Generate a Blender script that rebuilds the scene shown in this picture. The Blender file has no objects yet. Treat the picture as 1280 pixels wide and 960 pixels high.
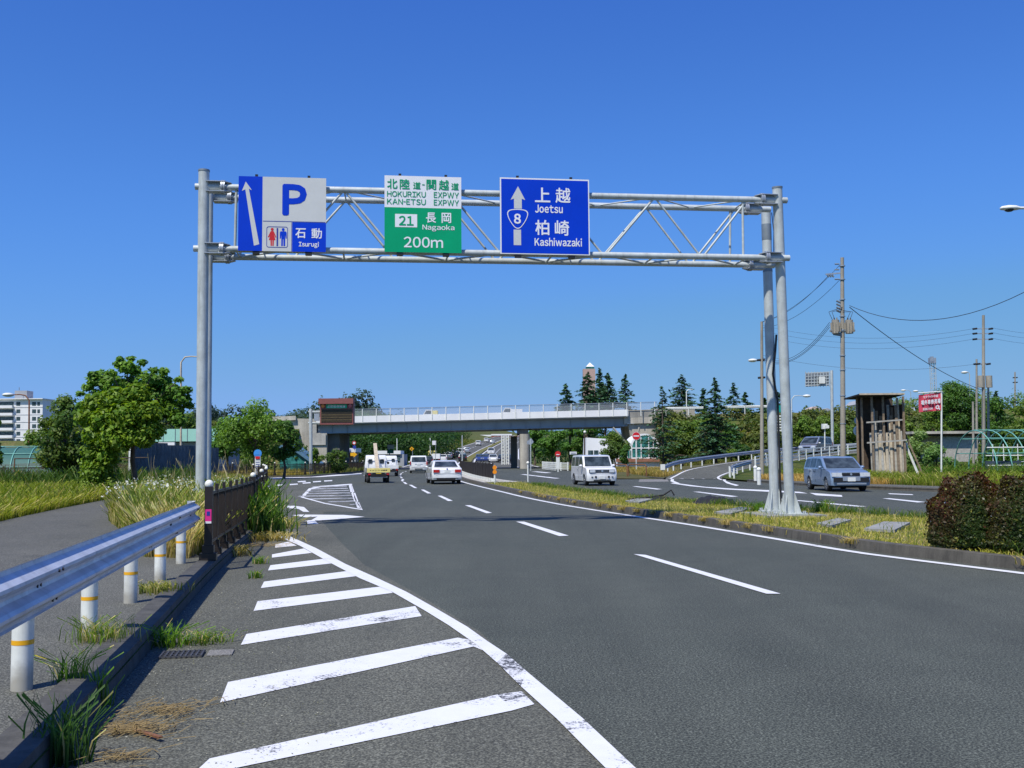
import bpy, math, random
import numpy as np
from mathutils import Vector, Matrix
from mathutils.geometry import tessellate_polygon
random.seed(7); RNG = np.random.default_rng(11)
SC = bpy.context.scene
COL = SC.collection
R = math.radians
# ---------------------------------------------------------------- camera
CAM = Vector((0, 0, 1.6)); FOC = 1300.0
_t = math.atan(91/1300.0); _r = 0.008
_R0 = Vector((1, 0, 0)); _F = Vector((0, math.cos(_t), math.sin(_t))); _U0 = Vector((0, -math.sin(_t), math.cos(_t)))
_R = _R0*math.cos(_r) - _U0*math.sin(_r); _U = _U0*math.cos(_r) + _R0*math.sin(_r)
def ray(px, py): return _F + _R*((px-640)/FOC) - _U*((py-480)/FOC)
def at(px, py, Y):
    v = ray(px, py); return CAM + v*(Y/v.y)
def G(px, py, z=0.0):
    v = ray(px, py); return CAM + v*((z-CAM.z)/v.z)
cd = bpy.data.cameras.new('camera'); cam = bpy.data.objects.new('camera', cd); COL.objects.link(cam)
cd.sensor_fit = 'HORIZONTAL'; cd.sensor_width = 36; cd.lens = FOC/1280*36; cd.clip_end = 8000; cd.clip_start = 0.1
m = Matrix((_R, _U, -_F)).transposed().to_4x4(); m.translation = CAM; cam.matrix_world = m
SC.camera = cam
SC.view_settings.view_transform = 'Standard'; SC.view_settings.look = 'None'; SC.view_settings.exposure = 0; SC.view_settings.gamma = 1
# ---------------------------------------------------------------- light
SH = Vector((.33, .54))                                # shadow offset per metre of height
EL = math.atan(1/SH.length)
sd = bpy.data.lights.new('sun', 'SUN'); sun = bpy.data.objects.new('sun', sd); COL.objects.link(sun)
sd.energy = 4.9; sd.angle = R(.5); sd.color = (1, .955, .87)
sun.rotation_mode = 'QUATERNION'
sun.rotation_quaternion = Vector((SH.x, SH.y, -1)).to_track_quat('-Z', 'Y')
sun.location = (-30, -50, 90)
W = bpy.data.worlds.new('World'); SC.world = W; W.use_nodes = True
nt = W.node_tree; nt.nodes.clear()
sky = nt.nodes.new('ShaderNodeTexSky'); sky.sky_type = 'NISHITA'; sky.sun_disc = False
sky.sun_elevation = EL; sky.sun_rotation = math.atan2(-SH.x, -SH.y)
sky.air_density = 1.0; sky.dust_density = 0.35; sky.ozone_density = 3.0; sky.altitude = 0
bg = nt.nodes.new('ShaderNodeBackground'); bg.inputs['Strength'].default_value = .118
wo = nt.nodes.new('ShaderNodeOutputWorld')
def _sc(inp, k):
    n = nt.nodes.new('ShaderNodeVectorMath'); n.operation = 'SCALE'; n.inputs['Scale'].default_value = k; nt.links.new(inp, n.inputs[0]); return n.outputs[0]
cv = nt.nodes.new('ShaderNodeRGBCurve')                # the camera's film response to the clear sky
for ch, pts in ((0, ((0, 0), (.085, .022), (.12, .040), (.25, .10), (.56, .205), (.80, .25), (1, .27))), (1, ((0, 0), (.18, .115), (.25, .18), (.43, .31), (.74, .42), (1, .45))), (2, ((0, 0), (.30, .50), (.44, .62), (.72, .82), (.81, .74), (1, .74)))):
    c = cv.mapping.curves[ch]; c.points[0].location = pts[0]; c.points[1].location = pts[-1]
    for q in pts[1:-1]: c.points.new(*q)
cv.mapping.update()
nt.links.new(_sc(sky.outputs[0], .118), cv.inputs['Color']); nt.links.new(_sc(cv.outputs[0], 1/.118), bg.inputs[0]); nt.links.new(bg.outputs[0], wo.inputs[0])
# ---------------------------------------------------------------- materials
def new_mat(name):
    m = bpy.data.materials.new(name); m.use_nodes = True
    return m, m.node_tree, m.node_tree.nodes['Principled BSDF']
def c4(c): return (c[0], c[1], c[2], 1)
def noise(nt, vec, scale, detail=4, rough=.55):
    n = nt.nodes.new('ShaderNodeTexNoise'); n.inputs['Scale'].default_value = scale; n.inputs['Detail'].default_value = detail
    n.inputs['Roughness'].default_value = rough; nt.links.new(vec, n.inputs['Vector']); return n.outputs['Fac']
def ramp(nt, fac, stops):
    r = nt.nodes.new('ShaderNodeValToRGB'); e = r.color_ramp.elements
    while len(e) < len(stops): e.new(.5)
    for i, (p, c) in enumerate(stops): e[i].position = p; e[i].color = c4(c) if hasattr(c, '__len__') else (c, c, c, 1)
    nt.links.new(fac, r.inputs[0]); return r.outputs[0]
def mix(nt, fac, a, b, mode='MIX'):
    n = nt.nodes.new('ShaderNodeMix'); n.data_type = 'RGBA'; n.blend_type = mode
    for s, v in ((n.inputs[0], fac), (n.inputs[6], a), (n.inputs[7], b)):
        if isinstance(v, (int, float)): s.default_value = v
        elif isinstance(v, tuple): s.default_value = c4(v)
        else: nt.links.new(v, s)
    return n.outputs[2]
def geo(nt): return nt.nodes.new('ShaderNodeNewGeometry').outputs['Position']
def objc(nt): return nt.nodes.new('ShaderNodeTexCoord').outputs['Object']
def bump(nt, b, h, strength, dist=.01):
    n = nt.nodes.new('ShaderNodeBump'); n.inputs['Strength'].default_value = strength; n.inputs['Distance'].default_value = dist
    nt.links.new(h, n.inputs['Height']); nt.links.new(n.outputs[0], b.inputs['Normal'])
def M(name, col, rough=.6, metal=0, var=.12, scale=3.0, coat=0, bmp=0, emit=None, spec=.5):
    m, nt, b = new_mat(name)
    v = objc(nt); f = noise(nt, v, scale, 5, .65)
    lo = tuple(max(0, c*(1-var*1.4)) for c in col); hi = tuple(min(1, c*(1+var)) for c in col)
    nt.links.new(ramp(nt, f, [(.3, lo), (.7, hi)]), b.inputs['Base Color'])
    b.inputs['Roughness'].default_value = rough; b.inputs['Metallic'].default_value = metal
    b.inputs['Coat Weight'].default_value = coat; b.inputs['Coat Roughness'].default_value = .05
    b.inputs['Specular IOR Level'].default_value = spec
    if bmp: bump(nt, b, noise(nt, v, scale*8, 4), bmp)
    if emit: b.inputs['Emission Color'].default_value = c4(emit); b.inputs['Emission Strength'].default_value = 1
    return m
def asphalt(name, a, b_, speck=.5, cracks=False, tracks=False):
    m, nt, b = new_mat(name); v = geo(nt)
    big = noise(nt, v, .22, 6, .6); mid = noise(nt, v, 1.7, 5, .6); fine = noise(nt, v, 70, 2, .7); grit = noise(nt, v, 27, 3, .85)
    base = mix(nt, ramp(nt, big, [(.35, 0), (.65, 1)]), a, b_)
    base = mix(nt, .55, base, ramp(nt, mid, [(.3, .82), (.7, 1.14)]), 'MULTIPLY')
    base = mix(nt, speck, base, ramp(nt, fine, [(.36, .12), (.5, .8), (.64, 2.6)]), 'MULTIPLY')
    base = mix(nt, speck*.6, base, ramp(nt, grit, [(.32, .4), (.68, 1.7)]), 'MULTIPLY')
    base = mix(nt, ramp(nt, grit, [(.60, 0), (.70, .55)]), base, (.24, .25, .22))
    spots = noise(nt, v, .9, 2, .4); base = mix(nt, ramp(nt, spots, [(.70, 0), (.76, .35)]), base, (.03, .032, .03))
    if tracks:                                              # darker worn streaks and joints running along the lanes
        mp = nt.nodes.new('ShaderNodeMapping'); mp.inputs['Rotation'].default_value = (0, 0, R(-9.5)); mp.inputs['Scale'].default_value = (1, .035, 1)
        nt.links.new(v, mp.inputs[0]); st = noise(nt, mp.outputs[0], 1.1, 4, .6)
        base = mix(nt, .55, base, ramp(nt, st, [(.3, .74), (.7, 1.2)]), 'MULTIPLY')
    if cracks:
        vo = nt.nodes.new('ShaderNodeTexVoronoi'); vo.feature = 'DISTANCE_TO_EDGE'; vo.inputs['Scale'].default_value = .45
        wv = mix(nt, .35, v, nt_color_noise(nt, v, 1.6), 'ADD'); nt.links.new(wv, vo.inputs['Vector'])
        base = mix(nt, .6, base, ramp(nt, vo.outputs['Distance'], [(0, .35), (.012, 1)]), 'MULTIPLY')
    nt.links.new(base, b.inputs['Base Color']); b.inputs['Roughness'].default_value = .82
    b.inputs['Specular IOR Level'].default_value = .35
    bump(nt, b, fine, .6, .006)
    return m
def nt_color_noise(nt, v, s):
    n = nt.nodes.new('ShaderNodeTexNoise'); n.inputs['Scale'].default_value = s; nt.links.new(v, n.inputs['Vector']); return n.outputs['Color']
def worn_paint(name, wear=.42, white=.74, under=(.06, .06, .058), tint=(1, 1, 1)):
    m, nt, b = new_mat(name); v = geo(nt)
    f1 = noise(nt, v, 1.4, 5, .6); f2 = noise(nt, v, 38, 4, .75)
    s = nt.nodes.new('ShaderNodeMath'); s.operation = 'MULTIPLY_ADD'; s.inputs[1].default_value = .55
    nt.links.new(f1, s.inputs[0]); k = nt.nodes.new('ShaderNodeMath'); k.operation = 'MULTIPLY'; k.inputs[1].default_value = .45
    nt.links.new(f2, k.inputs[0]); nt.links.new(k.outputs[0], s.inputs[2])
    mask = ramp(nt, s.outputs[0], [(wear-.025, 0), (wear+.02, 1)])
    wc = mix(nt, noise(nt, v, 6, 4), (white*.86*tint[0], white*.86*tint[1], white*.86*tint[2]), (white*1.04*tint[0], white*1.04*tint[1], white*1.04*tint[2]))
    nt.links.new(mix(nt, mask, under, wc), b.inputs['Base Color']); b.inputs['Roughness'].default_value = .65
    return m
def leaf_mat(name, trans=.35, rough=.5):
    m, nt, b = new_mat(name)
    a = nt.nodes.new('ShaderNodeVertexColor'); a.layer_name = 'col'
    nt.links.new(a.outputs[0], b.inputs['Base Color']); b.inputs['Roughness'].default_value = rough; b.inputs['Specular IOR Level'].default_value = .3
    t = nt.nodes.new('ShaderNodeBsdfTranslucent'); nt.links.new(mix(nt, 1.0, a.outputs[0], (1.5, 1.5, .5), 'MULTIPLY'), t.inputs[0])
    x = nt.nodes.new('ShaderNodeMixShader'); x.inputs[0].default_value = trans
    nt.links.new(b.outputs[0], x.inputs[1]); nt.links.new(t.outputs[0], x.inputs[2]); nt.links.new(x.outputs[0], nt.nodes['Material Output'].inputs[0])
    return m
def concrete(name, col, stain=.5, streak=True, sc=1.0):
    m, nt, b = new_mat(name); v = geo(nt)
    mp = nt.nodes.new('ShaderNodeMapping'); mp.inputs['Scale'].default_value = (1.6*sc, 1.6*sc, .22*sc); nt.links.new(v, mp.inputs[0])
    s = noise(nt, mp.outputs[0], 1.3, 6, .7); g = noise(nt, v, 14*sc, 4, .7); l = noise(nt, v, .8*sc, 5, .6)
    base = mix(nt, 1.0, col, ramp(nt, l, [(.3, .72), (.7, 1.12)]), 'MULTIPLY')
    if streak: base = mix(nt, stain, base, ramp(nt, s, [(.32, .45), (.62, 1.1)]), 'MULTIPLY')
    base = mix(nt, .4, base, ramp(nt, g, [(.3, .6), (.7, 1.3)]), 'MULTIPLY')
    nt.links.new(base, b.inputs['Base Color']); b.inputs['Roughness'].default_value = .88; bump(nt, b, g, .35, .01)
    return m
def glass_mat(name, col=(.02, .028, .035), rough=.06):
    m, nt, b = new_mat(name); v = objc(nt)
    nt.links.new(ramp(nt, noise(nt, v, 2.2, 3), [(.4, col), (.62, tuple(c*2.6+.01 for c in col))]), b.inputs['Base Color'])
    b.inputs['Roughness'].default_value = rough; b.inputs['Specular IOR Level'].default_value = .22
    return m
def paint(name, col, metal=0.0, rough=.28, dirt=.1): return M(name, col, rough, metal, dirt, 1.6, coat=.8)
def ground_mat(name, a, b_, c, s=1.0):
    m, nt, b = new_mat(name); v = geo(nt)
    x = mix(nt, ramp(nt, noise(nt, v, .35*s, 6, .65), [(.38, 0), (.62, 1)]), a, b_)
    x = mix(nt, ramp(nt, noise(nt, v, 2.3*s, 6, .7), [(.5, 0), (.66, 1)]), x, c)
    x = mix(nt, .7, x, ramp(nt, noise(nt, v, 22*s, 4, .8), [(.3, .35), (.7, 1.7)]), 'MULTIPLY')
    nt.links.new(x, b.inputs['Base Color']); b.inputs['Roughness'].default_value = .95; b.inputs['Specular IOR Level'].default_value = .1
    bump(nt, b, noise(nt, v, 9*s, 4, .7), .8, .05)
    return m
def stained(name, col, rough, metal, dirt=(.16, .14, .11), amt=.5, rust=.72, low=None):
    m, nt, b = new_mat(name); v = geo(nt)
    mp = nt.nodes.new('ShaderNodeMapping'); mp.inputs['Scale'].default_value = (9, 9, .7); nt.links.new(v, mp.inputs[0])
    st = noise(nt, mp.outputs[0], 1.0, 5, .7); bl = noise(nt, v, 3.2, 5, .65); fl = noise(nt, v, 26, 4, .75)
    x = mix(nt, 1.0, col, ramp(nt, bl, [(.3, .80), (.7, 1.12)]), 'MULTIPLY')
    x = mix(nt, ramp(nt, st, [(.52, 0), (.72, amt)]), x, dirt)
    x = mix(nt, ramp(nt, fl, [(rust, 0), (rust+.04, .8)]), x, (.17, .075, .03))
    if low is not None:
        sx = nt.nodes.new('ShaderNodeSeparateXYZ'); nt.links.new(v, sx.inputs[0]); a = nt.nodes.new('ShaderNodeMath'); a.operation = 'MULTIPLY_ADD'; a.inputs[1].default_value = .35; nt.links.new(bl, a.inputs[0]); nt.links.new(sx.outputs[2], a.inputs[2])
        x = mix(nt, ramp(nt, a.outputs[0], [(low, .75), (low+.16, 0)]), x, dirt)
    nt.links.new(x, b.inputs['Base Color']); b.inputs['Roughness'].default_value = rough; b.inputs['Metallic'].default_value = metal
    return m
MT = dict(
 road=asphalt('road_asphalt', (.062, .069, .054), (.073, .079, .062), .74, tracks=True),
 old=asphalt('old_asphalt', (.088, .089, .068), (.110, .109, .084), .6, tracks=True),
 side=asphalt('side_asphalt', (.088, .088, .07), (.115, .113, .093), .75),
 path=asphalt('path_asphalt', (.085, .085, .07), (.108, .106, .088), .6),
 patch=asphalt('light_asphalt', (.17, .165, .15), (.23, .22, .20), .4),
 white=worn_paint('road_paint', .385), worn=worn_paint('worn_road_paint', .435), rub=worn_paint('rubbed_road_paint', .49), faint=worn_paint('faint_road_paint', .485, .55),
 yellowp=worn_paint('yellow_road_paint', .44, .6, tint=(1, .8, .3)),
 soil=ground_mat('verge_soil', (.10, .085, .04), (.07, .085, .025), (.15, .12, .06)),
 grassg=ground_mat('grass_ground', (.045, .075, .015), (.09, .10, .025), (.03, .05, .012)),
 dryg=ground_mat('median_ground', (.20, .17, .07), (.13, .15, .04), (.10, .085, .05), 3),
 field=ground_mat('field_ground', (.10, .11, .035), (.07, .10, .025), (.17, .13, .06), .2),
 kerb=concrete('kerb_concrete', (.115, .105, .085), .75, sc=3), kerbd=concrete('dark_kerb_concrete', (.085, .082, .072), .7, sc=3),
 conc=concrete('bridge_concrete', (.52, .48, .40), .55, sc=.5), concl=concrete('light_concrete', (.5, .48, .43), .3),
 concd=concrete('dark_shaded_concrete', (.16, .155, .145), .3), slab=concrete('slab_concrete', (.30, .30, .28), .2, sc=3),
 pole=concrete('pole_concrete', (.36, .33, .27), .35, sc=1),
 steel=stained('galvanised_paint', (.50, .54, .53), .55, .1, (.26, .26, .23), .55, .70), steeld=M('dark_galvanised', (.22, .26, .29), .55, .3, .15, 3),
 postn=stained('near_post_paint', (.76, .77, .71), .45, 0, (.30, .27, .21), .35, .74, .36),
 rail=stained('guardrail_steel', (.60, .62, .66), .44, .2, (.33, .33, .33), .5, .715), postw=M('white_post_paint', (.74, .75, .69), .45, 0, .08, 4),
 zinc=M('zinc_steel', (.42, .45, .48), .45, .5, .15, 3),
 brown=M('dark_brown_paint', (.020, .014, .011), .45, 0, .3, 4), brownp=M('brown_panel', (.030, .023, .018), .7, 0, .2, 2, spec=.2),
 rust=M('rusty_steel', (.20, .085, .04), .8, .1, .35, 8), bolt=M('bolt_black', (.02, .02, .022), .5, .3),
 blue=M('sign_blue', (.0, .045, .56), .6, 0, .06, 1.2, spec=.12), green=M('sign_green', (.0, .34, .15), .6, 0, .06, 1.2, spec=.12),
 grey=M('sign_grey', (.58, .59, .57), .5, 0, .03, 3), white2=M('sign_white', (.80, .80, .82), .45, 0, .03, 3),
 red=M('sign_red', (.60, .015, .02), .4, 0, .05, 2), redb=M('banner_red', (.55, .05, .09), .7, 0, .12, 2), navy=M('navy_line', (.02, .04, .3), .5),
 pink=M('sticker_pink', (.75, .03, .25), .5), yellow=M('yellow_plastic', (.85, .42, .01), .4, 0, .05), orange=M('orange_reflector', (.85, .28, .01), .3, 0, .05, emit=None),
 globe=M('globe_white', (.78, .76, .66), .35, 0, .05), black=M('black_plastic', (.015, .015, .016), .5), tyre=M('tyre_rubber', (.018, .018, .018), .85, 0, .2),
 rim=M('alloy_rim', (.45, .46, .48), .3, .8, .1), chrome=M('chrome', (.75, .77, .8), .15, .9, .05), under=M('underbody', (.012, .012, .013), .9),
 glass=glass_mat('car_glass'), wglass=glass_mat('window_glass', (.03, .05, .055)), tglass=glass_mat('teal_glass', (.02, .10, .09), .1),
 lamp=M('head_lamp', (.75, .78, .8), .12, .25, .12, 14, coat=1), tail=M('tail_lamp', (.45, .01, .012), .15, 0, .2, 10, coat=1), amber=M('amber_lamp', (.8, .25, .02), .2, 0, .1),
 wcar=paint('white_car_paint', (.78, .78, .76)), scar=paint('blue_silver_paint', (.22, .31, .43), .25, .3), s2=paint('silver_paint', (.45, .48, .52), .6, .3),
 kcar=paint('blue_car_paint', (.03, .06, .22)), bcar=paint('black_car_paint', (.015, .016, .02)), plate=M('number_plate', (.75, .76, .72), .5), platey=M('yellow_plate', (.85, .60, .02), .5),
 banner=M('yellow_banner', (.80, .68, .22), .7), wood=M('old_wood', (.24, .18, .12), .85, 0, .3, 6, bmp=.3), woodg=M('grey_wood', (.42, .40, .35), .85, 0, .25, 6, bmp=.3),
 woodd=M('dark_wood', (.075, .052, .036), .85, 0, .3, 6), woodp=M('pale_wood', (.52, .44, .32), .8, 0, .2, 5),
 brick=M('red_girder', (.32, .05, .055), .6), vms=M('brown_sign_housing', (.23, .075, .065), .6, 0, .1), vmsd=M('led_panel', (.07, .05, .018), .6, 0, .5, 9),
 vmsg=M('green_panel', (.0, .50, .26), .5), tower=M('pink_tower', (.48, .33, .28), .8), wall=M('white_wall', (.80, .80, .79), .8, 0, .06, .3),
 wallg=M('grey_wall', (.34, .35, .37), .8, 0, .08, .3), mint=M('mint_steel', (.33, .62, .50), .6, 0, .08, .6), sheet=M('corrugated_dark', (.075, .10, .125), .45, .4, .3, 1.5),
 hoop=M('green_hoop', (.16, .40, .33), .4, 0, .2, 1), bark=M('bark', (.10, .075, .055), .9, 0, .3, 5), barkl=M('pale_bark', (.30, .26, .20), .9, 0, .3, 5),
 leaf=leaf_mat('leaf', .42), needle=leaf_mat('needle', .15, .7), blade=leaf_mat('blade', .4, .55), brickw=M('brick_base', (.30, .13, .08), .85, 0, .15, 3),
 tarp=M('black_tarp', (.014, .014, .014), .8, 0, .3, 5), wire=M('wire_black', (.03, .03, .035), .7), ceram=M('insulator', (.6, .58, .54), .3),
 grate=M('grate_iron', (.11, .11, .115), .6, .6, .2), gable=M('blue_gable', (.10, .20, .28), .5), film=M('dark_film', (.05, .09, .085), .4, 0, .2, 1),
)
# translucent bridge mesh panel: a wire fence seen from far away
def screen_mat(name, col, alpha, nscale=0):
    m, nt, b = new_mat(name); b.inputs['Base Color'].default_value = c4(col); b.inputs['Roughness'].default_value = .6
    b.inputs['Alpha'].default_value = alpha; return m
MT['mesh'] = screen_mat('wire_mesh', (.42, .46, .50), .38)
MT['film2'] = screen_mat('green_film', (.05, .17, .15), .72)
# ---------------------------------------------------------------- geometry builder
WM = {}                                                # world matrices of things and parts
def link(o, parent=None):
    COL.objects.link(o)
    if parent is not None: o.parent = parent; WM[o.name] = WM[parent.name].copy()
    return o
def tag(o, label=None, cat=None, group=None, kind=None):
    if label: o['label'] = label
    if cat: o['category'] = cat
    if group: o['group'] = group
    if kind: o['kind'] = kind
    return o
def thing(name, label, cat, loc=(0, 0, 0), rz=0, group=None, lean=None):
    o = bpy.data.objects.new(name, None); o.empty_display_size = .3; COL.objects.link(o)
    o.location = loc; o.rotation_euler = (0, 0, rz)
    WM[o.name] = Matrix.Translation(Vector(loc)) @ Matrix.Rotation(rz, 4, 'Z')
    return tag(o, label, cat, group)
def rebase(o, loc, rz=0, sc=None):
    o.location = loc; o.rotation_euler = (0, 0, rz)
    if sc: o.scale = sc
def copy_tree(o, parent=None):
    c = o.copy(); COL.objects.link(c)
    if parent is not None: c.parent = parent
    for ch in [x for x in KIDS.get(o.name, [])]:
        n = copy_tree(ch, c); KIDS.setdefault(c.name, []).append(n)
    return c
KIDS = {}
class MB:
    def __init__(s): s.v = []; s.f = []; s.sm = []
    def add(s, vs, fs, smooth=False):
        b = len(s.v); s.v += [tuple(p) for p in vs]; s.f += [tuple(i+b for i in f) for f in fs]; s.sm += [smooth]*len(fs)
    def box(s, c, d, rz=0, m=None):
        c = Vector(c); q = Matrix.Rotation(rz, 3, 'Z') if m is None else m
        vs = [c + q @ Vector((sx*d[0]/2, sy*d[1]/2, sz*d[2]/2)) for sz in (-1, 1) for sy in (-1, 1) for sx in (-1, 1)]
        s.add(vs, [(0, 2, 3, 1), (4, 5, 7, 6), (0, 1, 5, 4), (2, 6, 7, 3), (0, 4, 6, 2), (1, 3, 7, 5)])
    def beam(s, p, q, w, h, up=(0, 0, 1)):
        p = Vector(p); q = Vector(q); d = q-p; y = d.normalized(); x = y.cross(Vector(up))
        if x.length < 1e-4: x = y.cross(Vector((1, 0, 0)))
        x.normalize(); z = x.cross(y); s.box((p+q)/2, (w, d.length, h), m=Matrix((x, y, z)).transposed())
    def tube(s, p, q, r, n=10, r2=None, caps=True):
        p = Vector(p); q = Vector(q); r2 = r if r2 is None else r2; d = (q-p)
        if d.length < 1e-6: return
        d.normalize(); x = d.cross(Vector((0, 0, 1)))
        if x.length < 1e-3: x = Vector((1, 0, 0))
        x.normalize(); y = d.cross(x)
        vs = []
        for c, rr in ((p, r), (q, r2)):
            for i in range(n):
                a = 2*math.pi*i/n; vs.append(c + (x*math.cos(a)+y*math.sin(a))*rr)
        s.add(vs, [(i, (i+1) % n, n+(i+1) % n, n+i) for i in range(n)], True)
        if caps: s.add(vs, [tuple(range(n-1, -1, -1)), tuple(range(n, 2*n))])
    def path(s, pts, r, n=8, rr=None):
        pts = [Vector(p) for p in pts]; vs = []; x = None
        for k, p in enumerate(pts):
            d = (pts[min(k+1, len(pts)-1)] - pts[max(k-1, 0)]).normalized()
            if x is None:
                x = d.cross(Vector((0, 0, 1)))
                if x.length < 1e-3: x = Vector((1, 0, 0))
            x = (x - d*x.dot(d)).normalized(); y = d.cross(x); q = rr[k] if rr else r
            for i in range(n):
                a = 2*math.pi*i/n; vs.append(p + (x*math.cos(a)+y*math.sin(a))*q)
        fs = [(k*n+i, k*n+(i+1) % n, (k+1)*n+(i+1) % n, (k+1)*n+i) for k in range(len(pts)-1) for i in range(n)]
        s.add(vs, fs, True); L = len(pts)-1
        s.add(vs, [tuple(range(n-1, -1, -1)), tuple(L*n+i for i in range(n))])
    def sphere(s, c, r, n=14, m=10, sz=1):
        c = Vector(c); vs = [c + Vector((r*math.sin(math.pi*j/m)*math.cos(2*math.pi*i/n), r*math.sin(math.pi*j/m)*math.sin(2*math.pi*i/n), sz*r*math.cos(math.pi*j/m))) for j in range(m+1) for i in range(n)]
        s.add(vs, [(j*n+i, (j+1)*n+i, (j+1)*n+(i+1) % n, j*n+(i+1) % n) for j in range(m) for i in range(n)], True)
    def poly(s, pts, smooth=False):                      # any flat polygon, concave allowed
        pts = [Vector(p) for p in pts]
        if len(pts) <= 4: s.add(pts, [tuple(range(len(pts)))], smooth)
        else: s.add(pts, [tuple(t) for t in tessellate_polygon([pts])], smooth)
    def prism(s, pts, vec):
        pts = [Vector(p) for p in pts]; vec = Vector(vec); n = len(pts); q = [p+vec for p in pts]
        s.poly(pts); s.poly(q); s.add(pts+q, [(i, (i+1) % n, n+(i+1) % n, n+i) for i in range(n)])
    def strip(s, A, B, smooth=True):
        n = len(A); s.add(list(A)+list(B), [(i, i+1, n+i+1, n+i) for i in range(n-1)], smooth)
    def build(s, name, mat, parent=None, world=True, fix=True):
        me = bpy.data.meshes.new(name); V = s.v
        if parent is not None and world:
            inv = WM[parent.name].inverted(); V = [inv @ Vector(p) for p in V]
        me.from_pydata([tuple(p) for p in V], [], s.f); me.polygons.foreach_set('use_smooth', s.sm); me.update()
        if fix:
            import bmesh
            bm = bmesh.new(); bm.from_mesh(me); bmesh.ops.remove_doubles(bm, verts=bm.verts, dist=1e-5) if False else None
            bmesh.ops.recalc_face_normals(bm, faces=bm.faces); bm.to_mesh(me); bm.free()
        me.materials.append(mat)
        o = bpy.data.objects.new(name, me); link(o, parent)
        if parent is not None: KIDS.setdefault(parent.name, []).append(o)
        else: WM[o.name] = Matrix.Identity(4)
        return o
def solid(name, mat, label, cat, mb, group=None):
    """a thing that is one mesh, its origin at its base"""
    xs = [p[0] for p in mb.v]; ys = [p[1] for p in mb.v]; zs = [p[2] for p in mb.v]
    c = Vector(((min(xs)+max(xs))/2, (min(ys)+max(ys))/2, min(zs))); mb.v = [tuple(Vector(p)-c) for p in mb.v]
    o = mb.build(name, mat); o.location = c; WM[o.name] = Matrix.Translation(c); return tag(o, label, cat, group)
def struct(name, mb, mat):
    o = mb.build(name, mat); o['kind'] = 'structure'; return o
def sheet(name, pts, z, mat):
    mb = MB(); mb.poly([(p[0], p[1], z) for p in pts]); return struct(name, mb, mat)
def fast_mesh(name, V, nper, cols, mat, smooth=False, flat_quads=True):
    """V: (N*nper,3) array, one polygon per nper vertices; cols (N,3)"""
    V = np.asarray(V, dtype=np.float32).reshape(-1, 3); nv = len(V); nf = nv//nper
    me = bpy.data.meshes.new(name); me.vertices.add(nv); me.vertices.foreach_set('co', V.ravel())
    me.loops.add(nv); me.loops.foreach_set('vertex_index', np.arange(nv, dtype=np.int32))
    me.polygons.add(nf); me.polygons.foreach_set('loop_start', np.arange(0, nv, nper, dtype=np.int32))
    me.update(calc_edges=True)
    a = me.color_attributes.new('col', 'FLOAT_COLOR', 'POINT')
    cc = np.ones((nv, 4), dtype=np.float32); cc[:, :3] = np.repeat(cols, nper, axis=0) if len(cols) == nf else cols
    if mat.name.startswith(('leaf', 'needle')): cc[:, :3] = np.minimum(cc[:, :3]*2.25, .55)
    if mat.name == 'blade': cc[:, :3] = np.minimum(cc[:, :3]*np.array((1.38, 1.38, 1.2)), .75)
    a.data.foreach_set('color', cc.ravel()); me.materials.append(mat); return me
def put(name, me, parent=None):
    o = bpy.data.objects.new(name, me); link(o, parent)
    if parent is not None: KIDS.setdefault(parent.name, []).append(o)
    else: WM[o.name] = Matrix.Identity(4)
    return o
# ---- leaves
def rand_dirs(n):
    d = RNG.normal(size=(n, 3)); return d/np.linalg.norm(d, axis=1)[:, None]
def leaf_quads(P, size, nrm=None, aspect=.55, jitter=.7):
    n = len(P); u = rand_dirs(n)
    if nrm is not None:
        N = nrm + jitter*rand_dirs(n); N /= np.linalg.norm(N, axis=1)[:, None]
        u = np.cross(N, u); u /= np.linalg.norm(u, axis=1)[:, None]+1e-9; w = np.cross(N, u)
    else:
        w = np.cross(u, rand_dirs(n)); w /= np.linalg.norm(w, axis=1)[:, None]+1e-9
    s = (size*RNG.uniform(.45, 1.5, n))[:, None]
    V = np.stack([P-u*s*.5, P+w*s*aspect*.5+u*s*.05, P+u*s*.5, P-w*s*aspect*.5+u*s*.05], axis=1)
    return V.reshape(-1, 3)
def crown_points(lobes, n, shell=.35):
    """lobes: (cx,cy,cz,rx,ry,rz); points mostly near each lobe's skin"""
    L = np.array(lobes, dtype=float); vol = (L[:, 3]*L[:, 4]*L[:, 5])**(2/3); k = RNG.choice(len(L), n, p=vol/vol.sum())
    d = rand_dirs(n); r = 1-shell*RNG.random(n)**1.6; o_ = RNG.random(n) < .10; r = np.where(o_, r+.32*RNG.random(n)**2, r); q = .16*np.sin(d[:, 0]*7+k*1.7)*np.cos(d[:, 2]*6+k)+1
    off = d*(r*q)[:, None]*L[k, 3:6]
    return L[k, :3]+off, d, k, r
def lobed(h, w, n=22, base=.28, flat=.8, seed=0, top=1.0):
    rs = random.Random(seed); out = []
    for i in range(n):
        t = rs.random()**.8; z = h*(base + (1-base)*(.12+.80*t)); env = math.sin(math.pi*min(1, .22+.80*t*.95))**.7
        a = rs.uniform(0, 6.283); rr = w/2*env*rs.uniform(.25, .78); r = w*rs.uniform(.13, .23)*(1.15-.45*t*top)
        out.append((rr*math.cos(a), rr*math.sin(a), z, r, r, r*flat))
    return out
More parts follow.
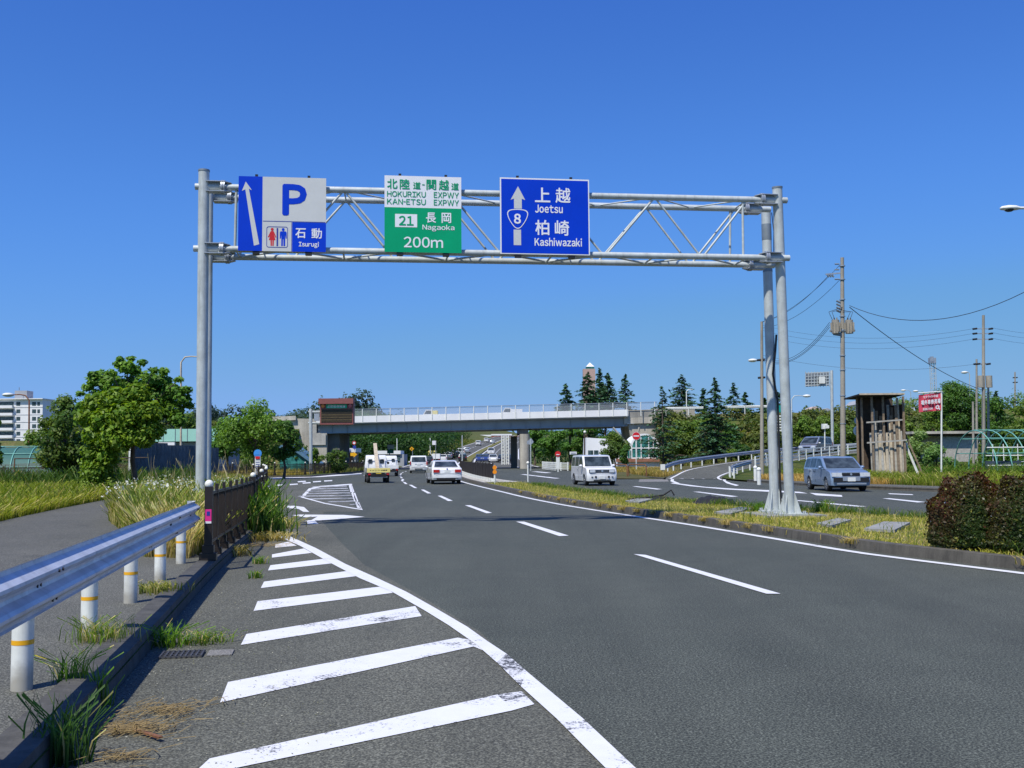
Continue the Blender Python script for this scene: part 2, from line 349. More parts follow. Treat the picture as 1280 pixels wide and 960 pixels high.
def broad_tree_mesh(h, w, nleaf, lsize, cA, cB, seed, base=.28, lobes=None, nlobe=24):
    global RNG
    RNG = np.random.default_rng(seed+100); lb = lobes or lobed(h, w, nlobe, base, seed=seed)
    P, d, k, r = crown_points(lb, nleaf, .5)
    nr = d*.8; nr[:, 2] += .55
    V = leaf_quads(P, lsize, nr)
    cA = np.array(cA); cB = np.array(cB); tone = RNG.random(len(lb))[k]*.6+RNG.random(nleaf)*.4
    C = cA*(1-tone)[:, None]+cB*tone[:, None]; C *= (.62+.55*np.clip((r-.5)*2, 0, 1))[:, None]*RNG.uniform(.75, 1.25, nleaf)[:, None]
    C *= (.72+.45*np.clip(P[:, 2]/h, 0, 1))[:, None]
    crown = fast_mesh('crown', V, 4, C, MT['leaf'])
    mb = MB(); rs = random.Random(seed); th = h*base*1.05; tr = max(.05, h*.022)
    mb.path([(0, 0, -.1), (.02*h, 0, th*.6), (.0, .01*h, th), (.01*h, 0, h*.62), (0, 0, h*.85)], 0, 7, [tr*1.35, tr, tr*.85, tr*.5, tr*.15])
    for (cx, cy, cz, rx, _, _) in lb[::2]:
        s0 = Vector((0, 0, min(cz*.75, th+(cz-th)*.35))); mb.path([s0, s0*.5+Vector((cx, cy, cz))*.5+Vector((0, 0, .04*h)), (cx, cy, cz)], 0, 5, [tr*.5, tr*.3, tr*.1])
    tm = mb
    return crown, tm
def conifer_mesh(h, w, seed, cA, cB, per=13, lsize=.34, droop=.25, sparse=1.0, base=.06, tiers=None):
    rs = random.Random(seed); rg = np.random.default_rng(seed); P = []; D = []; T = []; mb = MB()
    mb.path([(0, 0, -.1), (0, 0, h*.5), (0, 0, h)], 0, 6, [h*.017, h*.010, .01])
    nt_ = tiers or int(h*3.0)
    for i in range(nt_):
        t = (i+.5)/nt_; z = h*(base+(1-base)*t); L = w/2*(1-t)**.78*rs.uniform(.72, 1.12)+.06*w*(1-t)+.04
        nb = max(3, int(7*sparse*(1-t*.45)))
        for b in range(nb):
            a = rs.uniform(0, 6.283); l = L*rs.uniform(.6, 1.15); up = .30*(1-t)+rs.uniform(-.05, .15)
            e = Vector((math.cos(a)*l, math.sin(a)*l, z+l*up-droop*l))
            mid = Vector((math.cos(a)*l*.5, math.sin(a)*l*.5, z+l*up*.55)); s0 = Vector((0, 0, z))
            mb.path([s0, mid, e], 0, 4, [h*.003+.012, h*.002+.008, .005])
            m = max(3, int(per*l/ (w*.5) + 3))
            for q in range(m):
                f = (q+rs.random())/m; f = .15+.85*f; p = s0*(1-f)**2+mid*2*f*(1-f)+e*f*f
                P.append((p.x+rs.gauss(0, .05*l+.03), p.y+rs.gauss(0, .05*l+.03), p.z+rs.gauss(-.02, .05))); D.append((rs.gauss(0, .35), rs.gauss(0, .35), 1)); T.append(f)
    P = np.array(P); D = np.array(D); T = np.array(T); n = len(P)
    global RNG
    RNG = rg; V = leaf_quads(P, lsize, D, .5, .45)
    tone = (rg.random(n)*.6+T*.4)[:, None]; C = np.array(cA)*(1-tone)+np.array(cB)*tone; C *= rg.uniform(.7, 1.3, n)[:, None]
    return fast_mesh('crown', V, 4, C, MT['needle']), mb
LEAFGAIN = 1.7
def plant_tree(name, label, cat, loc, crown, tmb, group=None, rz=0, sc=None, barkm='bark', _cache={}):
    o = thing(name, label, cat, loc, 0, group)
    key = id(tmb)
    if key not in _cache:
        t = tmb.build('trunk', MT[barkm], o, world=False); _cache[key] = (t.data, tmb)
    else: put('trunk', _cache[key][0], o)
    put('crown', crown, o); rebase(o, loc, rz, sc); return o
# ---- grass
def in_poly(X, Y, poly):
    c = np.zeros(len(X), bool); j = len(poly)-1
    for i in range(len(poly)):
        xi, yi = poly[i][:2]; xj, yj = poly[j][:2]
        c ^= ((yi > Y) != (yj > Y)) & (X < (xj-xi)*(Y-yi)/(yj-yi+1e-12)+xi); j = i
    return c
def sample_poly(poly, n):
    xs = [p[0] for p in poly]; ys = [p[1] for p in poly]; out = []; got = 0
    while got < n:
        X = RNG.uniform(min(xs), max(xs), n*2); Y = RNG.uniform(min(ys), max(ys), n*2); k = in_poly(X, Y, poly)
        out.append(np.stack([X[k], Y[k]], 1)); got += k.sum()
    return np.concatenate(out)[:n]
def vnoise(X, Y, s, seed=0):
    return .5+.5*np.sin(X*s*1.3+seed+1.7*np.sin(Y*s*.9+seed*2))*np.cos(Y*s*1.1+1.3*np.sin(X*s*.7+seed))
def blades(XY, z, h, w, cA, cB, cdry, dry=.25, lean=.35, clump=0.0, patch=.8, zf=None):
    n = len(XY); X = XY[:, 0].copy(); Y = XY[:, 1].copy()
    Z = np.full(n, z) if zf is None else zf(X, Y)
    nz = vnoise(X, Y, patch, 1.3); nz2 = vnoise(X, Y, patch*3.1, 4.1)
    H = h*RNG.uniform(.45, 1.2, n)*(.65+.5*nz); a = RNG.uniform(0, 6.283, n); ln = lean*RNG.uniform(.2, 1.5, n)*H
    dx = np.cos(a)*ln; dy = np.sin(a)*ln; b = RNG.uniform(0, 6.283, n); wx = np.cos(b)*w*RNG.uniform(.6, 1.3, n); wy = np.sin(b)*w*RNG.uniform(.6, 1.3, n)
    p0 = np.stack([X-wx, Y-wy, Z-.02], 1); p1 = np.stack([X+wx, Y+wy, Z-.02], 1)
    m1 = np.stack([X+wx*.8+dx*.3, Y+wy*.8+dy*.3, Z+H*.6], 1); m0 = np.stack([X-wx*.8+dx*.3, Y-wy*.8+dy*.3, Z+H*.6], 1)
    t0 = np.stack([X+dx-wx*.12, Y+dy-wy*.12, Z+H*.96], 1); t1 = np.stack([X+dx+wx*.12, Y+dy+wy*.12, Z+H], 1)
    V = np.stack([p0, p1, m1, m0, m0, m1, t1, t0], 1).reshape(-1, 3)
    k = (.5*nz2+.5*RNG.random(n))[:, None]; C = np.array(cA)*(1-k)+np.array(cB)*k
    d = (RNG.random(n) < dry*(.35+1.3*(1-nz)))[:, None]; C = np.where(d, np.array(cdry), C); C = C*RNG.uniform(.75, 1.25, n)[:, None]
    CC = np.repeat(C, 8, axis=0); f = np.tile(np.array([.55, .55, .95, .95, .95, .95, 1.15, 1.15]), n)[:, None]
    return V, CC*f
def grass(name, parts):
    V = np.concatenate([p[0] for p in parts]); C = np.concatenate([p[1] for p in parts])
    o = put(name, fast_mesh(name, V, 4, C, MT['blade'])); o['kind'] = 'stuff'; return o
# ---- writing
def text_faces(body, bold=0.0):
    if len(body) > 1 or ord(body) < 128: return row_faces(body, bold)
    vs, fs = glyph(body); return embolden(vs, fs, bold)
def embolden(vs, fs, bold):
    if bold <= 0: return vs, fs
    V = []; F = []; d = bold*.9
    for k, (dx, dy) in enumerate(((0, 0), (d, 0), (-d, 0), (0, d), (0, -d), (d*.7, d*.7), (-d*.7, d*.7), (d*.7, -d*.7), (-d*.7, -d*.7))):
        b = len(V); V += [Vector((v.x+dx, v.y+dy, k)) for v in vs]; F += [tuple(i+b for i in f) for f in fs]
    return V, F
def row_faces(body, bold):
    # letters set one by one with even gaps
    V = []; F = []; x = 0.0
    for ch in body:
        if ch == ' ': x += .35; continue
        full = chr(ord(ch)+0xFEE0) if 33 <= ord(ch) < 127 else ch
        vs, fs = embolden(*glyph(full), bold); x0 = min(v.x for v in vs); x1 = max(v.x for v in vs); b = len(V)
        if ch == '-': x0 = x0+(x1-x0)*.3; x1 = x1-(x1-x0)*.42; vs = [Vector((min(max(v.x, x0), x1), v.y, v.z)) for v in vs]
        V += [Vector((v.x-x0+x, v.y, v.z)) for v in vs]; F += [tuple(i+b for i in f) for f in fs]; x += x1-x0+(.075 if ord(ch) < 128 else .10)
    return V, F
GLY = {}
def glyph(body):
    if body in GLY: return GLY[body]
    r = GLY[body] = glyph_faces(body); return r
def glyph_faces(body):
    bold = 0
    c = bpy.data.curves.new('t', 'FONT'); c.body = body; c.size = 1; c.offset = bold; c.resolution_u = 3
    o = bpy.data.objects.new('t', c); COL.objects.link(o)
    me = bpy.data.meshes.new_from_object(o.evaluated_get(bpy.context.evaluated_depsgraph_get()))
    vs = [v.co.copy() for v in me.vertices]; fs = [tuple(p.vertices) for p in me.polygons]
    bpy.data.objects.remove(o); bpy.data.curves.remove(c); bpy.data.meshes.remove(me); return vs, fs
class Plane:
    """a flat board: pixels of the photograph's board map to its own metres"""
    def __init__(s, px0, py0, px1, py1, w, h): s.p = (px0, py0, px1, py1); s.w = w; s.h = h
    def uv(s, x, y, lift=0):
        a = s.p; return Vector(((x-a[0])/(a[2]-a[0])*s.w, -lift, s.h-(y-a[1])/(a[3]-a[1])*s.h))
    def poly(s, mb, pts, lift): mb.poly([s.uv(x, y, lift) for x, y in pts])
    def text(s, mb, body, x0, y0, x1, y1, lift, bold=0.0):
        vs, fs = text_faces(body, bold)
        a0 = min(v.x for v in vs); a1 = max(v.x for v in vs); b0 = min(v.y for v in vs); b1 = max(v.y for v in vs)
        P = [s.uv(x0+(v.x-a0)/(a1-a0)*(x1-x0), y1-(v.y-b0)/(b1-b0)*(y1-y0), lift+v.z*.0003) for v in vs]; mb.add(P, fs)
# ================================================================ SETTING
def interp(x, tab):
    if x <= tab[0][0]: return tab[0][1]
    for (a, b), (c, d) in zip(tab, tab[1:]):
        if x <= c: return b+(d-b)*(x-a)/(c-a)
    return tab[-1][1]
def off(pts, d):                                       # offset a ground line, positive = to its right
    out = []
    for i, p in enumerate(pts):
        a = Vector(pts[max(i-1, 0)][:2]); b = Vector(pts[min(i+1, len(pts)-1)][:2]); t = (b-a).normalized()
        q = Vector((t.y, -t.x))*d; out.append((p[0]+q.x, p[1]+q.y) + tuple(p[2:3]))
    return out
def dense(pts, step=1.0):
    P = [Vector(p) for p in pts]; out = []
    for i in range(len(P)-1):
        p0 = P[max(i-1, 0)]; p1 = P[i]; p2 = P[i+1]; p3 = P[min(i+2, len(P)-1)]; n = max(1, int((p2-p1).length/step))
        for k in range(n):
            t = k/n; out.append(tuple(.5*((2*p1)+(p2-p0)*t+(2*p0-5*p1+4*p2-p3)*t*t+(3*p1-p0-3*p2+p3)*t**3)))
    out.append(tuple(P[-1])); return out
def z_(pts, z): return [(p[0], p[1], z) for p in pts]
def walk(pts, step, start=0.0):
    """points (and headings) every `step` metres along a line"""
    P = [Vector(p) for p in pts]; out = []; s = start
    acc = 0
    for a, b in zip(P, P[1:]):
        L = (b-a).length
        while s <= acc+L+1e-6:
            t = (s-acc)/L; out.append((a+(b-a)*t, (b-a).normalized())); s += step
        acc += L
    return out
KL = dense([(-.55, -4), (-1.37, 0), (-2.62, 6.6), (-4.15, 14.6), (-5.5, 22.6), (-7.1, 30), (-9.3, 40), (-11.7, 50), (-14.2, 60)], 1.0)
KC = dense([(-14.2, 60), (-15.3, 63.2), (-17.4, 65.8), (-21, 67), (-60, 69), (-140, 70)], 2.0)
ML = dense([(11.5, 2), (9.2, 8), (7.0, 14.2), (5.97, 16.9), (5.30, 20), (4.4, 24.2), (2.85, 30.6), (1.6, 36.5), (0.1, 46), (-3.5, 73), (-6.5, 110), (-7.8, 150)], 1.0)
MR = dense([(22, 0), (16, 10), (12.6, 17), (9.6, 24.2), (7.4, 29), (6.0, 32.4), (3.7, 41), (.3, 62), (-1.4, 74), (-4.6, 110), (-6.0, 150)], 1.0)
RK = dense([(34, 8), (26, 25), (20.5, 36), (17.7, 43.6), (16.4, 47), (14.9, 52.5), (14.3, 58), (13.9, 62)], 1.0)      # kerb of the far sidewalk
RI = dense([(13.9, 62, 0), (13.7, 67, 0), (15.2, 75, .12), (19.5, 86, .5), (27, 97, 1.15), (35, 104, 1.75), (48, 109.5, 2.5), (75, 114, 3.8), (120, 116, 6)], 1.5)
RO = dense([(10.1, 70, 0), (11.2, 75, .1), (14.3, 85, .5), (20.5, 96, 1.0), (27.5, 104.5, 1.5), (36, 110, 1.95), (49, 114, 2.6), (75, 118.5, 3.8), (120, 121, 6)], 1.5)
RF = dense([(10.1, 70), (9.0, 80), (8.4, 92), (7.2, 107), (5, 127), (3, 150)], 1.5)                                # far edge of the oncoming carriageway
def zroad(y): return interp(y, [(150, .004), (190, .35), (230, 1.14), (330, 3.9), (450, 8.3), (600, 14), (900, 20)])
def xmid(y): return interp(y, [(150, -6.9), (190, -8.6), (230, -9.6), (330, -9.0), (450, -4.9), (600, 3), (900, 25)])
sheet('ground', [(-3000, -300), (3000, -300), (3000, 4500), (-3000, 4500)], -.35, MT['field'])
mb = MB(); mb.box((0, 60, -.2), (340, 200, .4)); struct('road', mb, MT['road'])
# land beside the roads
LLAND = KL + KC[1:] + [(-140, -20), (-.2, -20)]
lk = off(KL, -.265)
sheet('verge', LLAND, .11, MT['grassg'])
LFAR = [(-160, 90), (-60, 93), (-30, 91), (-20, 88.5), (-17.6, 90), (-17.2, 110), (-17, 130), (-17, 160), (-160, 160)]
sheet('verge', LFAR, .10, MT['grassg'])
RB = RK + [p[:2] for p in RI[1:]] + [(160, -20), (36, -20)]
sheet('verge', RB, .10, MT['grassg'])
RC = RF[::-1] + [p[:2] for p in RO[1:]] + [(160, 160)]
sheet('verge', RC, .10, MT['soil'])
# cycle path and sidewalk on the left: one asphalt sheet with the grass islands left out
PATHL = dense([(-5.5, -6), (-7.2, 6), (-8.6, 14), (-12.2, 24.7), (-15.4, 41), (-16.6, 50), (-17.6, 58)], 1.5)      # its left edge
PATHR = dense([(-4.95, 16.2), (-6.4, 18.2), (-8.5, 22.5), (-10.4, 27), (-12.6, 35), (-14.7, 45), (-15.9, 56)], 1.5)  # its right edge, where the reeds begin
sheet('path', [(-1.0, -5.9)] + [p[:2] for p in lk if 0 < p[1] < 16.2] + PATHR + PATHL[::-1], .15, MT['path'])
sheet('sidewalk', [p[:2] for p in lk if -3 < p[1] < 16.2] + [(-6.0, 16.2), (-5.6, 8), (-4.4, 0), (-3.5, -3)], .156, MT['side'])
mb = MB(); a = off(KL, -.26)
mb.strip(z_(KL, -.02), z_(off(KL, -.02), .165), False); mb.strip(z_(off(KL, -.02), .165), z_(off(KL, -.26), .178), False); mb.strip(z_(off(KL, -.26), .178), z_(off(KL, -.27), .0), False)
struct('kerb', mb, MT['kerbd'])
def kerb(line, side, h=.15, w=.16, mat='kerb', z=0):
    mb = MB(); s = side
    A = [(p[0], p[1], (p[2] if len(p) > 2 else 0)) for p in line]
    def L(o, hh): return [(q[0], q[1], r[2]+hh) for q, r in zip(off(line, o*s), A)]
    mb.strip(L(0, -.02), L(.025, h), False); mb.strip(L(.025, h), L(w, h+.006), False); mb.strip(L(w, h+.006), L(w+.01, -.02), False)
    struct('kerb', mb, MT[mat])
kerb(KC, -1); kerb(RK, 1); kerb([p for p in LFAR[1:8]][::-1], 1 if False else -1)
kerb([p for p in ML if p[1] > 3], 1, .16, .2); kerb([p for p in MR if p[1] > 3], -1, .13, .15)
kerb(RF, 1, .1)
# median
mp = off(ML, .19); mq = off(MR, -.14)
sheet('median', [p for p in mp if p[1] < 60] + [p for p in mq if p[1] < 61][::-1], .12, MT['dryg'])
sheet('median', [p for p in mp if p[1] >= 59.5] + [p for p in mq if p[1] >= 60][::-1], .15, MT['concl'])
mb = MB(); A = [p for p in off(ML, .17) if 59 < p[1] < 149]; mb.strip(z_(A, .162), z_(off(A, .5), .17), False); struct('median', mb, MT['concl'])
# far sidewalk
sw = off(RK, 2.3); sheet('sidewalk', off(RK, .15) + sw[::-1], .145, MT['side'])
# ramp
mb = MB(); mb.strip([(p[0], p[1], p[2]+.006) for p in RO], [(q[0], q[1], q[2]+.006) for q in [min(RI, key=lambda r: (Vector(r[:2])-Vector(p[:2])).length) for p in RO]], True)
struct('road', mb, MT['patch'] if False else MT['old'])
mb = MB(); o1 = off(RI, 0); mb.strip([(p[0], p[1], p[2]+.002) for p in RI if p[1] > 66], [(q[0], q[1], .02) for q in off(RI, 3.5) if True][-len([p for p in RI if p[1] > 66]):], True)
struct('verge', mb, MT['grassg'])
mb = MB(); R2 = [p for p in RO if p[1] > 71]; O2 = [q for q, p in zip(off(RO, -5.5), RO) if p[1] > 71]
mb.strip([(p[0], p[1], p[2]+.002) for p in R2], [(q[0], q[1], max(.09, p[2]*.55)) for q, p in zip(O2, R2)], True); struct('verge', mb, MT['soil'])
sheet('road_patch', [G(798, 602.5), G(836, 602), G(832, 594.8), G(812, 596), G(800, 598)], .004, MT['patch'])
# older asphalt strip along the left kerb and the bay
sheet('road_patch', [(-1.0, 1.5)] + [p for p in KL if 2 < p[1] < 59] + [(-14, 66), (-14, 70), (-11, 62), G(452, 640)[:2], G(405, 640)[:2], G(402, 652)[:2], G(428, 680)[:2], G(455, 706)[:2], G(520, 742)[:2], G(600, 790)[:2], G(660, 850)[:2], G(790, 990)[:2], (1.3, 1.5)], .004, MT['old'])
# ---------------------------------------------------------------- painted markings
def mark(pxs, mat='white', z=.009, name='road_marking'):
    mb = MB()
    for P in pxs: mb.poly([G(x, y, z) for x, y in P])
    return struct(name, mb, MT[mat])
def line_mark(pts, w, mat='white', z=.009):
    mb = MB(); mb.strip([(p[0], p[1], (p[2] if len(p) > 2 else 0)+z) for p in pts], [(p[0], p[1], (p[2] if len(p) > 2 else 0)+z) for p in off(pts, w)], False); return struct('road_marking', mb, MT[mat])
mark([[(344, 680.5), (344, 684.5), (371, 682), (361, 677)], [(340, 693), (340, 697), (390, 691), (380, 685.5)],
      [(338, 706.5), (335, 713), (416, 704), (404, 698.5)], [(330, 727), (326, 735), (446, 720), (436, 713.5)],
      [(322, 751.5), (317, 763.5), (491, 741), (481, 732.5)]])
mark([[(308, 792.5), (301, 806), (527, 770), (519, 757.5)], [(285, 852.5), (275, 878), (592, 808), (572, 797)], [(262, 948), (236, 972), (640, 888), (622, 868)]], 'worn')
mark([[(572, 797), (592, 808), (604, 813), (590, 800)], [(622, 868), (640, 888), (668, 880), (652, 864)]], 'rub')
el = [G(x, y) for x, y in ((347, 671), (375, 683), (410, 703), (450, 724), (490, 741), (530, 764), (560, 782.6), (595, 807), (621, 830), (651, 860), (695.5, 900.5), (757, 963))]
er = [G(x, y) for x, y in ((362, 671), (395, 686), (432, 706), (470, 723), (508, 741), (545, 762), (584, 785), (609, 803), (633, 819), (658, 841), (728, 900), (800, 968))]
def two(mb, A, B, z): mb.strip([(p[0], p[1], z) for p in A], [(p[0], p[1], z) for p in B], False)
mb = MB(); two(mb, el[:7], er[:7], .013); struct('road_marking', mb, MT['white'])
el2 = el[6:]; er2 = er[6:]
print(len(el2), len(er2))
mb = MB(); two(mb, el2[:3], er2[:3], .013); struct('road_marking', mb, MT['worn'])
mb = MB(); two(mb, el2[2:4], er2[2:4], .0135); struct('road_marking', mb, MT['rub'])
mb = MB(); two(mb, el2[3:], er2[3:], .013); struct('road_marking', mb, MT['worn'])
DASH = [((792, 692.5), (807, 693.5), (976, 742), (958, 742)), ((645, 652), (655, 652), (711, 669.5), (699, 670)), ((581, 631.5), (588, 631.5), (615, 641), (608, 641.5)),
        ((547, 619.6), (552, 619.6), (566, 626), (560, 626.2)), ((526, 612), (530, 612), (539, 616.6), (534.5, 616.8)), ((511, 606), (514.5, 606), (521.5, 610), (518, 610)),
        ((503.5, 602.6), (506.5, 602.6), (509.5, 605), (506.5, 605)), ((501, 600.2), (503.5, 600.2), (505, 601.6), (502.3, 601.6))]
mark([list(d) for d in DASH])
lane = dense([(-7.6, 72), (-10.5, 97), (-12.4, 120), (-13.0, 150)], 1)
for (p, d) in walk([q for q in lane], 7.5, 2):
    line_mark([(p.x, p.y), (p.x+d.x*4, p.y+d.y*4)], .15)
line_mark([p for p in off(ML, -.42) if 4 < p[1] < 58], .17)
line_mark([p for p in off(ML, -.42) if 57 < p[1] < 149], .17)
# hatched island before the side road
isl = [(375.5, 621.5), (386, 610.5), (400, 607.5), (437, 604.8), (440, 604.8), (441, 614), (446, 626), (453.5, 637.5), (440, 635.5), (405, 629.5)]
def inset(a, b, f): return (a[0]+(b[0]-a[0])*f, a[1]+(b[1]-a[1])*f)
cen = (424, 621)
mb = MB(); n = len(isl)
for i in range(n):
    a, b = isl[i], isl[(i+1) % n]; mb.poly([G(*a, .009), G(*b, .009), G(*inset(b, cen, .09), .009), G(*inset(a, cen, .09), .009)])
struct('road_marking', mb, MT['white'])
hat = []
for y0 in (608, 610.6, 613.4, 616.4, 619.6, 623, 626.6, 630.4):
    xs = [391-(y0-607)*1.5 if y0 < 621 else 384+(y0-623)*7, 433+max(0, (y0-608)*.52)]
    hat.append([(xs[0]+2, y0), (xs[1], y0-.9), (xs[1]+1, y0+.2), (xs[0], y0+1.2)])
mark(hat, 'faint')
mark([[(436, 606), (440, 606), (443, 615), (438, 615)], [(439, 616), (444, 616), (448, 627), (443, 627)], [(444, 628), (449, 628), (452.5, 636), (446.5, 634.5)]], 'worn')
# direction arrows
mark([[(357.5, 632.3), (368, 632.2), (380, 633.8), (386.5, 639.8), (379, 639.6), (373, 636), (359, 635)]])
mark([[(365, 644), (375, 643.2), (430, 643.6), (456, 646), (432, 648), (398, 650.5), (389, 650.2), (397, 645.6), (382, 646.6)], [(382, 650.5), (393, 650), (398, 654.8), (385, 655)]])
mark([[(586, 0), (586, 0), (586, 0)]] if False else [[(338, 597.2), (400, 594.6), (452, 591.4), (452, 592.6), (400, 596.2), (338, 598.6)]])
mark([[(x, y), (x+10, y-.6), (x+10.5, y+.7), (x+.5, y+1.4)] for x, y in ((327, 608), (344, 606), (362, 605), (378, 603.2), (391, 601.6), (405, 600.6), (372, 601.5))], 'worn')
# oncoming carriageway
mark([[(866, 614.6), (874, 614.6), (923, 620.5), (914, 621)], [(987, 625), (998, 625.2), (1084, 633), (1073, 633.4)], [(790, 607.9), (796, 607.8), (828, 611.4), (821, 611.8)], [(735, 601.2), (740, 601), (758, 603.2), (752, 603.4)]])
mark([[(1103, 623), (1112, 622.8), (1157, 627.4), (1147, 628)], [(1160, 631), (1172, 630.8), (1230, 640), (1215, 640.4)]])
mark([[(841, 603.4), (882, 608.6), (920, 611), (961, 612.6), (1000, 614.8), (1010, 616.8), (960, 614.6), (905, 611.6), (862, 607.6), (838, 604)], [(1012, 616), (1052, 618.8), (1053, 621), (1020, 619)], [(1110, 616.6), (1140, 617.8), (1142, 618.8), (1112, 617.6)]])
def closest(q): return min(RO+RI, key=lambda r: (Vector(r[:2])-Vector(q)).length)[2]
def ramp_line(line, o, w, mat='white', y0=70):
    L = [p for p in line if p[1] >= y0 and p[0] < 60]
    line_mark([(q[0], q[1], p[2]+.008) for q, p in zip(off(L, o), L)], w, mat, .004)
ramp_line(RO, .35, .16, 'white', 71); ramp_line(RI, -.35, .16, 'white', 66)
mark([[(x, 596.6), (x+8, 597.1), (x+8.4, 598.6), (x+.2, 598)] for x in (832, 846, 859, 872, 886, 900, 914)], 'white', .03)
mark([[(839, 598), (843, 598), (842, 601), (850, 604.2), (846, 604.6), (838, 601.5)]], 'white', .012)
mark([[(905, 597.5), (909, 597), (907, 601), (914, 604), (924, 606.5), (920, 607.4), (908, 604), (903.5, 600.5)]], 'white', .012)
mark([[(664, 589.5), (672, 589.3), (690, 591), (682, 591.3)], [(650, 593), (656, 592.8), (700, 597.8), (694, 598.2)]], 'worn')
# ---------------------------------------------------------------- hill beyond the bridge with its climbing road
def zhill(x, y):
    b = zroad(y)-.3; d = xmid(y)-11-x; s = min(1, max(0, (y-200)/120)); s = s*s*(3-2*s)
    z = b + (min(9, max(0, d)*.20)*max(.1, min(1, (115-d)/45)) + .6*math.sin(x*.06+y*.03)*min(1, max(0, d)/15))*s
    r = x-xmid(y)-12
    if r > 0: z = max(-.3, b - r*.03) + .6*s*math.sin(x*.05)
    z -= 3*math.exp(-((x+175)/120)**2-((y-720)/160)**2)
    return z
xs = [-420+10*i for i in range(70)]; ys = [160+8*i for i in range(110)]
mb = MB(); vs = [(x, y, zhill(x, y) if y > 165 else -.3) for y in ys for x in xs]; n = len(xs)
mb.add(vs, [(j*n+i, j*n+i+1, (j+1)*n+i+1, (j+1)*n+i) for j in range(len(ys)-1) for i in range(n-1)], True); struct('hill', mb, MT['field'])
yy = [150+5*i for i in range(110)]
def hs_(o, dz): return [(xmid(y)+o, y, zroad(y)+dz) for y in yy]
mb = MB(); mb.strip(hs_(-10.2, .0), hs_(-.9, .0)); mb.strip(hs_(.9, .0), hs_(11.5, .0)); struct('road', mb, MT['path'])
mb = MB(); mb.strip(hs_(-.9, .15), hs_(.9, .15)); mb.strip(hs_(-.9, -.1), hs_(-.9, .15)); mb.strip(hs_(.9, .15), hs_(.9, -.1)); struct('median', mb, MT['dryg'])
mb = MB()
for a, w in ((-9.9, .25), (-1.5, .25), (1.25, .3), (10.8, .25)): mb.strip(hs_(a, .02), hs_(a+w, .02))
for o in (-5.6, 4.6, 7.8):
    for y in range(152, 640, 12):
        P = [(xmid(t)+o, t, zroad(t)+.025) for t in (y, y+6)]; mb.strip(P, [(p[0]+.22, p[1], p[2]) for p in P])
struct('road_marking', mb, MT['white'])
# expressway embankments
def embank(x0, x1, ztop0, ztop1, toe, nm='embankment'):
    mb = MB(); X = [x0+(x1-x0)*i/24 for i in range(25)]
    zt = [ztop0+(ztop1-ztop0)*i/24 for i in range(25)]
    prof = [(toe, .05, 0), (141, 0, 1), (164, 0, 1), (176, -.3, 0)]
    L = [[(x, y+(math.sin(x*.35)*.5 if k == 0 else 0), z0 + t*zz) for x, zz in zip(X, zt)] for k, (y, z0, t) in enumerate(prof)]
    for a, b in zip(L, L[1:]): mb.strip(a, b)
    mb.poly([l[0] for l in L]); mb.poly([l[-1] for l in L]); struct(nm, mb, MT['field'])
embank(19.3, 170, 7.1, 8.4, 131); embank(-28.6, -62, 6.5, 4.3, 131); embank(-62.0, -190, 4.3, 4.2, 131)
# ================================================================ GANTRY AND ITS SIGNS
P0 = Vector((-6.72, 22.6)); P1 = Vector((6.60, 24.4)); GD = (P1-P0).normalized(); GN = Vector((GD.y, -GD.x)); GA = math.atan2(GD.y, GD.x)
def hit(px, py, o=0.0):
    """where a sight line meets the gantry's plane, moved o metres towards the camera"""
    v = ray(px, py); a = P0+GN*o; t = (a.x*GD.y-a.y*GD.x)/(v.x*GD.y-v.y*GD.x); return CAM+v*t
gt = thing('sign_gantry', 'tall grey steel pipe gantry of twin posts and lattice beam spanning the road', 'sign gantry', (P0.x, P0.y, .1))
def post(pt, pb, r, cap=True, gus=True):
    mb = MB(); mb.tube(pb, pt, r, 20); o = mb.build('post', MT['steel'], gt)
    k = MB(); d = (Vector(pt)-Vector(pb)).normalized(); k.tube(Vector(pt)-d*.01, Vector(pt)+d*.03, r*1.07, 20); k.build('post_cap', MT['steeld'], o)
    if gus:
        k = MB(); b = Vector(pb); k.box(b+Vector((0, 0, .02)), (.62, .62, .04), GA)
        for a in range(4):
            t = GA+a*math.pi/2+math.pi/4; e = Vector((math.cos(t), math.sin(t), 0)); s_ = e.cross(Vector((0, 0, 1)))*.008
            k.prism([b+e*r*.9+Vector((0, 0, .04))-s_, b+e*.30+Vector((0, 0, .04))-s_, b+e*.27+Vector((0, 0, .10))-s_, b+e*r*1.0+Vector((0, 0, .58))-s_], s_*2)
            for q in (-.09, .09): k.tube(b+e*.36+s_*q/.008*.6+Vector((0, 0, .04)), b+e*.36+s_*q/.008*.6+Vector((0, 0, .1)), .018, 6)
        k.build('base_plate', MT['steel'], o)
    return o
tl = hit(255, 214); bl = Vector((tl.x+.03, tl.y, .1)); tr = hit(971.5, 235); br = G(987.5, 643.5, .17)
gn3 = Vector((-GN.x, -GN.y, 0))                         # away from the camera
def y_at(top, base, t): return Vector(base)*(1-t)+Vector(top)*t
# rear posts a metre behind; a lean in the right pair as in the photograph
br2 = G(968.5, 640, .17); dpt = 1.05
tl2 = tl+gn3*.80-Vector((0, 0, .25)); bl2 = bl+gn3*.80
tr2 = at(957.3, 262, br2.y)
post(tl, bl, .118); post(tl2, bl2, .085); post(tr, br, .118); post(tr2, br2, .118)
mb = MB(); c = (br+br2)/2; mb.box((c.x, c.y, .125), (1.5, 1.9, .09), GA); mb.build('footing', MT['slab'], gt)
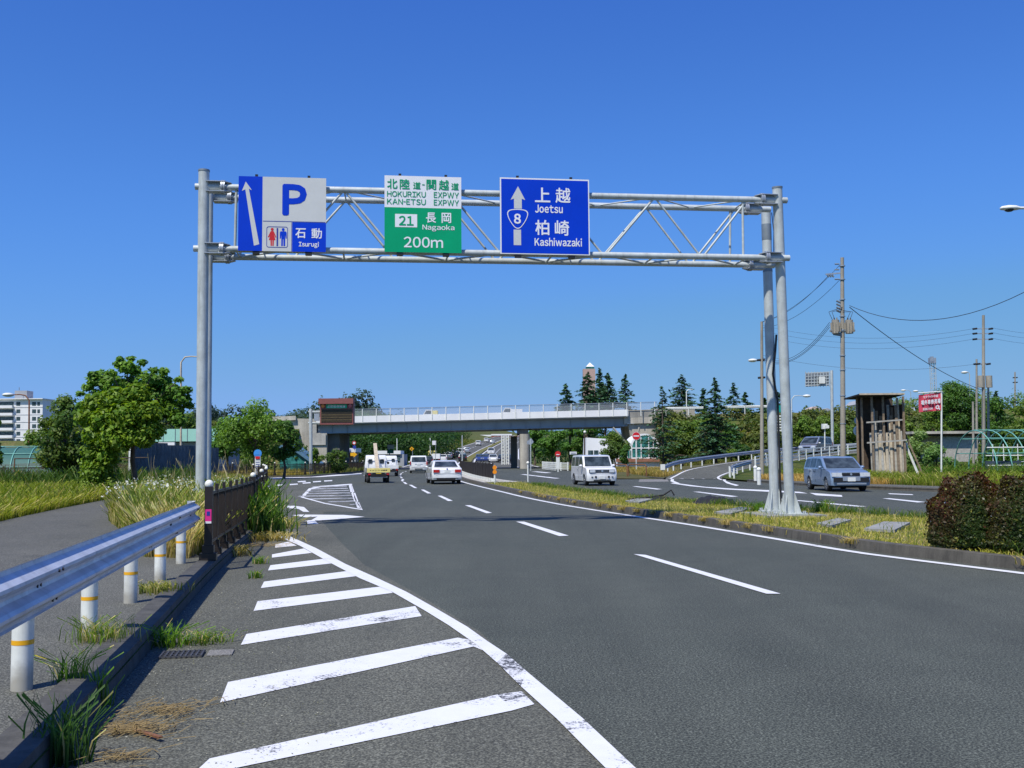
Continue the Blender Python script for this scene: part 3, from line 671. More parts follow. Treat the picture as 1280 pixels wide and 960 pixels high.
# cover patches on the rear post
def onp(b, t, f): return b+(t-b)*f
for f0, f1 in ((.79, .845), (.897, .95)):
    mb = MB(); mb.tube(onp(br2, tr2, f0), onp(br2, tr2, f1), .124, 16, caps=False); mb.build('repair_sleeve', MT['steeld'], gt)
def chord_pts(yl, yr, o):
    a = hit(244.5, yl, o); b = hit(984, yr, o); return a, b
FT = (hit(244, 233.2), hit(983.5, 250.5)); FB = (hit(242, 310.6), hit(986.5, 322.6))
RT = tuple(p+gn3*.92 + Vector((GD.x, GD.y, 0))*(.02 if i == 0 else -.05) for i, p in enumerate(FT)); RB_ = tuple(p+gn3*.92 for p in FB)
for a, b, nm in ((FT[0], FT[1], 0), (FB[0], FB[1], 0), (RT[0], RT[1], 0), (RB_[0], RB_[1], 0)):
    mb = MB(); mb.tube(a, b, .072, 14); mb.build('chord', MT['steel'], gt)
L = (FT[1]-FT[0]).length; ax = Vector((GD.x, GD.y, 0))
s_of = lambda px: (hit(px, 280)-FT[0]).dot(ax)
def on(ch, s):
    a, b = ch; return a+(b-a)*(s/(b-a).dot(ax))
tops = [s_of(x) for x in (295, 430, 562, 692, 819, 935)]
bots = [(a+b)/2 for a, b in zip(tops, tops[1:])]
br_ = []
for T, B in ((FT, FB), (RT, RB_)):
    for s0 in (tops[0], tops[-1]): br_.append((on(T, s0-(.12 if s0 > 6 else 0)), on(B, s0-(.12 if s0 > 6 else 0)), .030))
    for i, s0 in enumerate(bots):
        br_.append((on(T, tops[i]), on(B, s0-.03), .026)); br_.append((on(B, s0+.03), on(T, tops[i+1]), .026))
for i, s0 in enumerate(tops[:-1]):                      # plan bracing between front and rear chords
    m_ = (tops[i]+tops[i+1])/2
    br_.append((on(FT, s0), on(RT, m_), .018)); br_.append((on(RT, m_), on(FT, tops[i+1]), .018))
    br_.append((on(RB_, s0), on(FB, m_), .024)); br_.append((on(FB, m_), on(RB_, tops[i+1]), .024))
for s0 in tops: br_.append((on(FT, s0), on(RT, s0), .018)); br_.append((on(FB, s0), on(RB_, s0), .022))
for a, b, r in br_:
    mb = MB(); mb.tube(a, b, r, 8); mb.build('brace', MT['steel'], gt)
# flanged bracket joints where the chords meet the posts
def bracket(ch, post_s, sgn):
    p = on(ch, post_s); mb = MB(); w = .60*sgn
    for dz in (-.11, .11):
        q = [p+ax*(.06*sgn)+Vector((0, 0, dz))+gn3*(-.13), p+ax*w*.75+Vector((0, 0, dz))+gn3*(-.13), p+ax*w+Vector((0, 0, dz*.8))+gn3*(-.05), p+ax*w+Vector((0, 0, dz*.8))+gn3*.05, p+ax*w*.75+Vector((0, 0, dz))+gn3*.13, p+ax*(.06*sgn)+Vector((0, 0, dz))+gn3*.13]
        mb.prism([x-Vector((0, 0, .008)) for x in q], (0, 0, .016))
    mb.beam(p+ax*.05*sgn, p+ax*w*.62, .02, .22); mb.tube(p+ax*w*.66-ax*.02, p+ax*w*.66+ax*.02, .155, 18)
    mb.tube(p+ax*w*.74-ax*.02, p+ax*w*.74+ax*.02, .155, 18)
    for k in range(8):
        a = k*math.pi/4; o_ = gn3*math.cos(a)*.12+Vector((0, 0, math.sin(a)*.12)); mb.tube(p+o_+ax*w*.60, p+o_+ax*w*.82, .012, 6)
    mb.build('bracket', MT['zinc'], gt)
sl = (tl-FT[0]).dot(ax); srt = s_of(974); srb = s_of(979)
for ch, t in ((FT, 1), (FB, 0), (RT, 1), (RB_, 0)):
    bracket(ch, sl, 1); bracket(ch, (srt if t else srb) - (.07 if ch in (RT, RB_) else 0), -1)
mb = MB(); e = tr2-Vector((0, 0, .1)); mb.path([e+Vector((.12, -.1, 0)), e+Vector((.16, -.12, -.5)), onp(br2, tr2, .80)+Vector((.13, -.1, 0))], .012, 6)
mb.path([onp(br2, tr2, .58)+Vector((.16, -.05, 0)), onp(br2, tr2, .52)+Vector((.10, -.12, 0)), onp(br2, tr2, .45)+Vector((.02, -.14, 0)), onp(br2, tr2, .36)+Vector((.13, -.1, 0)), onp(br2, tr2, .1)+Vector((.13, -.09, 0)), br2+Vector((.15, -.1, .02))], .028, 8)
mb.build('cable_conduit', MT['black'], gt)
def board(name, label, cat, px, back='steeld'):
    (x0, y0), (x1, y1) = px; bl_ = hit(x0, y1, .17); brr = hit(x1, y1, .17); w = (brr-bl_).length; h = (hit((x0+x1)/2, y0, .17)-hit((x0+x1)/2, y1, .17)).length
    t = thing(name, label, cat, bl_, GA)
    mb = MB(); mb.box((w/2, .02, h/2), (w, .03, h)); mb.build('panel', MT['zinc'], t, world=False)
    mb = MB()
    for f in (.2, .8):
        mb.box((w*f, .06, h/2), (.06, .05, h+.12)); mb.box((w*f, .075, -.035), (.14, .13, .06))
    for z in (.09, h-.14):
        mb.box((w/2, .055, z), (w*.96, .04, .06))
    mb.build('mounting_bracket', MT['bolt'], t, world=False)
    return t, w, h
def local(mb, name, mat, t): return mb.build(name, MT[mat], t, world=False, fix=False)
# ---- parking sign
t, w, h = board('direction_sign', 'blue and grey overhead sign with a big blue P, slanted arrow and toilet symbol', 'road sign', ((297.4, 220.5), (407.3, 313.2)))
p = Plane(430, 131, 1135, 722, w, h)
mb = MB(); p.poly(mb, [(430, 131), (622, 131), (622, 722), (430, 722)], .003); p.poly(mb, [(862, 489), (1135, 489), (1135, 722), (862, 722)], .003); local(mb, 'blue_field', 'blue', t)
mb = MB(); p.poly(mb, [(622, 131), (1135, 131), (1135, 489), (862, 489), (862, 722), (622, 722)], .003); local(mb, 'grey_field', 'grey', t)
mb = MB(); p.poly(mb, [(626, 482), (1130, 482), (1130, 487), (626, 487)], .006); p.poly(mb, [(856, 491), (860, 491), (860, 720), (856, 720)], .006)
F = []
def rrect(x0, y0, x1, y1, r, n=6):
    out = []
    for cx, cy, a0 in ((x1-r, y0+r, -90), (x1-r, y1-r, 0), (x0+r, y1-r, 90), (x0+r, y0+r, 180)):
        for k in range(n+1): a = R(a0+90*k/n); out.append((cx+r*math.cos(a), cy+r*math.sin(a)))
    return out
def ring(mb, p, A, B, lift):
    n = len(A); mb.add([p.uv(*q, lift) for q in A]+[p.uv(*q, lift) for q in B], [(i, (i+1) % n, n+(i+1) % n, n+i) for i in range(n)])
ring(mb, p, rrect(656, 526, 828, 693, 18), rrect(661, 531, 823, 688, 14), .006); p.poly(mb, [(737, 538), (750, 538), (750, 681), (737, 681)], .006); local(mb, 'dividing_line', 'navy', t)
mb = MB(); p.poly(mb, [(487, 174), (537, 242), (512, 230), (599, 669), (557, 681), (484, 236), (457, 249)], .006); local(mb, 'arrow', 'grey', t)
mb = MB(); p.text(mb, 'P', 781, 184, 979, 437, .006, .045); local(mb, 'letter', 'blue', t)
def circ(x, y, r, n=14): return [(x+r*math.cos(2*math.pi*k/n), y+r*math.sin(2*math.pi*k/n)) for k in range(n)]
mb = MB(); p.poly(mb, circ(702, 549, 12), .006); p.poly(mb, [(690, 563), (714, 563), (735, 610), (728, 614), (716, 590), (729, 634), (675, 634), (688, 590), (676, 614), (667, 610)], .006); p.poly(mb, [(688, 634), (700, 634), (700, 680), (690, 680)], .006); p.poly(mb, [(704, 634), (716, 634), (714, 680), (704, 680)], .006); local(mb, 'woman_symbol', 'red', t)
mb = MB(); p.poly(mb, circ(790, 549, 12), .006); p.poly(mb, [(770, 563), (810, 563), (818, 572), (818, 620), (810, 620), (806, 585), (806, 680), (793, 680), (792, 625), (788, 625), (787, 680), (775, 680), (775, 585), (771, 620), (763, 620), (763, 572)], .006); local(mb, 'man_symbol', 'blue', t)
mb = MB(); p.text(mb, '石', 888, 536, 972, 615, .006, .022); p.text(mb, '動', 1018, 534, 1103, 616, .006, .018); p.text(mb, 'Isurugi', 916, 642, 1078, 692, .006, .03); local(mb, 'lettering', 'white2', t)
# ---- green expressway sign
t, w, h = board('direction_sign', 'white and green overhead expressway sign reading 200m', 'road sign', ((480.6, 219.6), (576.9, 314.8)))
p = Plane(165, 165, 935, 918, w, h)
mb = MB(); p.poly(mb, [(165, 165), (935, 165), (935, 478), (165, 478)], .003); p.poly(mb, [(270, 543), (490, 543), (490, 672), (270, 672)], .006); local(mb, 'white_field', 'white2', t)
mb = MB(); p.poly(mb, [(165, 478), (935, 478), (935, 918), (165, 918)], .003); local(mb, 'green_field', 'green', t)
mb = MB(); B_ = .018
for s_, x0, y0, x1, y1, bo in (('北', 190, 198, 294, 296, B_), ('陸', 316, 198, 416, 298, B_), ('道', 450, 222, 526, 294, B_), ('-', 540, 244, 566, 252, .01), ('関', 583, 196, 682, 298, B_), ('越', 708, 196, 810, 298, B_), ('道', 834, 222, 910, 294, B_),
    ('HOKURIKU', 190, 318, 577, 374, .012), ('EXPWY', 657, 318, 910, 374, .012), ('KAN-ETSU', 190, 393, 577, 449, .012), ('EXPWY', 657, 393, 910, 449, .012), ('21', 308, 560, 455, 656, .03)):
    p.text(mb, s_, x0, y0, x1, y1, .009, bo)
    if s_ in ('道', 'KAN-ETSU', 'EXPWY', '21') and x0 > 300 or s_ == '21': local(mb, 'exit_number' if s_ == '21' else 'green_lettering', 'green', t); mb = MB()
mb = MB(); p.text(mb, '長', 578, 522, 680, 624, .006, .022); p.text(mb, '岡', 735, 522, 832, 624, .006, .022); p.text(mb, 'Nagaoka', 543, 640, 865, 708, .006, .018); p.text(mb, '200m', 357, 765, 750, 872, .006, .018); local(mb, 'white_lettering', 'white2', t)
# ---- blue route sign
t, w, h = board('direction_sign', 'blue overhead sign with a white border, straight arrow and shield numbered 8', 'road sign', ((625.4, 222.2), (737.4, 317.2)))
p = Plane(202, 176, 1104, 936, w, h)
mb = MB(); p.poly(mb, [(202, 176), (1104, 176), (1104, 936), (202, 936)], .003); local(mb, 'border', 'white2', t)
mb = MB(); p.poly(mb, [(215, 190), (1092, 190), (1092, 926), (215, 926)], .006); local(mb, 'blue_field', 'blue', t)
A_ = [(383, 262), (455, 398), (420, 385), (420, 485), (342, 485), (342, 385), (308, 398)]; B2 = [(336, 694), (410, 694), (410, 848), (336, 848)]
mb = MB(); p.poly(mb, A_, .009); local(mb, 'arrow', 'grey', t); mb = MB(); p.poly(mb, B2, .009); local(mb, 'arrow_tail', 'grey', t)
sh_ = [(275, 512), (480, 512), (460, 590), (376, 700), (292, 590)]
def chaikin(P, k=3):
    for _ in range(k):
        Q = []
        for i in range(len(P)):
            a, b = P[i], P[(i+1) % len(P)]; Q += [(a[0]*.75+b[0]*.25, a[1]*.75+b[1]*.25), (a[0]*.25+b[0]*.75, a[1]*.25+b[1]*.75)]
        P = Q
    return P
sh_ = chaikin([(262, 500), (378, 484), (494, 500), (470, 600), (377, 716), (284, 600)])
def shrink(P, f, c): return [(c[0]+(x-c[0])*f, c[1]+(y-c[1])*f) for x, y in P]
mb = MB(); p.poly(mb, sh_, .011); sh0 = local(mb, 'route_shield', 'blue', t)
mb = MB(); ring(mb, p, shrink(sh_, .985, (377, 585)), shrink(sh_, .90, (377, 582)), .014); p.text(mb, '8', 340, 535, 410, 637, .014, .04)
o = mb.build('shield_outline', MT['white2'], sh0, world=False, fix=False)
mb = MB()
for s_, x0, y0, x1, y1, bo in (('上', 553, 268, 708, 416, .022), ('越', 760, 266, 912, 418, .018), ('Joetsu', 553, 440, 833, 522, .03), ('柏', 553, 592, 695, 744, .02), ('崎', 750, 592, 896, 746, .02), ('Kashiwazaki', 545, 768, 1024, 852, .03)):
    p.text(mb, s_, x0, y0, x1, y1, .009, bo)
local(mb, 'lettering', 'white2', t)
# ================================================================ GUARDRAIL, NEAR LEFT
PB = [G(27, 862, .156), G(111, 793, .156), G(163, 753.5, .156), G(200, 725.5, .156), G(226, 704.5, .156)]
gd = (PB[-1]-PB[0]).normalized(); PB = [PB[0]-gd*4.1, PB[0]-gd*2.05] + PB; gr_ = Vector((gd.y, -gd.x, 0))
g = thing('guardrail', 'blue-grey corrugated steel guardrail on white posts in the near left corner', 'guardrail', PB[2])
for q in PB:
    mb = MB(); mb.tube(q-Vector((0, 0, .05)), q+Vector((0, 0, .70)), .066, 20); po = mb.build('post', MT['postn'], g)
    mb = MB(); mb.tube(q+Vector((0, 0, .285)), q+Vector((0, 0, .315)), .0675, 20, caps=False); mb.build('yellow_band', MT['yellow'], po)
    mb = MB(); mb.box(q+gr_*.10+Vector((0, 0, .66)), (.07, .1, .3), math.atan2(gd.y, gd.x)-math.pi/2); mb.build('bracket', MT['zinc'], po)
WB = [(.015, 0), (0, .012), (.006, .035), (.035, .055), (.075, .085), (.078, .105), (.06, .125), (.012, .155), (.004, .175), (.012, .195), (.06, .225), (.078, .245), (.075, .265), (.035, .295), (.006, .315), (0, .338), (.015, .35)]
def wbeam(name, pts, parent, mat, zb, o, thick=.004, base=None):
    mb = MB(); R_ = [off(pts, o+a) for a, _ in WB]
    rows = [[(q[0], q[1], (pt[2] if len(pt) > 2 else 0)+zb+h_) for q, pt in zip(r, pts)] for r, (_, h_) in zip(R_, WB)]
    for a, b in zip(rows, rows[1:]): mb.strip(a, b, True)
    return mb.build(name, mat, parent, fix=False)
line = [PB[0]-gd*1] + [PB[0]+gd*(i*1.0) for i in range(0, 13)]; line = [tuple(v) for v in line if (v-PB[0]).dot(gd) < (PB[-1]-PB[0]).length+.33] + [tuple(PB[-1]+gd*.36)]
rail_o = wbeam('rail', line, g, MT['rail'], .50, .14)
for q in PB:
    for (ds, dz) in ((-.05, .06), (.05, .06), (-.05, .245), (.05, .245), (-.28, .175), (-.20, .175)) if True else ():
        fz = interp(dz, [(h_, a) for a, h_ in WB]); c0 = q+gd*ds+gr_*(.14+fz-.002)+Vector((0, 0, .50+dz)); mb = MB(); mb.tube(c0, c0+gr_*.01, .011, 8); mb.build('bolt', MT['bolt'], g)
mb = MB(); e = Vector(line[-1]); n_ = 9                     # folded end of the beam
pr = [e+gr_*(.14+a)+Vector((0, 0, .50+h_)) for a, h_ in WB]; pr2 = [x+gd*.035-gr_*.05 for x in pr]; pr3 = [e+gd*.03+gr_*.03+Vector((0, 0, .50+h_)) for a, h_ in WB]
mb.strip(pr, pr2, True); mb.strip(pr2, pr3, True); mb.build('end_cap', MT['rail'], g, fix=False)
# ================================================================ BROWN KERBSIDE FENCE WITH GLOBE POSTS
def fence(line, name, label, gap=2.0, globe_every=4, z=.17, h=1.0, globes=True, start=0.0, sticker=False):
    W_ = walk(line, gap/2, start); t = thing(name, label, 'fence', (W_[0][0].x, W_[0][0].y, z))
    for i, (q, d) in enumerate(W_):
        big = i % globe_every == 0
        if i % 2 and not big and gap > 1.5 and i > 8: continue
        r = .055 if big else .024; mb = MB(); b = Vector((q.x, q.y, z)); a = math.atan2(d.y, d.x)
        mb.box(b+Vector((0, 0, h*.5+(.02 if big else .03))), (r*2, r*2, h+(.04 if big else .06)), a)
        if big or i < 6: mb.box(b+Vector((0, 0, .05)), (r*2+.10, r*2+.12, .1), a); mb.box(b+Vector((0, 0, .15)), (r*2+.05, r*2+.05, .12), a)
        po = mb.build('post', MT['brown'], t)
        if big and globes: mb = MB(); mb.sphere(b+Vector((0, 0, h+.075)), .062); mb.build('globe', MT['globe'], po)
        if big and sticker and i == 0:
            mb = MB(); rr = Vector((math.sin(a), -math.cos(a), 0)); f = -Vector((math.cos(a), math.sin(a), 0))*.0575
            mb.box(b+f+Vector((0, 0, .62)), (.002, .085, .2), a); mb.build('sticker', MT['pink'], po)
            mb = MB(); mb.box(b+f*1.05+Vector((0, 0, .66)), (.002, .045, .06), a); mb.build('sticker_mark', MT['navy'], po)
            mb = MB(); mb.box(b+f*1.05+Vector((0, 0, .535)), (.002, .085, .03), a); mb.build('sticker_mark', MT['white2'], po)
    ln = [q for q, d in W_]
    for zz, s in ((z+h-.06, .03), (z+.24, .028)):
        mb = MB()
        for a, b in zip(ln, ln[1:]): mb.beam((a.x, a.y, zz), (b.x, b.y, zz), .035, s*1.3)
        mb.build('top_rail' if zz > .7 else 'bottom_rail', MT['brown'], t)
    mb = MB()
    for (q, d) in walk(line, .10, start):
        if (q-W_[-1][0]).dot(d) < 0: mb.beam((q.x, q.y, z+.25), (q.x, q.y, z+h-.07), .012, .022, up=(d.x, d.y, 0))
    mb.build('balusters', MT['brownp'], t); return t
FL = [Vector(q[:2]) for q in off([p for p in KL if p[1] > 14.0], -.13)]
fence([tuple(p) for p in FL], 'pedestrian_fence', 'dark brown picket fence with white globe caps rising from the near left kerb beside reeds', globe_every=8, start=.35, sticker=True)
FC = [Vector(q[:2]) for q in off([p for p in KC if p[0] > -24], -.14)]
fence([tuple(p) for p in FC], 'pedestrian_fence', 'short dark brown fence turning the corner beside the bus stop pole', globe_every=4)
F2 = [Vector(q) for q in ((-40, 93.2), (-30, 91.9), (-20.3, 89.4), (-18.4, 90.6), (-18.0, 104), (-17.8, 128))]
fence([tuple(p) for p in F2], 'pedestrian_fence', 'dark fence with small white caps across the side road below the message board', globe_every=4)
# ================================================================ SIGNS AND POLES
def pole_sign(name, label, cat, base, h, r=.035, mat='postw', group=None):
    t = thing(name, label, cat, base, 0, group); mb = MB(); mb.tube(base, Vector(base)+Vector((0, 0, h)), r, 10); mb.build('pole', MT[mat], t); return t
def disc(mb, c, r, n=24, d=(0, -1, 0), th=.012): c = Vector(c); d = Vector(d).normalized(); mb.tube(c, c+d*th, r, n)
b = G(795.5, 592, .12); t = pole_sign('no_entry_sign', 'round red no-entry sign with a white bar on a white pole', 'road sign', b, 3.35)
c = at(795.3, 545, b.y-.06); mb = MB(); disc(mb, c, .34); mb.build('rim', MT['white2'], t); mb = MB(); disc(mb, c+Vector((0, -.012, 0)), .32, th=.006); mb.build('red_disc', MT['red'], t); mb = MB(); mb.box(c+Vector((0, -.022, 0)), (.46, .006, .10)); mb.build('white_bar', MT['white2'], t)
# bus stop board, left
b = G(322, 603.5, .15); t = thing('bus_stop_sign', 'white bus stop board with a blue and red round top on the left corner', 'bus stop sign', b)
mb = MB(); mb.box(b+Vector((0, 0, .85)), (.34, .06, 1.5)); mb.box(b+Vector((0, 0, .06)), (.36, .3, .12)); mb.tube(b, b+Vector((0, .06, 1.7)), .025, 8); mb.build('board', MT['postw'], t)
mb = MB(); disc(mb, b+Vector((0, -.02, 1.78)), .24, th=.04); mb.build('blue_disc', M('sky_blue_enamel', (.06, .30, .75), .4), t)
mb = MB(); mb.box(b+Vector((0, -.045, 1.66)), (.36, .03, .14)); mb.build('white_band', MT['white2'], t)
mb = MB(); mb.box(b+Vector((0, -.065, 1.52)), (.26, .02, .16)); mb.build('red_lettering', MT['red'], t)
mb = MB()
for k in range(7): mb.box(b+Vector((0, -.036, 1.25-.13*k)), (.24, .012, .03))
mb.build('timetable', MT['navy'], t)
# message board
b = at(388.5, 588, 100); b.z = .1; t = thing('message_board', 'brown electronic message board on a tall grey pole before the overpass', 'message board', b)
mb = MB(); mb.tube(b, at(388.5, 511, 100), .16, 14); mb.build('pole', MT['steel'], t)
mb = MB(); mb.tube(b, b+Vector((0, 0, .5)), .22, 12); mb.build('pole_base', MT['steeld'], t)
for y in (514.5, 528.5):
    mb = MB(); mb.tube(at(385.5, y, 100), at(402, y, 100), .075, 8); mb.tube(at(386, y+1.2, 101), at(402, y+1.2, 101), .07, 8); mb.build('arm', MT['steel'], t)
mb = MB(); mb.box((at(396, 521.5, 100)+at(396, 521.5, 100))/2, (.5, .2, .7)); mb.build('control_box', MT['zinc'], t)
c = at(420.7, 514.3, 99.6); w_ = 41.5/1300*100; h_ = 32.5/1300*100
mb = MB(); mb.box(c+Vector((0, .5, 0)), (w_, 1.0, h_)); hv = mb.build('housing', MT['vms'], t)
mb = MB(); mb.box(c+Vector((0, -.2, h_/2-.28)), (w_+.12, .6, .52)); mb.build('hood', MT['vms'], hv)
mb = MB(); mb.box(c+Vector((0, -.02, -.42)), (w_*.92, .06, 1.22)); mb.build('led_panel', MT['vmsd'], hv)
mb = MB()
for r_ in range(5): mb.box(c+Vector((0, -.06, -.9+.24*r_)), (w_*.9, .02, .05))
mb.build('panel_louvres', MT['brown'], hv)
mb = MB(); mb.box(c+Vector((0, -.03, .49)), (w_*.62, .06, .38)); gp = mb.build('green_panel', MT['vmsg'], hv)
mb = MB(); pl = Plane(0, 0, 100, 20, w_*.58, .30)
pl.text(mb, '北陸道・関越道', 4, 2, 96, 18, 0, .02); mb.v = [tuple(Vector(q)+c+Vector((-w_*.29, -.075, .34))) for q in mb.v]; mb.build('lettering', MT['white2'], gp, fix=False)
for dx, mn, nm in ((-w_*.41, 'amber', 'amber_lamp'), (w_*.41, 'tail', 'red_lamp')):
    mb = MB(); mb.tube(c+Vector((dx, -.02, .52)), c+Vector((dx, -.08, .52)), .17, 16); mb.build(nm, MT[mn], hv)
# delineators in the median
b = G(618.5, 604, .15); t = pole_sign('delineator_post', 'white stub post with two orange reflectors on the concrete median', 'delineator', b, .62, .05)
for dz in (.98, .74):
    mb = MB(); disc(mb, b+Vector((0, -.05, dz-.12)), .115, th=.03); mb.build('reflector', MT['orange'], t)
mb = MB(); mb.box(b+Vector((0, 0, .75)), (.05, .03, .5)); mb.build('reflector_frame', MT['yellow'], t)
b = G(660, 602.5, .12); t = pole_sign('marker_post', 'slim white post with a ball top at the end of the dark median barrier', 'marker post', b, 1.05, .04)
mb = MB(); mb.sphere(b+Vector((0, 0, 1.12)), .09); mb.build('ball', MT['globe'], t)
# dark median barrier
BL = [Vector((p[0]+.75, p[1])) for p in off(ML, .2) if 61.0 < p[1] < 116]
t = thing('median_barrier', 'long dark brown screen barrier standing on white blocks along the median', 'barrier', (BL[0].x, BL[0].y, .15))
mb = MB()
for a, b in zip(BL, BL[1:]): mb.beam((a.x, a.y, .78), (b.x, b.y, .78), .03, .86)
mb.build('screen', MT['brownp'], t)
for i, (q, d) in enumerate(walk([tuple(p) for p in BL], 2.0)):
    mb = MB(); mb.box((q.x, q.y, .70), (.07, .07, 1.12), math.atan2(d.y, d.x)); mb.build('post', MT['brown'], t)
mb = MB()
for (q, d) in walk([tuple(p) for p in BL], 1.25, .3): mb.box((q.x, q.y, .245), (.7, .22, .2), math.atan2(d.y, d.x))
mb.build('base_blocks', MT['postw'], t)
# slabs, rags and pad in the median
def slab(px, lab):
    mb = MB(); q = [G(x, y, .13) for x, y in px]; mb.prism(q, (0, 0, .055)); solid('concrete_slab', MT['slab'], lab, 'slab', mb, 'flat covers set in the median grass')
slab([(1021, 657), (1047, 650.5), (1064, 652.5), (1040, 660)], 'small grey cover slab in the grass just right of the gantry feet')
slab([(1080, 664), (1105, 655), (1138, 656), (1118, 666)], 'large grey cover slab in the grass between gantry and red bush')
slab([(893, 642.5), (925, 636), (940, 637.5), (913, 644.5)], 'grey cover slab in the grass left of the gantry feet')
slab([(781, 628), (800, 624.5), (818, 625), (799, 630)], 'leftmost pale cover slab in the median grass')
def rag(cx, cy, sx, sy, hgt, lab, seed, strap=None):
    rs = random.Random(seed); c = G(cx, cy, .16); mb = MB(); nx, ny = 14, 9; vs = []
    for j in range(ny):
        for i in range(nx):
            u = i/(nx-1)*2-1; v = j/(ny-1)*2-1; e = max(0, 1-u*u)*max(0, 1-v*v)
            vs.append(c+Vector((u*sx*(1-.25*v*v)+rs.uniform(-.04, .04), v*sy+rs.uniform(-.05, .05), -.02+hgt*e**.5*(.6+.6*rs.random()))))
    mb.add(vs, [(j*nx+i, j*nx+i+1, (j+1)*nx+i+1, (j+1)*nx+i) for j in range(ny-1) for i in range(nx-1)], True)
    if strap: mb.path([c+Vector(s) for s in strap], .03, 6)
    solid('plastic_sheet', MT['tarp'], lab, 'plastic sheet', mb)
rag(893, 628.5, .62, .75, .22, 'crumpled black plastic sheet lying in the median grass left of the gantry', 3)
rag(826, 624, .42, .35, .12, 'black strip of plastic curling up from the median grass', 4, [(-1.1, .2, 0), (-.4, .1, .06), (.1, .0, .14), (.35, 0, .3), (.45, 0, .12)])
# drain grate by the kerb
c = G(228, 818, .013); t = thing('drain_grate', 'small iron drain grate at the foot of the left kerb', 'drain', c, R(10))
mb = MB(); 
for k in range(9): mb.box((-.16+.04*k, 0, .006), (.014, .26, .014))
for k in range(4): mb.box((0, -.12+.08*k, .004), (.34, .012, .012))
mb.build('grid', MT['grate'], t, world=False); mb = MB(); mb.box((.30, .02, -.002), (.2, .24, .01)); mb.build('concrete_edge', MT['patch'], t, world=False)
# ================================================================ OVERPASS
def dz(x): return 6.12+(x+25.8)*.0165                  # underside of the parapet along the bridge
t = thing('overpass', 'long low road overpass with white parapet and wire screen crossing both carriageways', 'overpass', (-25.8, 140, 0))
X = [-26.2+2*i for i in range(22)]; X = [x for x in X if x < 15.5]+[15.5]
def slabx(mb, y0, y1, a, b, xs=None):
    xs = xs or X
    for q0, q1 in zip(xs, xs[1:]):
        mb.add([(q0, y0, dz(q0)+a), (q1, y0, dz(q1)+a), (q1, y0, dz(q1)+b), (q0, y0, dz(q0)+b), (q0, y1, dz(q0)+a), (q1, y1, dz(q1)+a), (q1, y1, dz(q1)+b), (q0, y1, dz(q0)+b)],
               [(0, 1, 2, 3), (4, 7, 6, 5), (3, 2, 6, 7), (0, 4, 5, 1)]+([(0, 3, 7, 4)] if q0 == xs[0] else [])+([(1, 5, 6, 2)] if q1 == xs[-1] else []))
mb = MB(); slabx(mb, 139.0, 150.6, -.02, .12); mb.build('deck', MT['concl'], t)
mb = MB(); slabx(mb, 138.9, 139.2, .121, .98); slabx(mb, 150.2, 150.5, .121, .98); mb.build('parapet', MT['wall'], t)
GM = M('girder_paint', (.31, .35, .38), .5, .1, .1, .5)
for y in (140.0, 143.2, 146.4, 149.6):
    mb = MB(); slabx(mb, y, y+.06, -1.16, -.021); slabx(mb, y-.22, y+.28, -1.22, -1.161)
    if y == 140.0:
        for x in X[1:-1]: mb.box((x, y-.07, dz(x)-.6), (.03, .14, 1.1))
    mb.build('girder', GM, t)
mb = MB(); xs = [-25.6+1.86*i for i in range(25) if -25.6+1.86*i < 19.4]
for x in xs: mb = MB(); mb.box((x, 138.86, dz(x)+1.0), (.10, .08, 1.85)); mb.build('screen_post', MT['postw'], t)
X2 = X+[17.5, 19.4]
mb = MB()
for q0, q1 in zip(X2, X2[1:]): mb.add([(q0, 138.92, dz(q0)+.98), (q1, 138.92, dz(q1)+.98), (q1, 138.92, dz(q1)+1.9), (q0, 138.92, dz(q0)+1.9)], [(0, 1, 2, 3)])
mb.build('wire_screen', MT['mesh'], t)
mb = MB(); slabx(mb, 138.84, 138.90, 1.88, 1.94, X2); mb.build('screen_rail', MT['zinc'], t)
for y in (140.1, 147.6):
    mb = MB(); mb.tube((1.65, y, -.1), (1.65, y, dz(0)-1.9), .68, 24); mb.build('pier', MT['conc'], t)
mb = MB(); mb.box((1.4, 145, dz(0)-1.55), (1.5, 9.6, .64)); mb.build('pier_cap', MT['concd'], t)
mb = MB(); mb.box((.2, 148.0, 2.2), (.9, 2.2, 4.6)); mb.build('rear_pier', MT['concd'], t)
mb = MB(); mb.box((-24.1, 145.0, 2.45), (1.5, 8.6, 4.9)); mb.build('left_pier', MT['concd'], t)  # dark concrete colour paints in the deck's shadow on this wall
# abutments
t = thing('abutment', 'stained concrete abutment wall carrying the left end of the overpass', 'abutment', (-27, 140, 0))
mb = MB(); mb.prism([(-29.4, 139.6, 0), (-24.9, 139.6, 0), (-24.9, 139.6, 5.0), (-26.3, 139.6, 5.0), (-26.3, 139.6, 6.9), (-30.8, 139.6, 7.0)], (0, 12, 0)); mb.build('wall', MT['conc'], t)
mb = MB(); mb.prism([(-27.0, 139.4, 3.4), (-25.0, 139.4, 3.4), (-25.0, 139.4, 4.9), (-26.24, 139.4, 4.95), (-26.24, 139.4, 6.2), (-27.0, 139.4, 6.2)], (0, .15, 0)); mb.build('new_panel', MT['concl'], t)
mb = MB(); mb.prism([(-33, 139.2, 6.6), (-29.0, 139.2, 6.75), (-29.0, 139.2, 7.3), (-33, 139.2, 7.2)], (0, .3, 0)); mb.build('wing_wall', MT['conc'], t)
t = thing('abutment', 'stained concrete abutment and parapet wall at the right end of the overpass', 'abutment', (17, 140, 0))
mb = MB(); mb.prism([(15.0, 139.5, 5.9), (19.9, 139.5, 5.98), (24.5, 139.5, 6.0), (24.5, 139.5, 7.95), (19.9, 139.5, 7.85), (15.0, 139.5, 7.7)], (0, .35, 0)); mb.build('parapet_wall', MT['conc'], t)
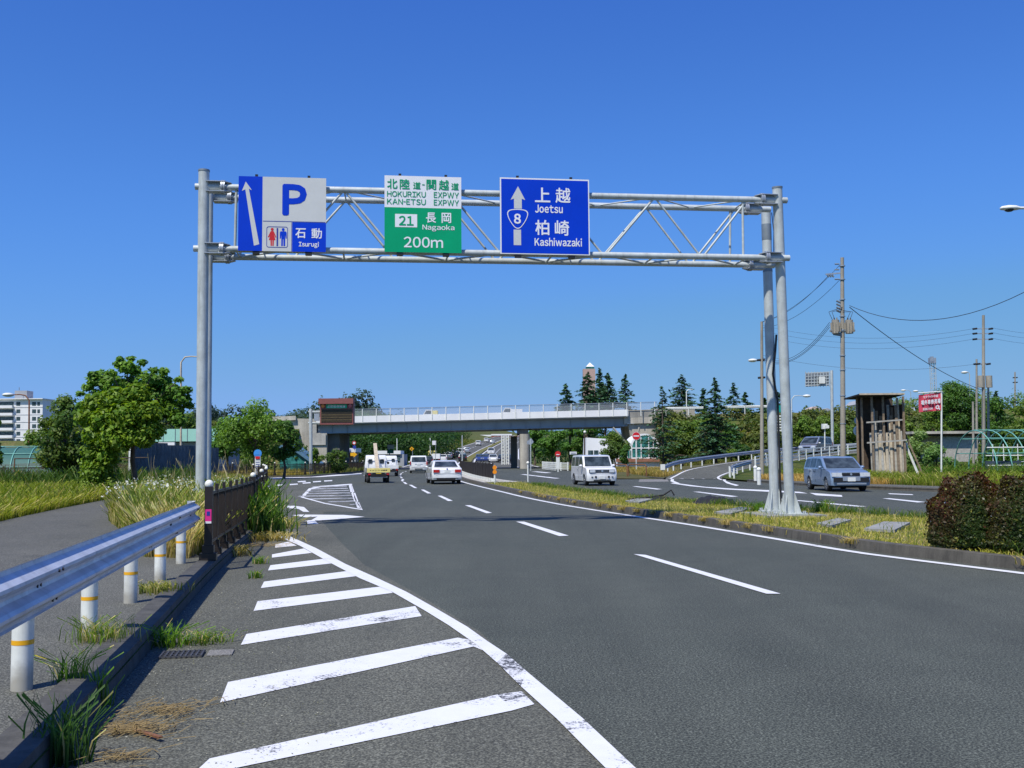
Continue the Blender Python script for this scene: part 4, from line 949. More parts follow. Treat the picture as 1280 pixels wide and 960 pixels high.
mb = MB(); mb.prism([(16.3, 139.9, .5), (24.5, 139.9, .5), (24.5, 139.9, 6.0), (15.6, 139.9, 5.9)], (0, 10.5, 0)); mb.build('wall', MT['conc'], t)
mb = MB(); mb.box((19.75, 139.3, 6.9), (.5, .5, 2.1)); mb.box((19.75, 139.3, 5.5), (.7, .6, .8)); mb.build('pilaster', MT['conc'], t)
for a, b in (((13.5, 139.5, 5.4), (16.2, 139.8, 2.2)), ((17.0, 139.2, 5.4), (16.1, 139.5, 2.0))):
    mb = MB(); mb.tube(a, b, .14, 8); mb.build('brace', MT['woodg'], t)
# ================================================================ GUARDRAILS OF THE RAMP AND EXPRESSWAY
def far_rail(pts, name, label, group=None, zb=.42, step=3.0, mat='zinc', postm='postw', o=.1, h=.35, cap=True):
    pts = [tuple(p) for p in pts]; t = thing(name, label, 'guardrail', pts[0], 0, group)
    W_ = walk([Vector(p) for p in pts], step)
    for q, d in W_: mb = MB(); mb.tube(q-Vector((0, 0, .3)), q+Vector((0, 0, zb+h-.02)), .06, 8); mb.build('post', MT[postm], t)
    wbeam('rail', pts, t, MT[mat], zb, o)
    if cap: a = Vector(pts[0]); mb = MB(); mb.box(a+Vector((-.05, -.1, zb+.17)), (.32, .25, .42)); mb.build('end_cap', MT['postw'], t)
    return t
ra = [(q[0], q[1], p[2]+.02) for q, p in zip(off(RO, -.55), RO) if p[1] > 76 and p[0] < 80]
far_rail(ra, 'guardrail', 'grey guardrail with a white end block following the outside of the ramp')
rb = [(q[0], q[1], p[2]) for q, p in zip(off(RI, .5), RI) if p[1] > 66.5 and p[0] < 80]
rbb = [p for p in rb if p[0] < 24]
far_rail([p for p in rb if p[0] < 19.5], 'guardrail', 'short guardrail with white stub posts on the inside of the ramp nose', cap=False)
def white_fence(pts, label, h=.95, step=1.6, rails=(.35, .65, .93)):
    t = thing('pipe_fence', label, 'fence', tuple(pts[0])); W_ = walk([Vector(p) for p in pts], step)
    for q, d in W_: mb = MB(); mb.box(q+Vector((0, 0, h/2)), (.12, .12, h)); mb.build('post', MT['postw'], t)
    for z in rails:
        mb = MB()
        for a, b in zip(pts, pts[1:]): mb.beam(Vector(a)+Vector((0, 0, z)), Vector(b)+Vector((0, 0, z)), .07, .09)
        mb.build('rail', MT['postw'], t)
    return t
white_fence([p for p in rb if 19.5 <= p[0] < 44], 'white slatted fence along the inside edge of the ramp behind the silver-blue wagon')
white_fence([(3.6, 126, .1), (4.0, 118, .1), (4.6, 110, .1), (5.8, 108, .1)], 'white railing slanting beside the far kerb just right of the bridge column', .9, 1.3, (.2, .4, .6, .8))
far_rail([(x, 138.5, 7.2+(x-20)*.008) for x in [20.5+.5*k for k in range(11)]], 'guardrail', 'white guardrail on top of the embankment left of the tall dark conifer', mat='postw', zb=.5, cap=False, o=-.2)
far_rail([(x, 138.5, 7.25+(x-20)*.008) for x in range(28, 36, 1)], 'guardrail', 'white guardrail on top of the embankment left of the gantry posts', mat='postw', zb=.5, cap=False, o=-.2)
for (x0, x1) in ((768, 784), (786, 808)):
    a = G(x0, 595, .1); b = G(x1, 595.5, .1); mb = MB(); up = Vector((0, 0, .85))
    mb.path([a, a+up*.85, a+up+(b-a)*.06, b+up-(b-a)*.06, b+up*.85, b], .045, 8)
    solid('hoop_barrier', MT['rust'], ('brown hoop barrier half hidden behind the white boxy car' if x0 < 780 else 'brown hoop barrier beside the no-entry sign pole'), 'hoop barrier', mb)
b = G(943, 604, .1); 
for px, py, lab in ((779 if False else 777, 0, ''),): pass
for (px, py, h_, lab) in ((944.5, 601, .75, 'white stub bollard at the tip of the ramp nose, left one'), (949, 606, .75, 'white stub bollard at the tip of the ramp nose, nearer right one')):
    b = G(px, py, .12); mb = MB(); mb.tube(b, b+Vector((0, 0, h_)), .10, 12); mb.sphere(b+Vector((0, 0, h_)), .12, 12, 8); solid('bollard', MT['postw'], lab, 'bollard', mb)
# ================================================================ BUILDINGS
def win_grid(t, x0, x1, z0, z1, y, w, h, nx, nz, skip=()):
    pass
# apartment block, far left
D = 378; bt = 0.0
def A(px, py): return at(px, py, D)
t = thing('apartment_block', 'white apartment block with balconies and a rooftop box on the left skyline', 'apartment block', (A(20, 540).x, D, 0))
tl_ = A(-14, 499.5); tr_ = A(53.5, 499.5)
mb = MB(); mb.box(((tl_.x+tr_.x)/2, D+5, tl_.z/2), (tr_.x-tl_.x, 10, tl_.z)); wl = mb.build('wall', MT['wall'], t)
mb = MB(); mb.box(((tl_.x+tr_.x)/2, D+4.6, tl_.z+.15), (tr_.x-tl_.x+.8, 11.4, .3)); mb.build('roof_edge', MT['wall'], t)
for k in range(7):
    y = 504.6+9.3*k; mb = MB(); a = A(-14, y+4.9); b = A(53.5, y+4.9); mb.box(((a.x+b.x)/2, D-.04, a.z), (b.x-a.x, .1, .12)); mb.build('floor_line', MT['wallg'], t)
    for x0, x1 in ((-12, 17), (20.5, 25.2), (40.2, 45), (46.8, 49.8)):
        a = A(x0, y-2.2); b = A(x1, y+2.4)
        if x0 < 0:
            mb = MB(); mb.box(((a.x+b.x)/2, D-.03, (a.z+b.z)/2), (b.x-a.x, .08, a.z-b.z)); mb.build('balcony_opening', MT['wglass'], t)
            mb = MB(); mb.box(((a.x+b.x)/2, D-.75, b.z-.45), (b.x-a.x+.3, 1.4, .95)); mb.build('balcony', MT['wall'], t)
        else:
            mb = MB(); mb.box(((a.x+b.x)/2, D-.03, (a.z+b.z)/2), (b.x-a.x, .08, a.z-b.z)); mb.build('window', MT['wglass'], t)
a = A(16, 488); b = A(31, 499); mb = MB(); mb.box(((a.x+b.x)/2, D+4, (a.z+b.z)/2), (b.x-a.x, 5, a.z-b.z)); mb.build('rooftop_box', MT['wallg'], t)
mb = MB(); mb.tube(A(24, 488), A(24, 484), .12, 6); mb.build('antenna', MT['zinc'], t)
# mint roofed building
D = 97; A0 = at(198, 537, D); A1 = at(273, 537, D); t = thing('workshop', 'low workshop with a mint green fascia behind the left gantry post', 'building', (A0.x, D, 0)); w_ = A1.x-A0.x
mb = MB(); mb.box(((A0.x+A1.x)/2, D+4.2, 1.6), (w_-.2, 7.6, 3.2)); mb.build('wall', MT['wallg'], t)
mb = MB(); mb.box(((A0.x+A1.x)/2, D+3.9, 3.85), (w_+.3, 8.4, 1.15))
mb.build('fascia', MT['mint'], t)
mb = MB()
for k in range(5): mb.box((A0.x+w_*(k+.5)/5, D-.32, 3.85), (.05, .03, 1.14))
mb.build('fascia_seams', MT['steeld'], t)
mb = MB(); mb.box((A0.x+.6+.3, D-.2, 2.6), (1.5, .4, 1.2)); mb.build('awning', MT['wall'], t)
mb = MB(); mb.box((A0.x+3.4, D+.36, 1.5), (3.4, .1, 2.5)); mb.build('shutter', MT['zinc'], t)
# corrugated wall
t = thing('corrugated_wall', 'dark corrugated metal site wall behind the reeds at the end of the path', 'wall', (-20.7, 57, 0))
a = Vector((-20.75, 57.0)); b = Vector((-18.6, 65.8)); d = (b-a); n_ = int(d.length/.19); nr = Vector((d.y, -d.x)).normalized(); A_ = []; B_ = []
for k in range(n_+1):
    q = a+d*(k/n_)+nr*(.05 if k % 2 else -.05); A_.append((q.x, q.y, .35)); B_.append((q.x, q.y, 2.55-.35*(k//18)/3))
mb = MB(); mb.strip(A_, B_, False); mb.build('sheeting', MT['sheet'], t, fix=False)
mb = MB(); mb.beam((a.x, a.y, .25), (b.x, b.y, .25), .2, .45); mb.build('plinth', MT['conc'], t)
mb = MB(); mb.box((a.x-.1, a.y-.1, 1.35), (.16, .16, 2.6)); mb.build('end_post', MT['postw'], t)
# small gabled shed and far left bits
t = thing('small_shed', 'small shed with a dark blue gable beyond the left trees', 'shed', (-24, 112, 0))
mb = MB(); mb.prism([(-25.0, 112, 0), (-21.4, 112, 0), (-21.4, 112, 1.0), (-24.2, 112, 3.0), (-25.0, 112, 2.5)], (0, 5, 0)); mb.build('wall', MT['tglass'], t)
mb = MB(); mb.prism([(-25.2, 111.7, 2.9), (-24.2, 111.7, 3.25), (-21.0, 111.7, .95), (-21.1, 111.7, .75), (-24.2, 111.7, 3.0), (-25.2, 111.7, 2.65)], (0, 5.6, 0)); mb.build('roof', MT['gable'], t)
# green tunnel greenhouse
def tunnel(t, o, ax_, L_, w_, h_, nr_, r, mat, film=None, legs=True):
    ax_ = Vector(ax_).normalized(); sd_ = Vector((ax_.y, -ax_.x, 0)); o = Vector(o)
    arc = [(math.cos(math.pi*k/14)*w_/2, math.sin(math.pi*k/14)**.8*h_) for k in range(15)]
    for i in range(nr_):
        c_ = o+ax_*(L_*i/(nr_-1)); mb = MB(); mb.path([c_+sd_*a+Vector((0, 0, b)) for a, b in arc], r, 5); mb.build('hoop', MT[mat], t)
    mb = MB()
    for a, b in (arc[2], arc[4], arc[7], arc[10], arc[12]): p_ = o+sd_*a+Vector((0, 0, b+.02)); mb.tube(p_, p_+ax_*L_, r*.8, 5)
    mb.build('purlins', MT[mat], t)
    if film:
        mb = MB(); mb.strip([o+sd_*a*.985+Vector((0, 0, b*.985)) for a, b in arc], [o+ax_*L_+sd_*a*.985+Vector((0, 0, b*.985)) for a, b in arc]); mb.build('film', MT[film], t, fix=False)
t = thing('tunnel_greenhouse', 'low green plastic tunnel greenhouse behind the grass at far left', 'greenhouse', (-34, 57, 0)); tunnel(t, (-34, 54.5, .1), (1, .22, 0), 10.2, 4.6, 2.25, 13, .03, 'hoop', 'film2')
t = thing('greenhouse_frame', 'bare pipe greenhouse frame without film behind the right verge', 'greenhouse', (29, 60, 0)); tunnel(t, (26.6, 60, .15), (1, .10, 0), 14, 4.6, 2.75, 17, .035, 'hoop')
for k in range(2):
    mb = MB(); z = .9+k*1.0; mb.tube((26.4, 58, z), (41, 59.4, z), .035, 5); mb.build('side_rail', MT['postw'], t)
mb = MB()
for x in (27, 27.6, 28.4, 29.2): mb.tube((x, 58.6, 0), (x, 58.6, 2.1), .03, 5)
mb.tube((26.6, 58.6, 1.1), (29.4, 58.6, 1.1), .03, 5); mb.tube((26.6, 58.6, 1.45), (29.4, 58.6, 1.45), .03, 5); mb.build('end_frame', MT['postw'], t)
mb = MB(); mb.box((27.4, 58.3, .6), (2.0, .1, 1.1)); solid('metal_gate', MT['sheet'], 'low dark metal panel at the left end of the pipe greenhouse frame', 'panel', mb)
# thin brown mesh fence on the left
t = thing('mesh_fence', 'low brown wire fence in front of the tunnel greenhouse', 'fence', (-26, 47, 0))
for x in [-27+1.7*i for i in range(5)]: mb = MB(); mb.tube((x, 49+(x+27)*.12, 0), (x, 49+(x+27)*.12, 1.72), .03, 6); mb.build('post', MT['rust'], t)
mb = MB(); mb.tube((-23.6, 49.4, 1.70), (-17.5, 50.1, 1.70), .03, 6); mb.build('rail', MT['woodd'], t)
mb = MB(); mb.add([(-30, 48.7, .2), (-18.4, 50.1, .2), (-18.4, 50.1, 1.66), (-30, 48.7, 1.2)], [(0, 1, 2, 3)]); mb.build('wire_mesh', screen_mat('brown_mesh', (.16, .10, .07), .35), t)
# buildings seen under and beside the bridge
t = thing('arched_building', 'white pavilion with a big arched window and brick base behind the ramp entrance', 'building', (18, 118, 0)); D = 118
def B(px, py): return at(px, py, D)
def bbox(mb, px0, py0, px1, py1, dy=.1, o=0): a = at(px0, py0, D); b = at(px1, py1, D); mb.box(((a.x+b.x)/2, D+dy/2-o, (a.z+b.z)/2), (b.x-a.x, dy, a.z-b.z))
mb = MB(); c_ = B(806, 560); r_ = 17.0/1300*D
arc = [(c_.x+r_*1.06*math.cos(math.pi*k/16), D, c_.z+r_*1.06*math.sin(math.pi*k/16)) for k in range(17)]
mb.prism([(arc[0][0], D, .3), *arc, (B(772, 570).x, D, c_.z+.3), (B(772, 570).x, D, .3)], (0, 7, 0)); mb.build('wall', MT['wall'], t)
arc = [(c_.x+r_*.93*math.cos(math.pi*k/16), D-.04, c_.z+r_*.93*math.sin(math.pi*k/16)) for k in range(17)]
zb = B(806, 572.5).z
mb = MB(); mb.poly([(arc[0][0], D-.04, zb)]+arc+[(arc[-1][0], D-.04, zb)]); wn = mb.build('arched_window', MT['tglass'], t)
mb = MB()
for k in (-.62, -.28, .28, .62): x = c_.x+r_*k; mb.box((x, D-.1, (zb+c_.z+r_*.7)/2), (.10, .06, c_.z+r_*math.sqrt(1-k*k)*.9-zb))
mb.box((c_.x, D-.09, c_.z), (r_*1.86, .06, .12)); mb.box((c_.x, D-.1, zb), (r_*2, .1, .14)); mb.build('mullions', MT['wall'], wn)
mb = MB(); bbox(mb, 774, 563, 789, 572.5, .06, .05); wn = mb.build('side_window', MT['tglass'], t)
mb = MB()
for k in range(5): bbox(mb, 775+3*k, 563, 775.6+3*k, 572.5, .06, .12)
mb.build('mullions', MT['wall'], wn)
mb = MB(); bbox(mb, 770, 573.5, 824, 577, .3, .3); mb.build('brick_base', MT['brickw'], t)
t = thing('white_house', 'white building with a sloping side and dark windows above the boxy white car', 'building', (9, 122, 0)); D = 122
mb = MB(); q = [B(732, 577), B(764, 577), B(764, 549), B(733, 547)]; mb.prism(q, (0, 5, 0)); mb.build('wall', MT['wall'], t)
mb = MB(); bbox(mb, 735, 563, 748, 570, .06, .06); wn = mb.build('window', MT['wglass'], t)
mb = MB(); bbox(mb, 741.4, 562, 742.4, 570, .06, .12); mb.build('mullion', MT['wall'], wn)
t = thing('clock_tower', 'slim pinkish tower with a pale pyramid roof rising behind the conifers', 'tower', (at(737, 480, 420).x, 420, 0)); D = 420
a = B(729, 461); b = B(744, 461); mb = MB(); mb.box(((a.x+b.x)/2, D+2, a.z/2), (b.x-a.x, 4, a.z)); mb.build('shaft', MT['tower'], t)
a = B(732.5, 461); b = B(743, 461); c_ = B(737.5, 452.5); w_ = (b.x-a.x)/2; m_ = (a+b)/2; z1 = a.z+.9
mb = MB(); mb.box((m_.x, D+2, a.z+.25), (w_*2, 3.4, .9)); mb.build('lantern', MT['tglass'], t)
mb = MB(); mb.add([(m_.x-w_, D+.2, z1), (m_.x+w_, D+.2, z1), (m_.x+w_, D+3.8, z1), (m_.x-w_, D+3.8, z1), (m_.x, D+2, c_.z)], [(0, 1, 4), (1, 2, 4), (2, 3, 4), (3, 0, 4), (3, 2, 1, 0)]); mb.build('roof', MT['wall'], t)
# red bridge across the hill road
t = thing('red_overpass', 'small red girder bridge crossing the hill road in the distance', 'overpass', (at(620, 550, 560).x, 560, 10)); D = 560
mb = MB(); bbox(mb, 600, 545.5, 660, 549, 6); mb.build('girder', MT['brick'], t)
mb = MB(); bbox(mb, 600, 543.6, 614, 545.6, 6, .2); bbox(mb, 614, 542.6, 640, 544.2, 6, .2); mb.build('parapet', MT['wall'], t)
for x in (613, 626.5, 640): mb = MB(); bbox(mb, x, 549, x+1.8, 556, 4); mb.build('pier', MT['brick'], t)
# small storefront left under bridge
t = thing('roadside_shop', 'long low white-fronted shop seen beyond the underpass on the left', 'building', (at(455, 570, 190).x, 190, 0)); D = 190
mb = MB(); bbox(mb, 472, 568, 505, 586, 6); mb.build('wall', MT['wallg'], t)
mb = MB(); bbox(mb, 471, 563.5, 501, 567.6, 6, .4); mb.build('sign_band', MT['wall'], t)
mb = MB(); bbox(mb, 490, 569.5, 500, 577, .1, .1); mb.build('window', MT['wglass'], t)
t = thing('roadside_garage', 'dark open garage with a pale lettered fascia behind the left bridge pier', 'building', (at(435, 570, 165).x, 165, 0)); D = 165
mb = MB(); bbox(mb, 424, 566, 441, 586, 6); mb.build('wall', MT['brown'], t)
mb = MB(); bbox(mb, 425, 560.3, 445, 565.3, 6, .4); mb.build('fascia', MT['wall'], t)
mb = MB(); bbox(mb, 428, 561.6, 439, 563.8, .1, .5); mb.build('fascia_lettering', M('pale_blue_lettering', (.25, .3, .6), .6), t)
# distant buildings on the right skyline
for (x0, y0, x1, y1, D, lab) in ((1012, 512, 1026, 519, 420, 'low white hall with a pale pink roof on the right skyline'), (1026, 514, 1042, 520, 450, 'long white house row beside the pink-roofed hall on the skyline'), (1070, 506, 1079, 519, 300, 'small white house just left of the timber shed')):
    t = thing('distant_house', lab, 'house', (at(x0, y1, D).x, D, 0)); mb = MB(); a = at(x0, y0, D); b = at(x1, y0, D); mb.box(((a.x+b.x)/2, D+4, a.z/2), (b.x-a.x, 8, a.z)); mb.build('wall', MT['wall'], t)
    mb = MB(); mb.prism([(a.x-.5, D-.3, a.z), (b.x+.5, D-.3, a.z), ((a.x+b.x)/2, D-.3, a.z+1.3)], (0, 9, 0)); mb.build('roof', M('pale_roof', (.55, .42, .36), .8) if D == 420 else MT['wallg'], t)
    mb = MB(); 
    for f in (.2, .45, .7): mb.box((a.x+(b.x-a.x)*f, D-.05, a.z-1.2), ((b.x-a.x)*.14, .08, 1.1))
    mb.build('windows', MT['wglass'], t)
t = thing('distant_clinic', 'white three-storey building peeking out between the timber shed and red banner', 'building', (at(1135, 510, 260).x, 260, 0)); D = 260
mb = MB(); bbox(mb, 1124, 503, 1144, 535, 10); mb.build('wall', MT['wall'], t)
for k in range(3):
    mb = MB(); bbox(mb, 1127, 506.5+5*k, 1142, 509+5*k, .1, .1); mb.build('window_band', MT['wglass'], t)
mb = MB(); bbox(mb, 1123, 500.8, 1145, 503, 10, .4); mb.build('roof_edge', MT['wallg'], t)
t = thing('long_roof_shed', 'low grey farm building with a flat roof behind the red banner pole', 'building', (38, 76, 0)); D = 78
mb = MB(); bbox(mb, 1178, 545, 1222, 577, 6); mb.build('wall', MT['woodg'], t)
mb = MB(); bbox(mb, 1136, 539.5, 1223, 542, 7, .6); mb.build('roof', MT['conc'], t)
mb = MB(); bbox(mb, 1137, 542, 1222, 545, .2, .2); mb.build('painted_eave_shadow', MT['woodd'], t)  # solid dark strip painting in the shade below the eave
# ================================================================ TIMBER SHED
D = 57
t = thing('timber_shed', 'open-fronted weathered wooden shed on posts stacked with planks', 'shed', (at(1100, 585, D).x, D, .3))
z0 = .45; a = at(1074, 493.5, D-1.0); b = at(1129, 493.5, D-1.0); zt = a.z
mb = MB(); mb.prism([(a.x, D-1.1, zt-.02), (a.x, D+1.6, zt-.12), (a.x, D+1.6, zt-.04), (a.x, D-1.1, zt+.06)], (b.x-a.x, 0, -.02)); mb.build('roof', MT['under'], t)  # near-black colour paints in the shade on the roof's underside
mb = MB(); mb.box(((a.x+b.x)/2, D-1.12, zt+.03), (b.x-a.x+.06, .03, .09)); mb.build('roof_edge', MT['woodp'], t)
xl = at(1086, 540, D).x; xr = at(1125, 540, D).x
for (x, y) in ((xl, D-.6), (xr, D-.6), (xl-.1, D+1.3), (xr+.05, D+1.3), (at(1099, 500, D).x, D-.55)):
    mb = MB(); mb.beam((x, y, z0-.3 if x != at(1099, 500, D).x else 2.0), (x, y, zt-.08), .10, .10, (0, 1, 0)); mb.build('post', MT['woodd'] if y > D else MT['wood'], t)
for z in (3.35, 2.25):
    mb = MB(); mb.beam((xl-.35, D-.68, z-.05), (xr-.1 if z > 3 else xr+.1, D-.68, z+.08), .05, .08); mb.build('cross_bar', MT['woodg'], t)
mb = MB(); mb.box(((xl+xr)/2, D+1.25, 2.65), (xr-xl+.1, .04, 4.3)); mb.build('rear_boards', MT['woodd'], t)
mb = MB(); mb.box((xr+.03, D+.4, 2.4), (.05, 1.6, 3.8)); mb.build('side_boards', MT['woodd'], t)
for yy_ in (-.1, .7):
    mb = MB(); mb.beam((xl-.42, D+yy_, .2), (xl-.38, D+yy_, zt-.1), .09, .09, (0, 1, 0)); mb.build('post', MT['wood'], t)
mb = MB(); mb.beam((xr+.1, D+.2, 3.3), (xr+1.15, D-.2, .3), .09, .09); mb.build('prop', MT['wood'], t)
mb = MB(); mb.beam((xr+.25, D, 2.2), (xr+.75, D-.6, .3), .06, .1); mb.build('prop', MT['postw'], t)
mb = MB(); mb.box(((xl+xr)/2, D-.1, z0-.02), (xr-xl+.2, 1.4, .1)); mb.build('floor', MT['woodd'], t)
mb = MB(); mb.beam(((xl+xr)/2, D-.38, z0), ((xl+xr)/2, D-.25, z0+2.3), xr-xl+.1, .04, (0, 1, 0)); mb.build('plank_backing', MT['woodg'], t)
rs = random.Random(5); pw = (xr-xl-.1)/13; hh = [3.9, 3.2, 2.5, 2.75, 2.35, 2.6, 2.5, 3.3, 3.55, 3.1, 4.1, 4.5, 2.7]; mm = ['woodg', 'woodg', 'woodp', 'woodg', 'woodp', 'woodp', 'woodg', 'woodp', 'wood', 'woodg', 'wood', 'woodp', 'woodg']
for k in range(13):
    x = xl+.08+pw*(k+.5); mb = MB(); w_ = pw*rs.uniform(.95, 1.2); b_ = z0+.04
    mb.beam((x, D-.52+rs.uniform(-.08, .03), b_), (x+rs.uniform(-.06, .06), D-.35+rs.uniform(-.1, .1), b_+hh[k]-.35), w_, .05, (0, 1, 0)); solid('timber_plank', MT[mm[k]], 'weathered timber plank standing upright in the open wooden shed', 'plank', mb, 'planks standing in the timber shed')
for k in range(7):
    x = xl+.12+pw*1.7*(k+.6); mb = MB(); mb.beam((x, D-.1, z0+.04), (x+.03, D+.1, z0+2.6+rs.uniform(0, 1.3)), .13, .05, (0, 1, 0)); solid('timber_plank', MT[rs.choice(['wood', 'woodg'])], 'weathered timber plank standing upright in the open wooden shed', 'plank', mb, 'planks standing in the timber shed')
# red banner on its pole
D = 55; b = at(1176.7, 590, D); t = thing('banner_pole', 'thin white steel pole with a top arm holding the red banner', 'pole', b)
mb = MB(); mb.tube(b, at(1177, 489, D), .045, 10); mb.tube(at(1147.5, 491.5, D), at(1177.5, 489.3, D), .03, 8); mb.build('pole', MT['postw'], t)
a = at(1148.3, 493.8, D); b = at(1175.9, 490.6, D); c_ = at(1176, 513, D); d_ = at(1149, 515.3, D)
t = thing('banner', 'red banner with white Japanese lettering hung beside the timber shed', 'banner', d_)
mb = MB(); 
def bl_(u, v): return (a*(1-u)+b*u)*(1-v)+(d_*(1-u)+c_*u)*v
nx, ny = 10, 6; mb.add([bl_(i/nx, j/ny)+Vector((0, .05*math.sin(i*.9+j*.4), 0)) for j in range(ny+1) for i in range(nx+1)], [(j*(nx+1)+i, j*(nx+1)+i+1, (j+1)*(nx+1)+i+1, (j+1)*(nx+1)+i) for j in range(ny) for i in range(nx)], True); cl = mb.build('cloth', MT['redb'], t)
mb = MB()
def btext(s_, u0, v0, u1, v1, bo):
    vs, fs = text_faces(s_, bo); x0 = min(v.x for v in vs); x1 = max(v.x for v in vs); y0 = min(v.y for v in vs); y1 = max(v.y for v in vs)
    mb.add([bl_(u0+(v.x-x0)/(x1-x0)*(u1-u0), v1-(v.y-y0)/(y1-y0)*(v1-v0))-Vector((0, .075+v.z*.002, 0)) for v in vs], fs)
btext('サテライト中越', .17, .09, .85, .24, .02); btext('場外車券売場', .07, .33, .96, .60, .045); btext('直進150M', .14, .78, .60, .92, .02)
mb.build('lettering', MT['white2'], cl, fix=False)
mb = MB(); o_ = Vector((0, -.07, 0)); P_ = [bl_(.82+.09*math.cos(k), .80+.11*math.sin(k))+o_ for k in [2*math.pi*i/14 for i in range(14)]]; Q_ = [bl_(.82+.045*math.cos(k), .80+.055*math.sin(k))+o_ for k in [2*math.pi*i/14 for i in range(14)]]
mb.add(P_+Q_, [(i, (i+1) % 14, 14+(i+1) % 14, 14+i) for i in range(14)]); mb.poly([bl_(.86, .84)+o_, bl_(.96, .90)+o_, bl_(.90, .97)+o_]); mb.build('round_mark', MT['white2'], cl, fix=False)
# ================================================================ UTILITY POLES, WIRES, LAMPS
def insul(mb, p): p = Vector(p); mb.tube(p, p+Vector((0, 0, .16)), .05, 6); mb.tube(p+Vector((0, 0, .05)), p+Vector((0, 0, .08)), .09, 8)
D = 60; base = at(1054, 600, D); base.z = .1; top = at(1052.7, 322, D)
t = thing('utility_pole', 'tall concrete utility pole with twin transformers behind the silver-blue wagon', 'utility pole', base)
mb = MB(); mb.tube(base, top, .165, 16, .10); mb.build('pole', MT['pole'], t)
for y in (333, 350, 375, 396, 413, 445, 463, 495, 530): q = at(1053, y, D); q = Vector((base.x+(top.x-base.x)*(q.z-base.z)/(top.z-base.z), q.y, q.z)); mb = MB(); mb.tube(q, q+Vector((0, 0, .05)), .17, 12); mb.build('pole_band', MT['zinc'], t)
mb = MB(); a = at(1032, 343, D); b = at(1054, 341, D); mb.beam(a, b, .07, .08); 
mb.build('cross_arm', MT['zinc'], t)
mb = MB()
for x in (1034, 1037, 1040): q = at(x, 343.5, D); mb.tube(q, q+Vector((.1, 0, -.14)), .05, 6)
for y in (330, 337, 349): q = at(1051, y, D); mb.tube(q-Vector((.1, 0, 0)), q-Vector((.35, 0, -.0)), .045, 6)
for y in (376, 380, 384, 388): q = at(1045.6, y, D); mb.tube(q, q+Vector((.26, 0, -.12)), .06, 6)
mb.build('insulators', MT['steeld'], t)
for x0, x1 in ((1039.5, 1049.5), (1057, 1066)):
    a = at((x0+x1)/2, 408.5, D-.1); mb = MB(); hh_ = 17/1300*D; mb.tube(a-Vector((0, 0, hh_/2)), a+Vector((0, 0, hh_/2)), .22, 14)
    for k in range(10): an = k*math.pi/5; mb.box(a+Vector((math.cos(an)*.25, math.sin(an)*.25, -.03)), (.10, .02, hh_*.7), an)
    mb.tube(a+Vector((-.07, 0, hh_/2)), a+Vector((-.07, 0, hh_/2+.14)), .04, 6); mb.tube(a+Vector((.08, 0, hh_/2)), a+Vector((.08, 0, hh_/2+.14)), .04, 6)
    mb.build('transformer', MT['pole'], t)
mb = MB(); mb.beam(at(1038, 413.5, D), at(1068, 413.5, D), .3, .1); mb.beam(at(1042, 417, D), at(1052, 418.5, D), .2, .16); mb.build('platform', MT['steeld'], t)
mb = MB()
for k, (xa, xb) in enumerate(((1036, 1041), (1040, 1044), (1062, 1066), (1058, 1063))): mb.path([at(1053, 384+2*k, D-.1), at(xa if xa < 1053 else xb, 390, D-.2), at(xb if xa < 1053 else xa, 401, D-.15)], .018, 5)
mb.build('drop_leads', MT['wire'], t)
def pole(px, yb, yt, D, r, label, arms=(), mat='pole', name='utility_pole'):
    b = at(px, yb, D); b.z = min(b.z, .1) if b.z < 3 else b.z; tp = at(px-.3, yt, D); t = thing(name, label, 'utility pole', b)
    mb = MB(); mb.tube(b, tp, r, 12, r*.65); mb.build('pole', MT[mat], t)
    for (y, x0, x1) in arms:
        mb = MB(); mb.beam(at(x0, y, D), at(x1, y, D), .06, .07); ar = mb.build('cross_arm', MT['zinc'], t); mb = MB()
        for x in (x0+.6, x1-.6): q = at(x, y, D); mb.tube(q-Vector((.18, 0, .02)), q+Vector((.18, 0, .02)), .09, 6)
        mb.build('insulators', MT['bolt'], ar)
    return t
pole(952.5, 598, 402, 76, .15, 'slim concrete pole with a street lamp arm left of the gantry posts', ((450, 949, 953.5), (472, 950, 954)))
tp = pole(1229.5, 588, 394, 88, .17, 'utility pole with three pairs of dark insulators and a small transformer on the right', ((411, 1218, 1239), (417, 1218, 1239), (424, 1218, 1239), (455, 1222, 1236)))
for x in (1226.0, 1236.3):
    mb = MB(); q = at(x, 477, 88); mb.tube(q-Vector((0, 0, .5)), q+Vector((0, 0, .5)), .26, 12); mb.build('transformer', MT['pole'], tp)
pole(1221, 588, 449, 92, .12, 'thinner pole standing just left of the insulator pole', ((455, 1219, 1230),)); pole(1235.5, 580, 470, 90, .12, 'leaning support pole just right of the insulator pole')
pole(1269, 580, 465, 150, .15, 'distant utility pole near the right edge above the trees', ((472, 1267, 1271), (478, 1267, 1271)))
pole(1216.5, 580, 502, 74, .10, 'short concrete pole in front of the farm building roof')
pole(1218 if False else 578, 590, 544, 175, .12, 'slim pole beyond the overpass above the left lane', (), 'steel')
pole(538, 590, 545, 215, .16, 'slim white pole under the overpass left of the brown field', (), 'postw'); pole(496.5, 590, 548, 200, .12, 'slim pole standing behind the roadside shop', (), 'postw')
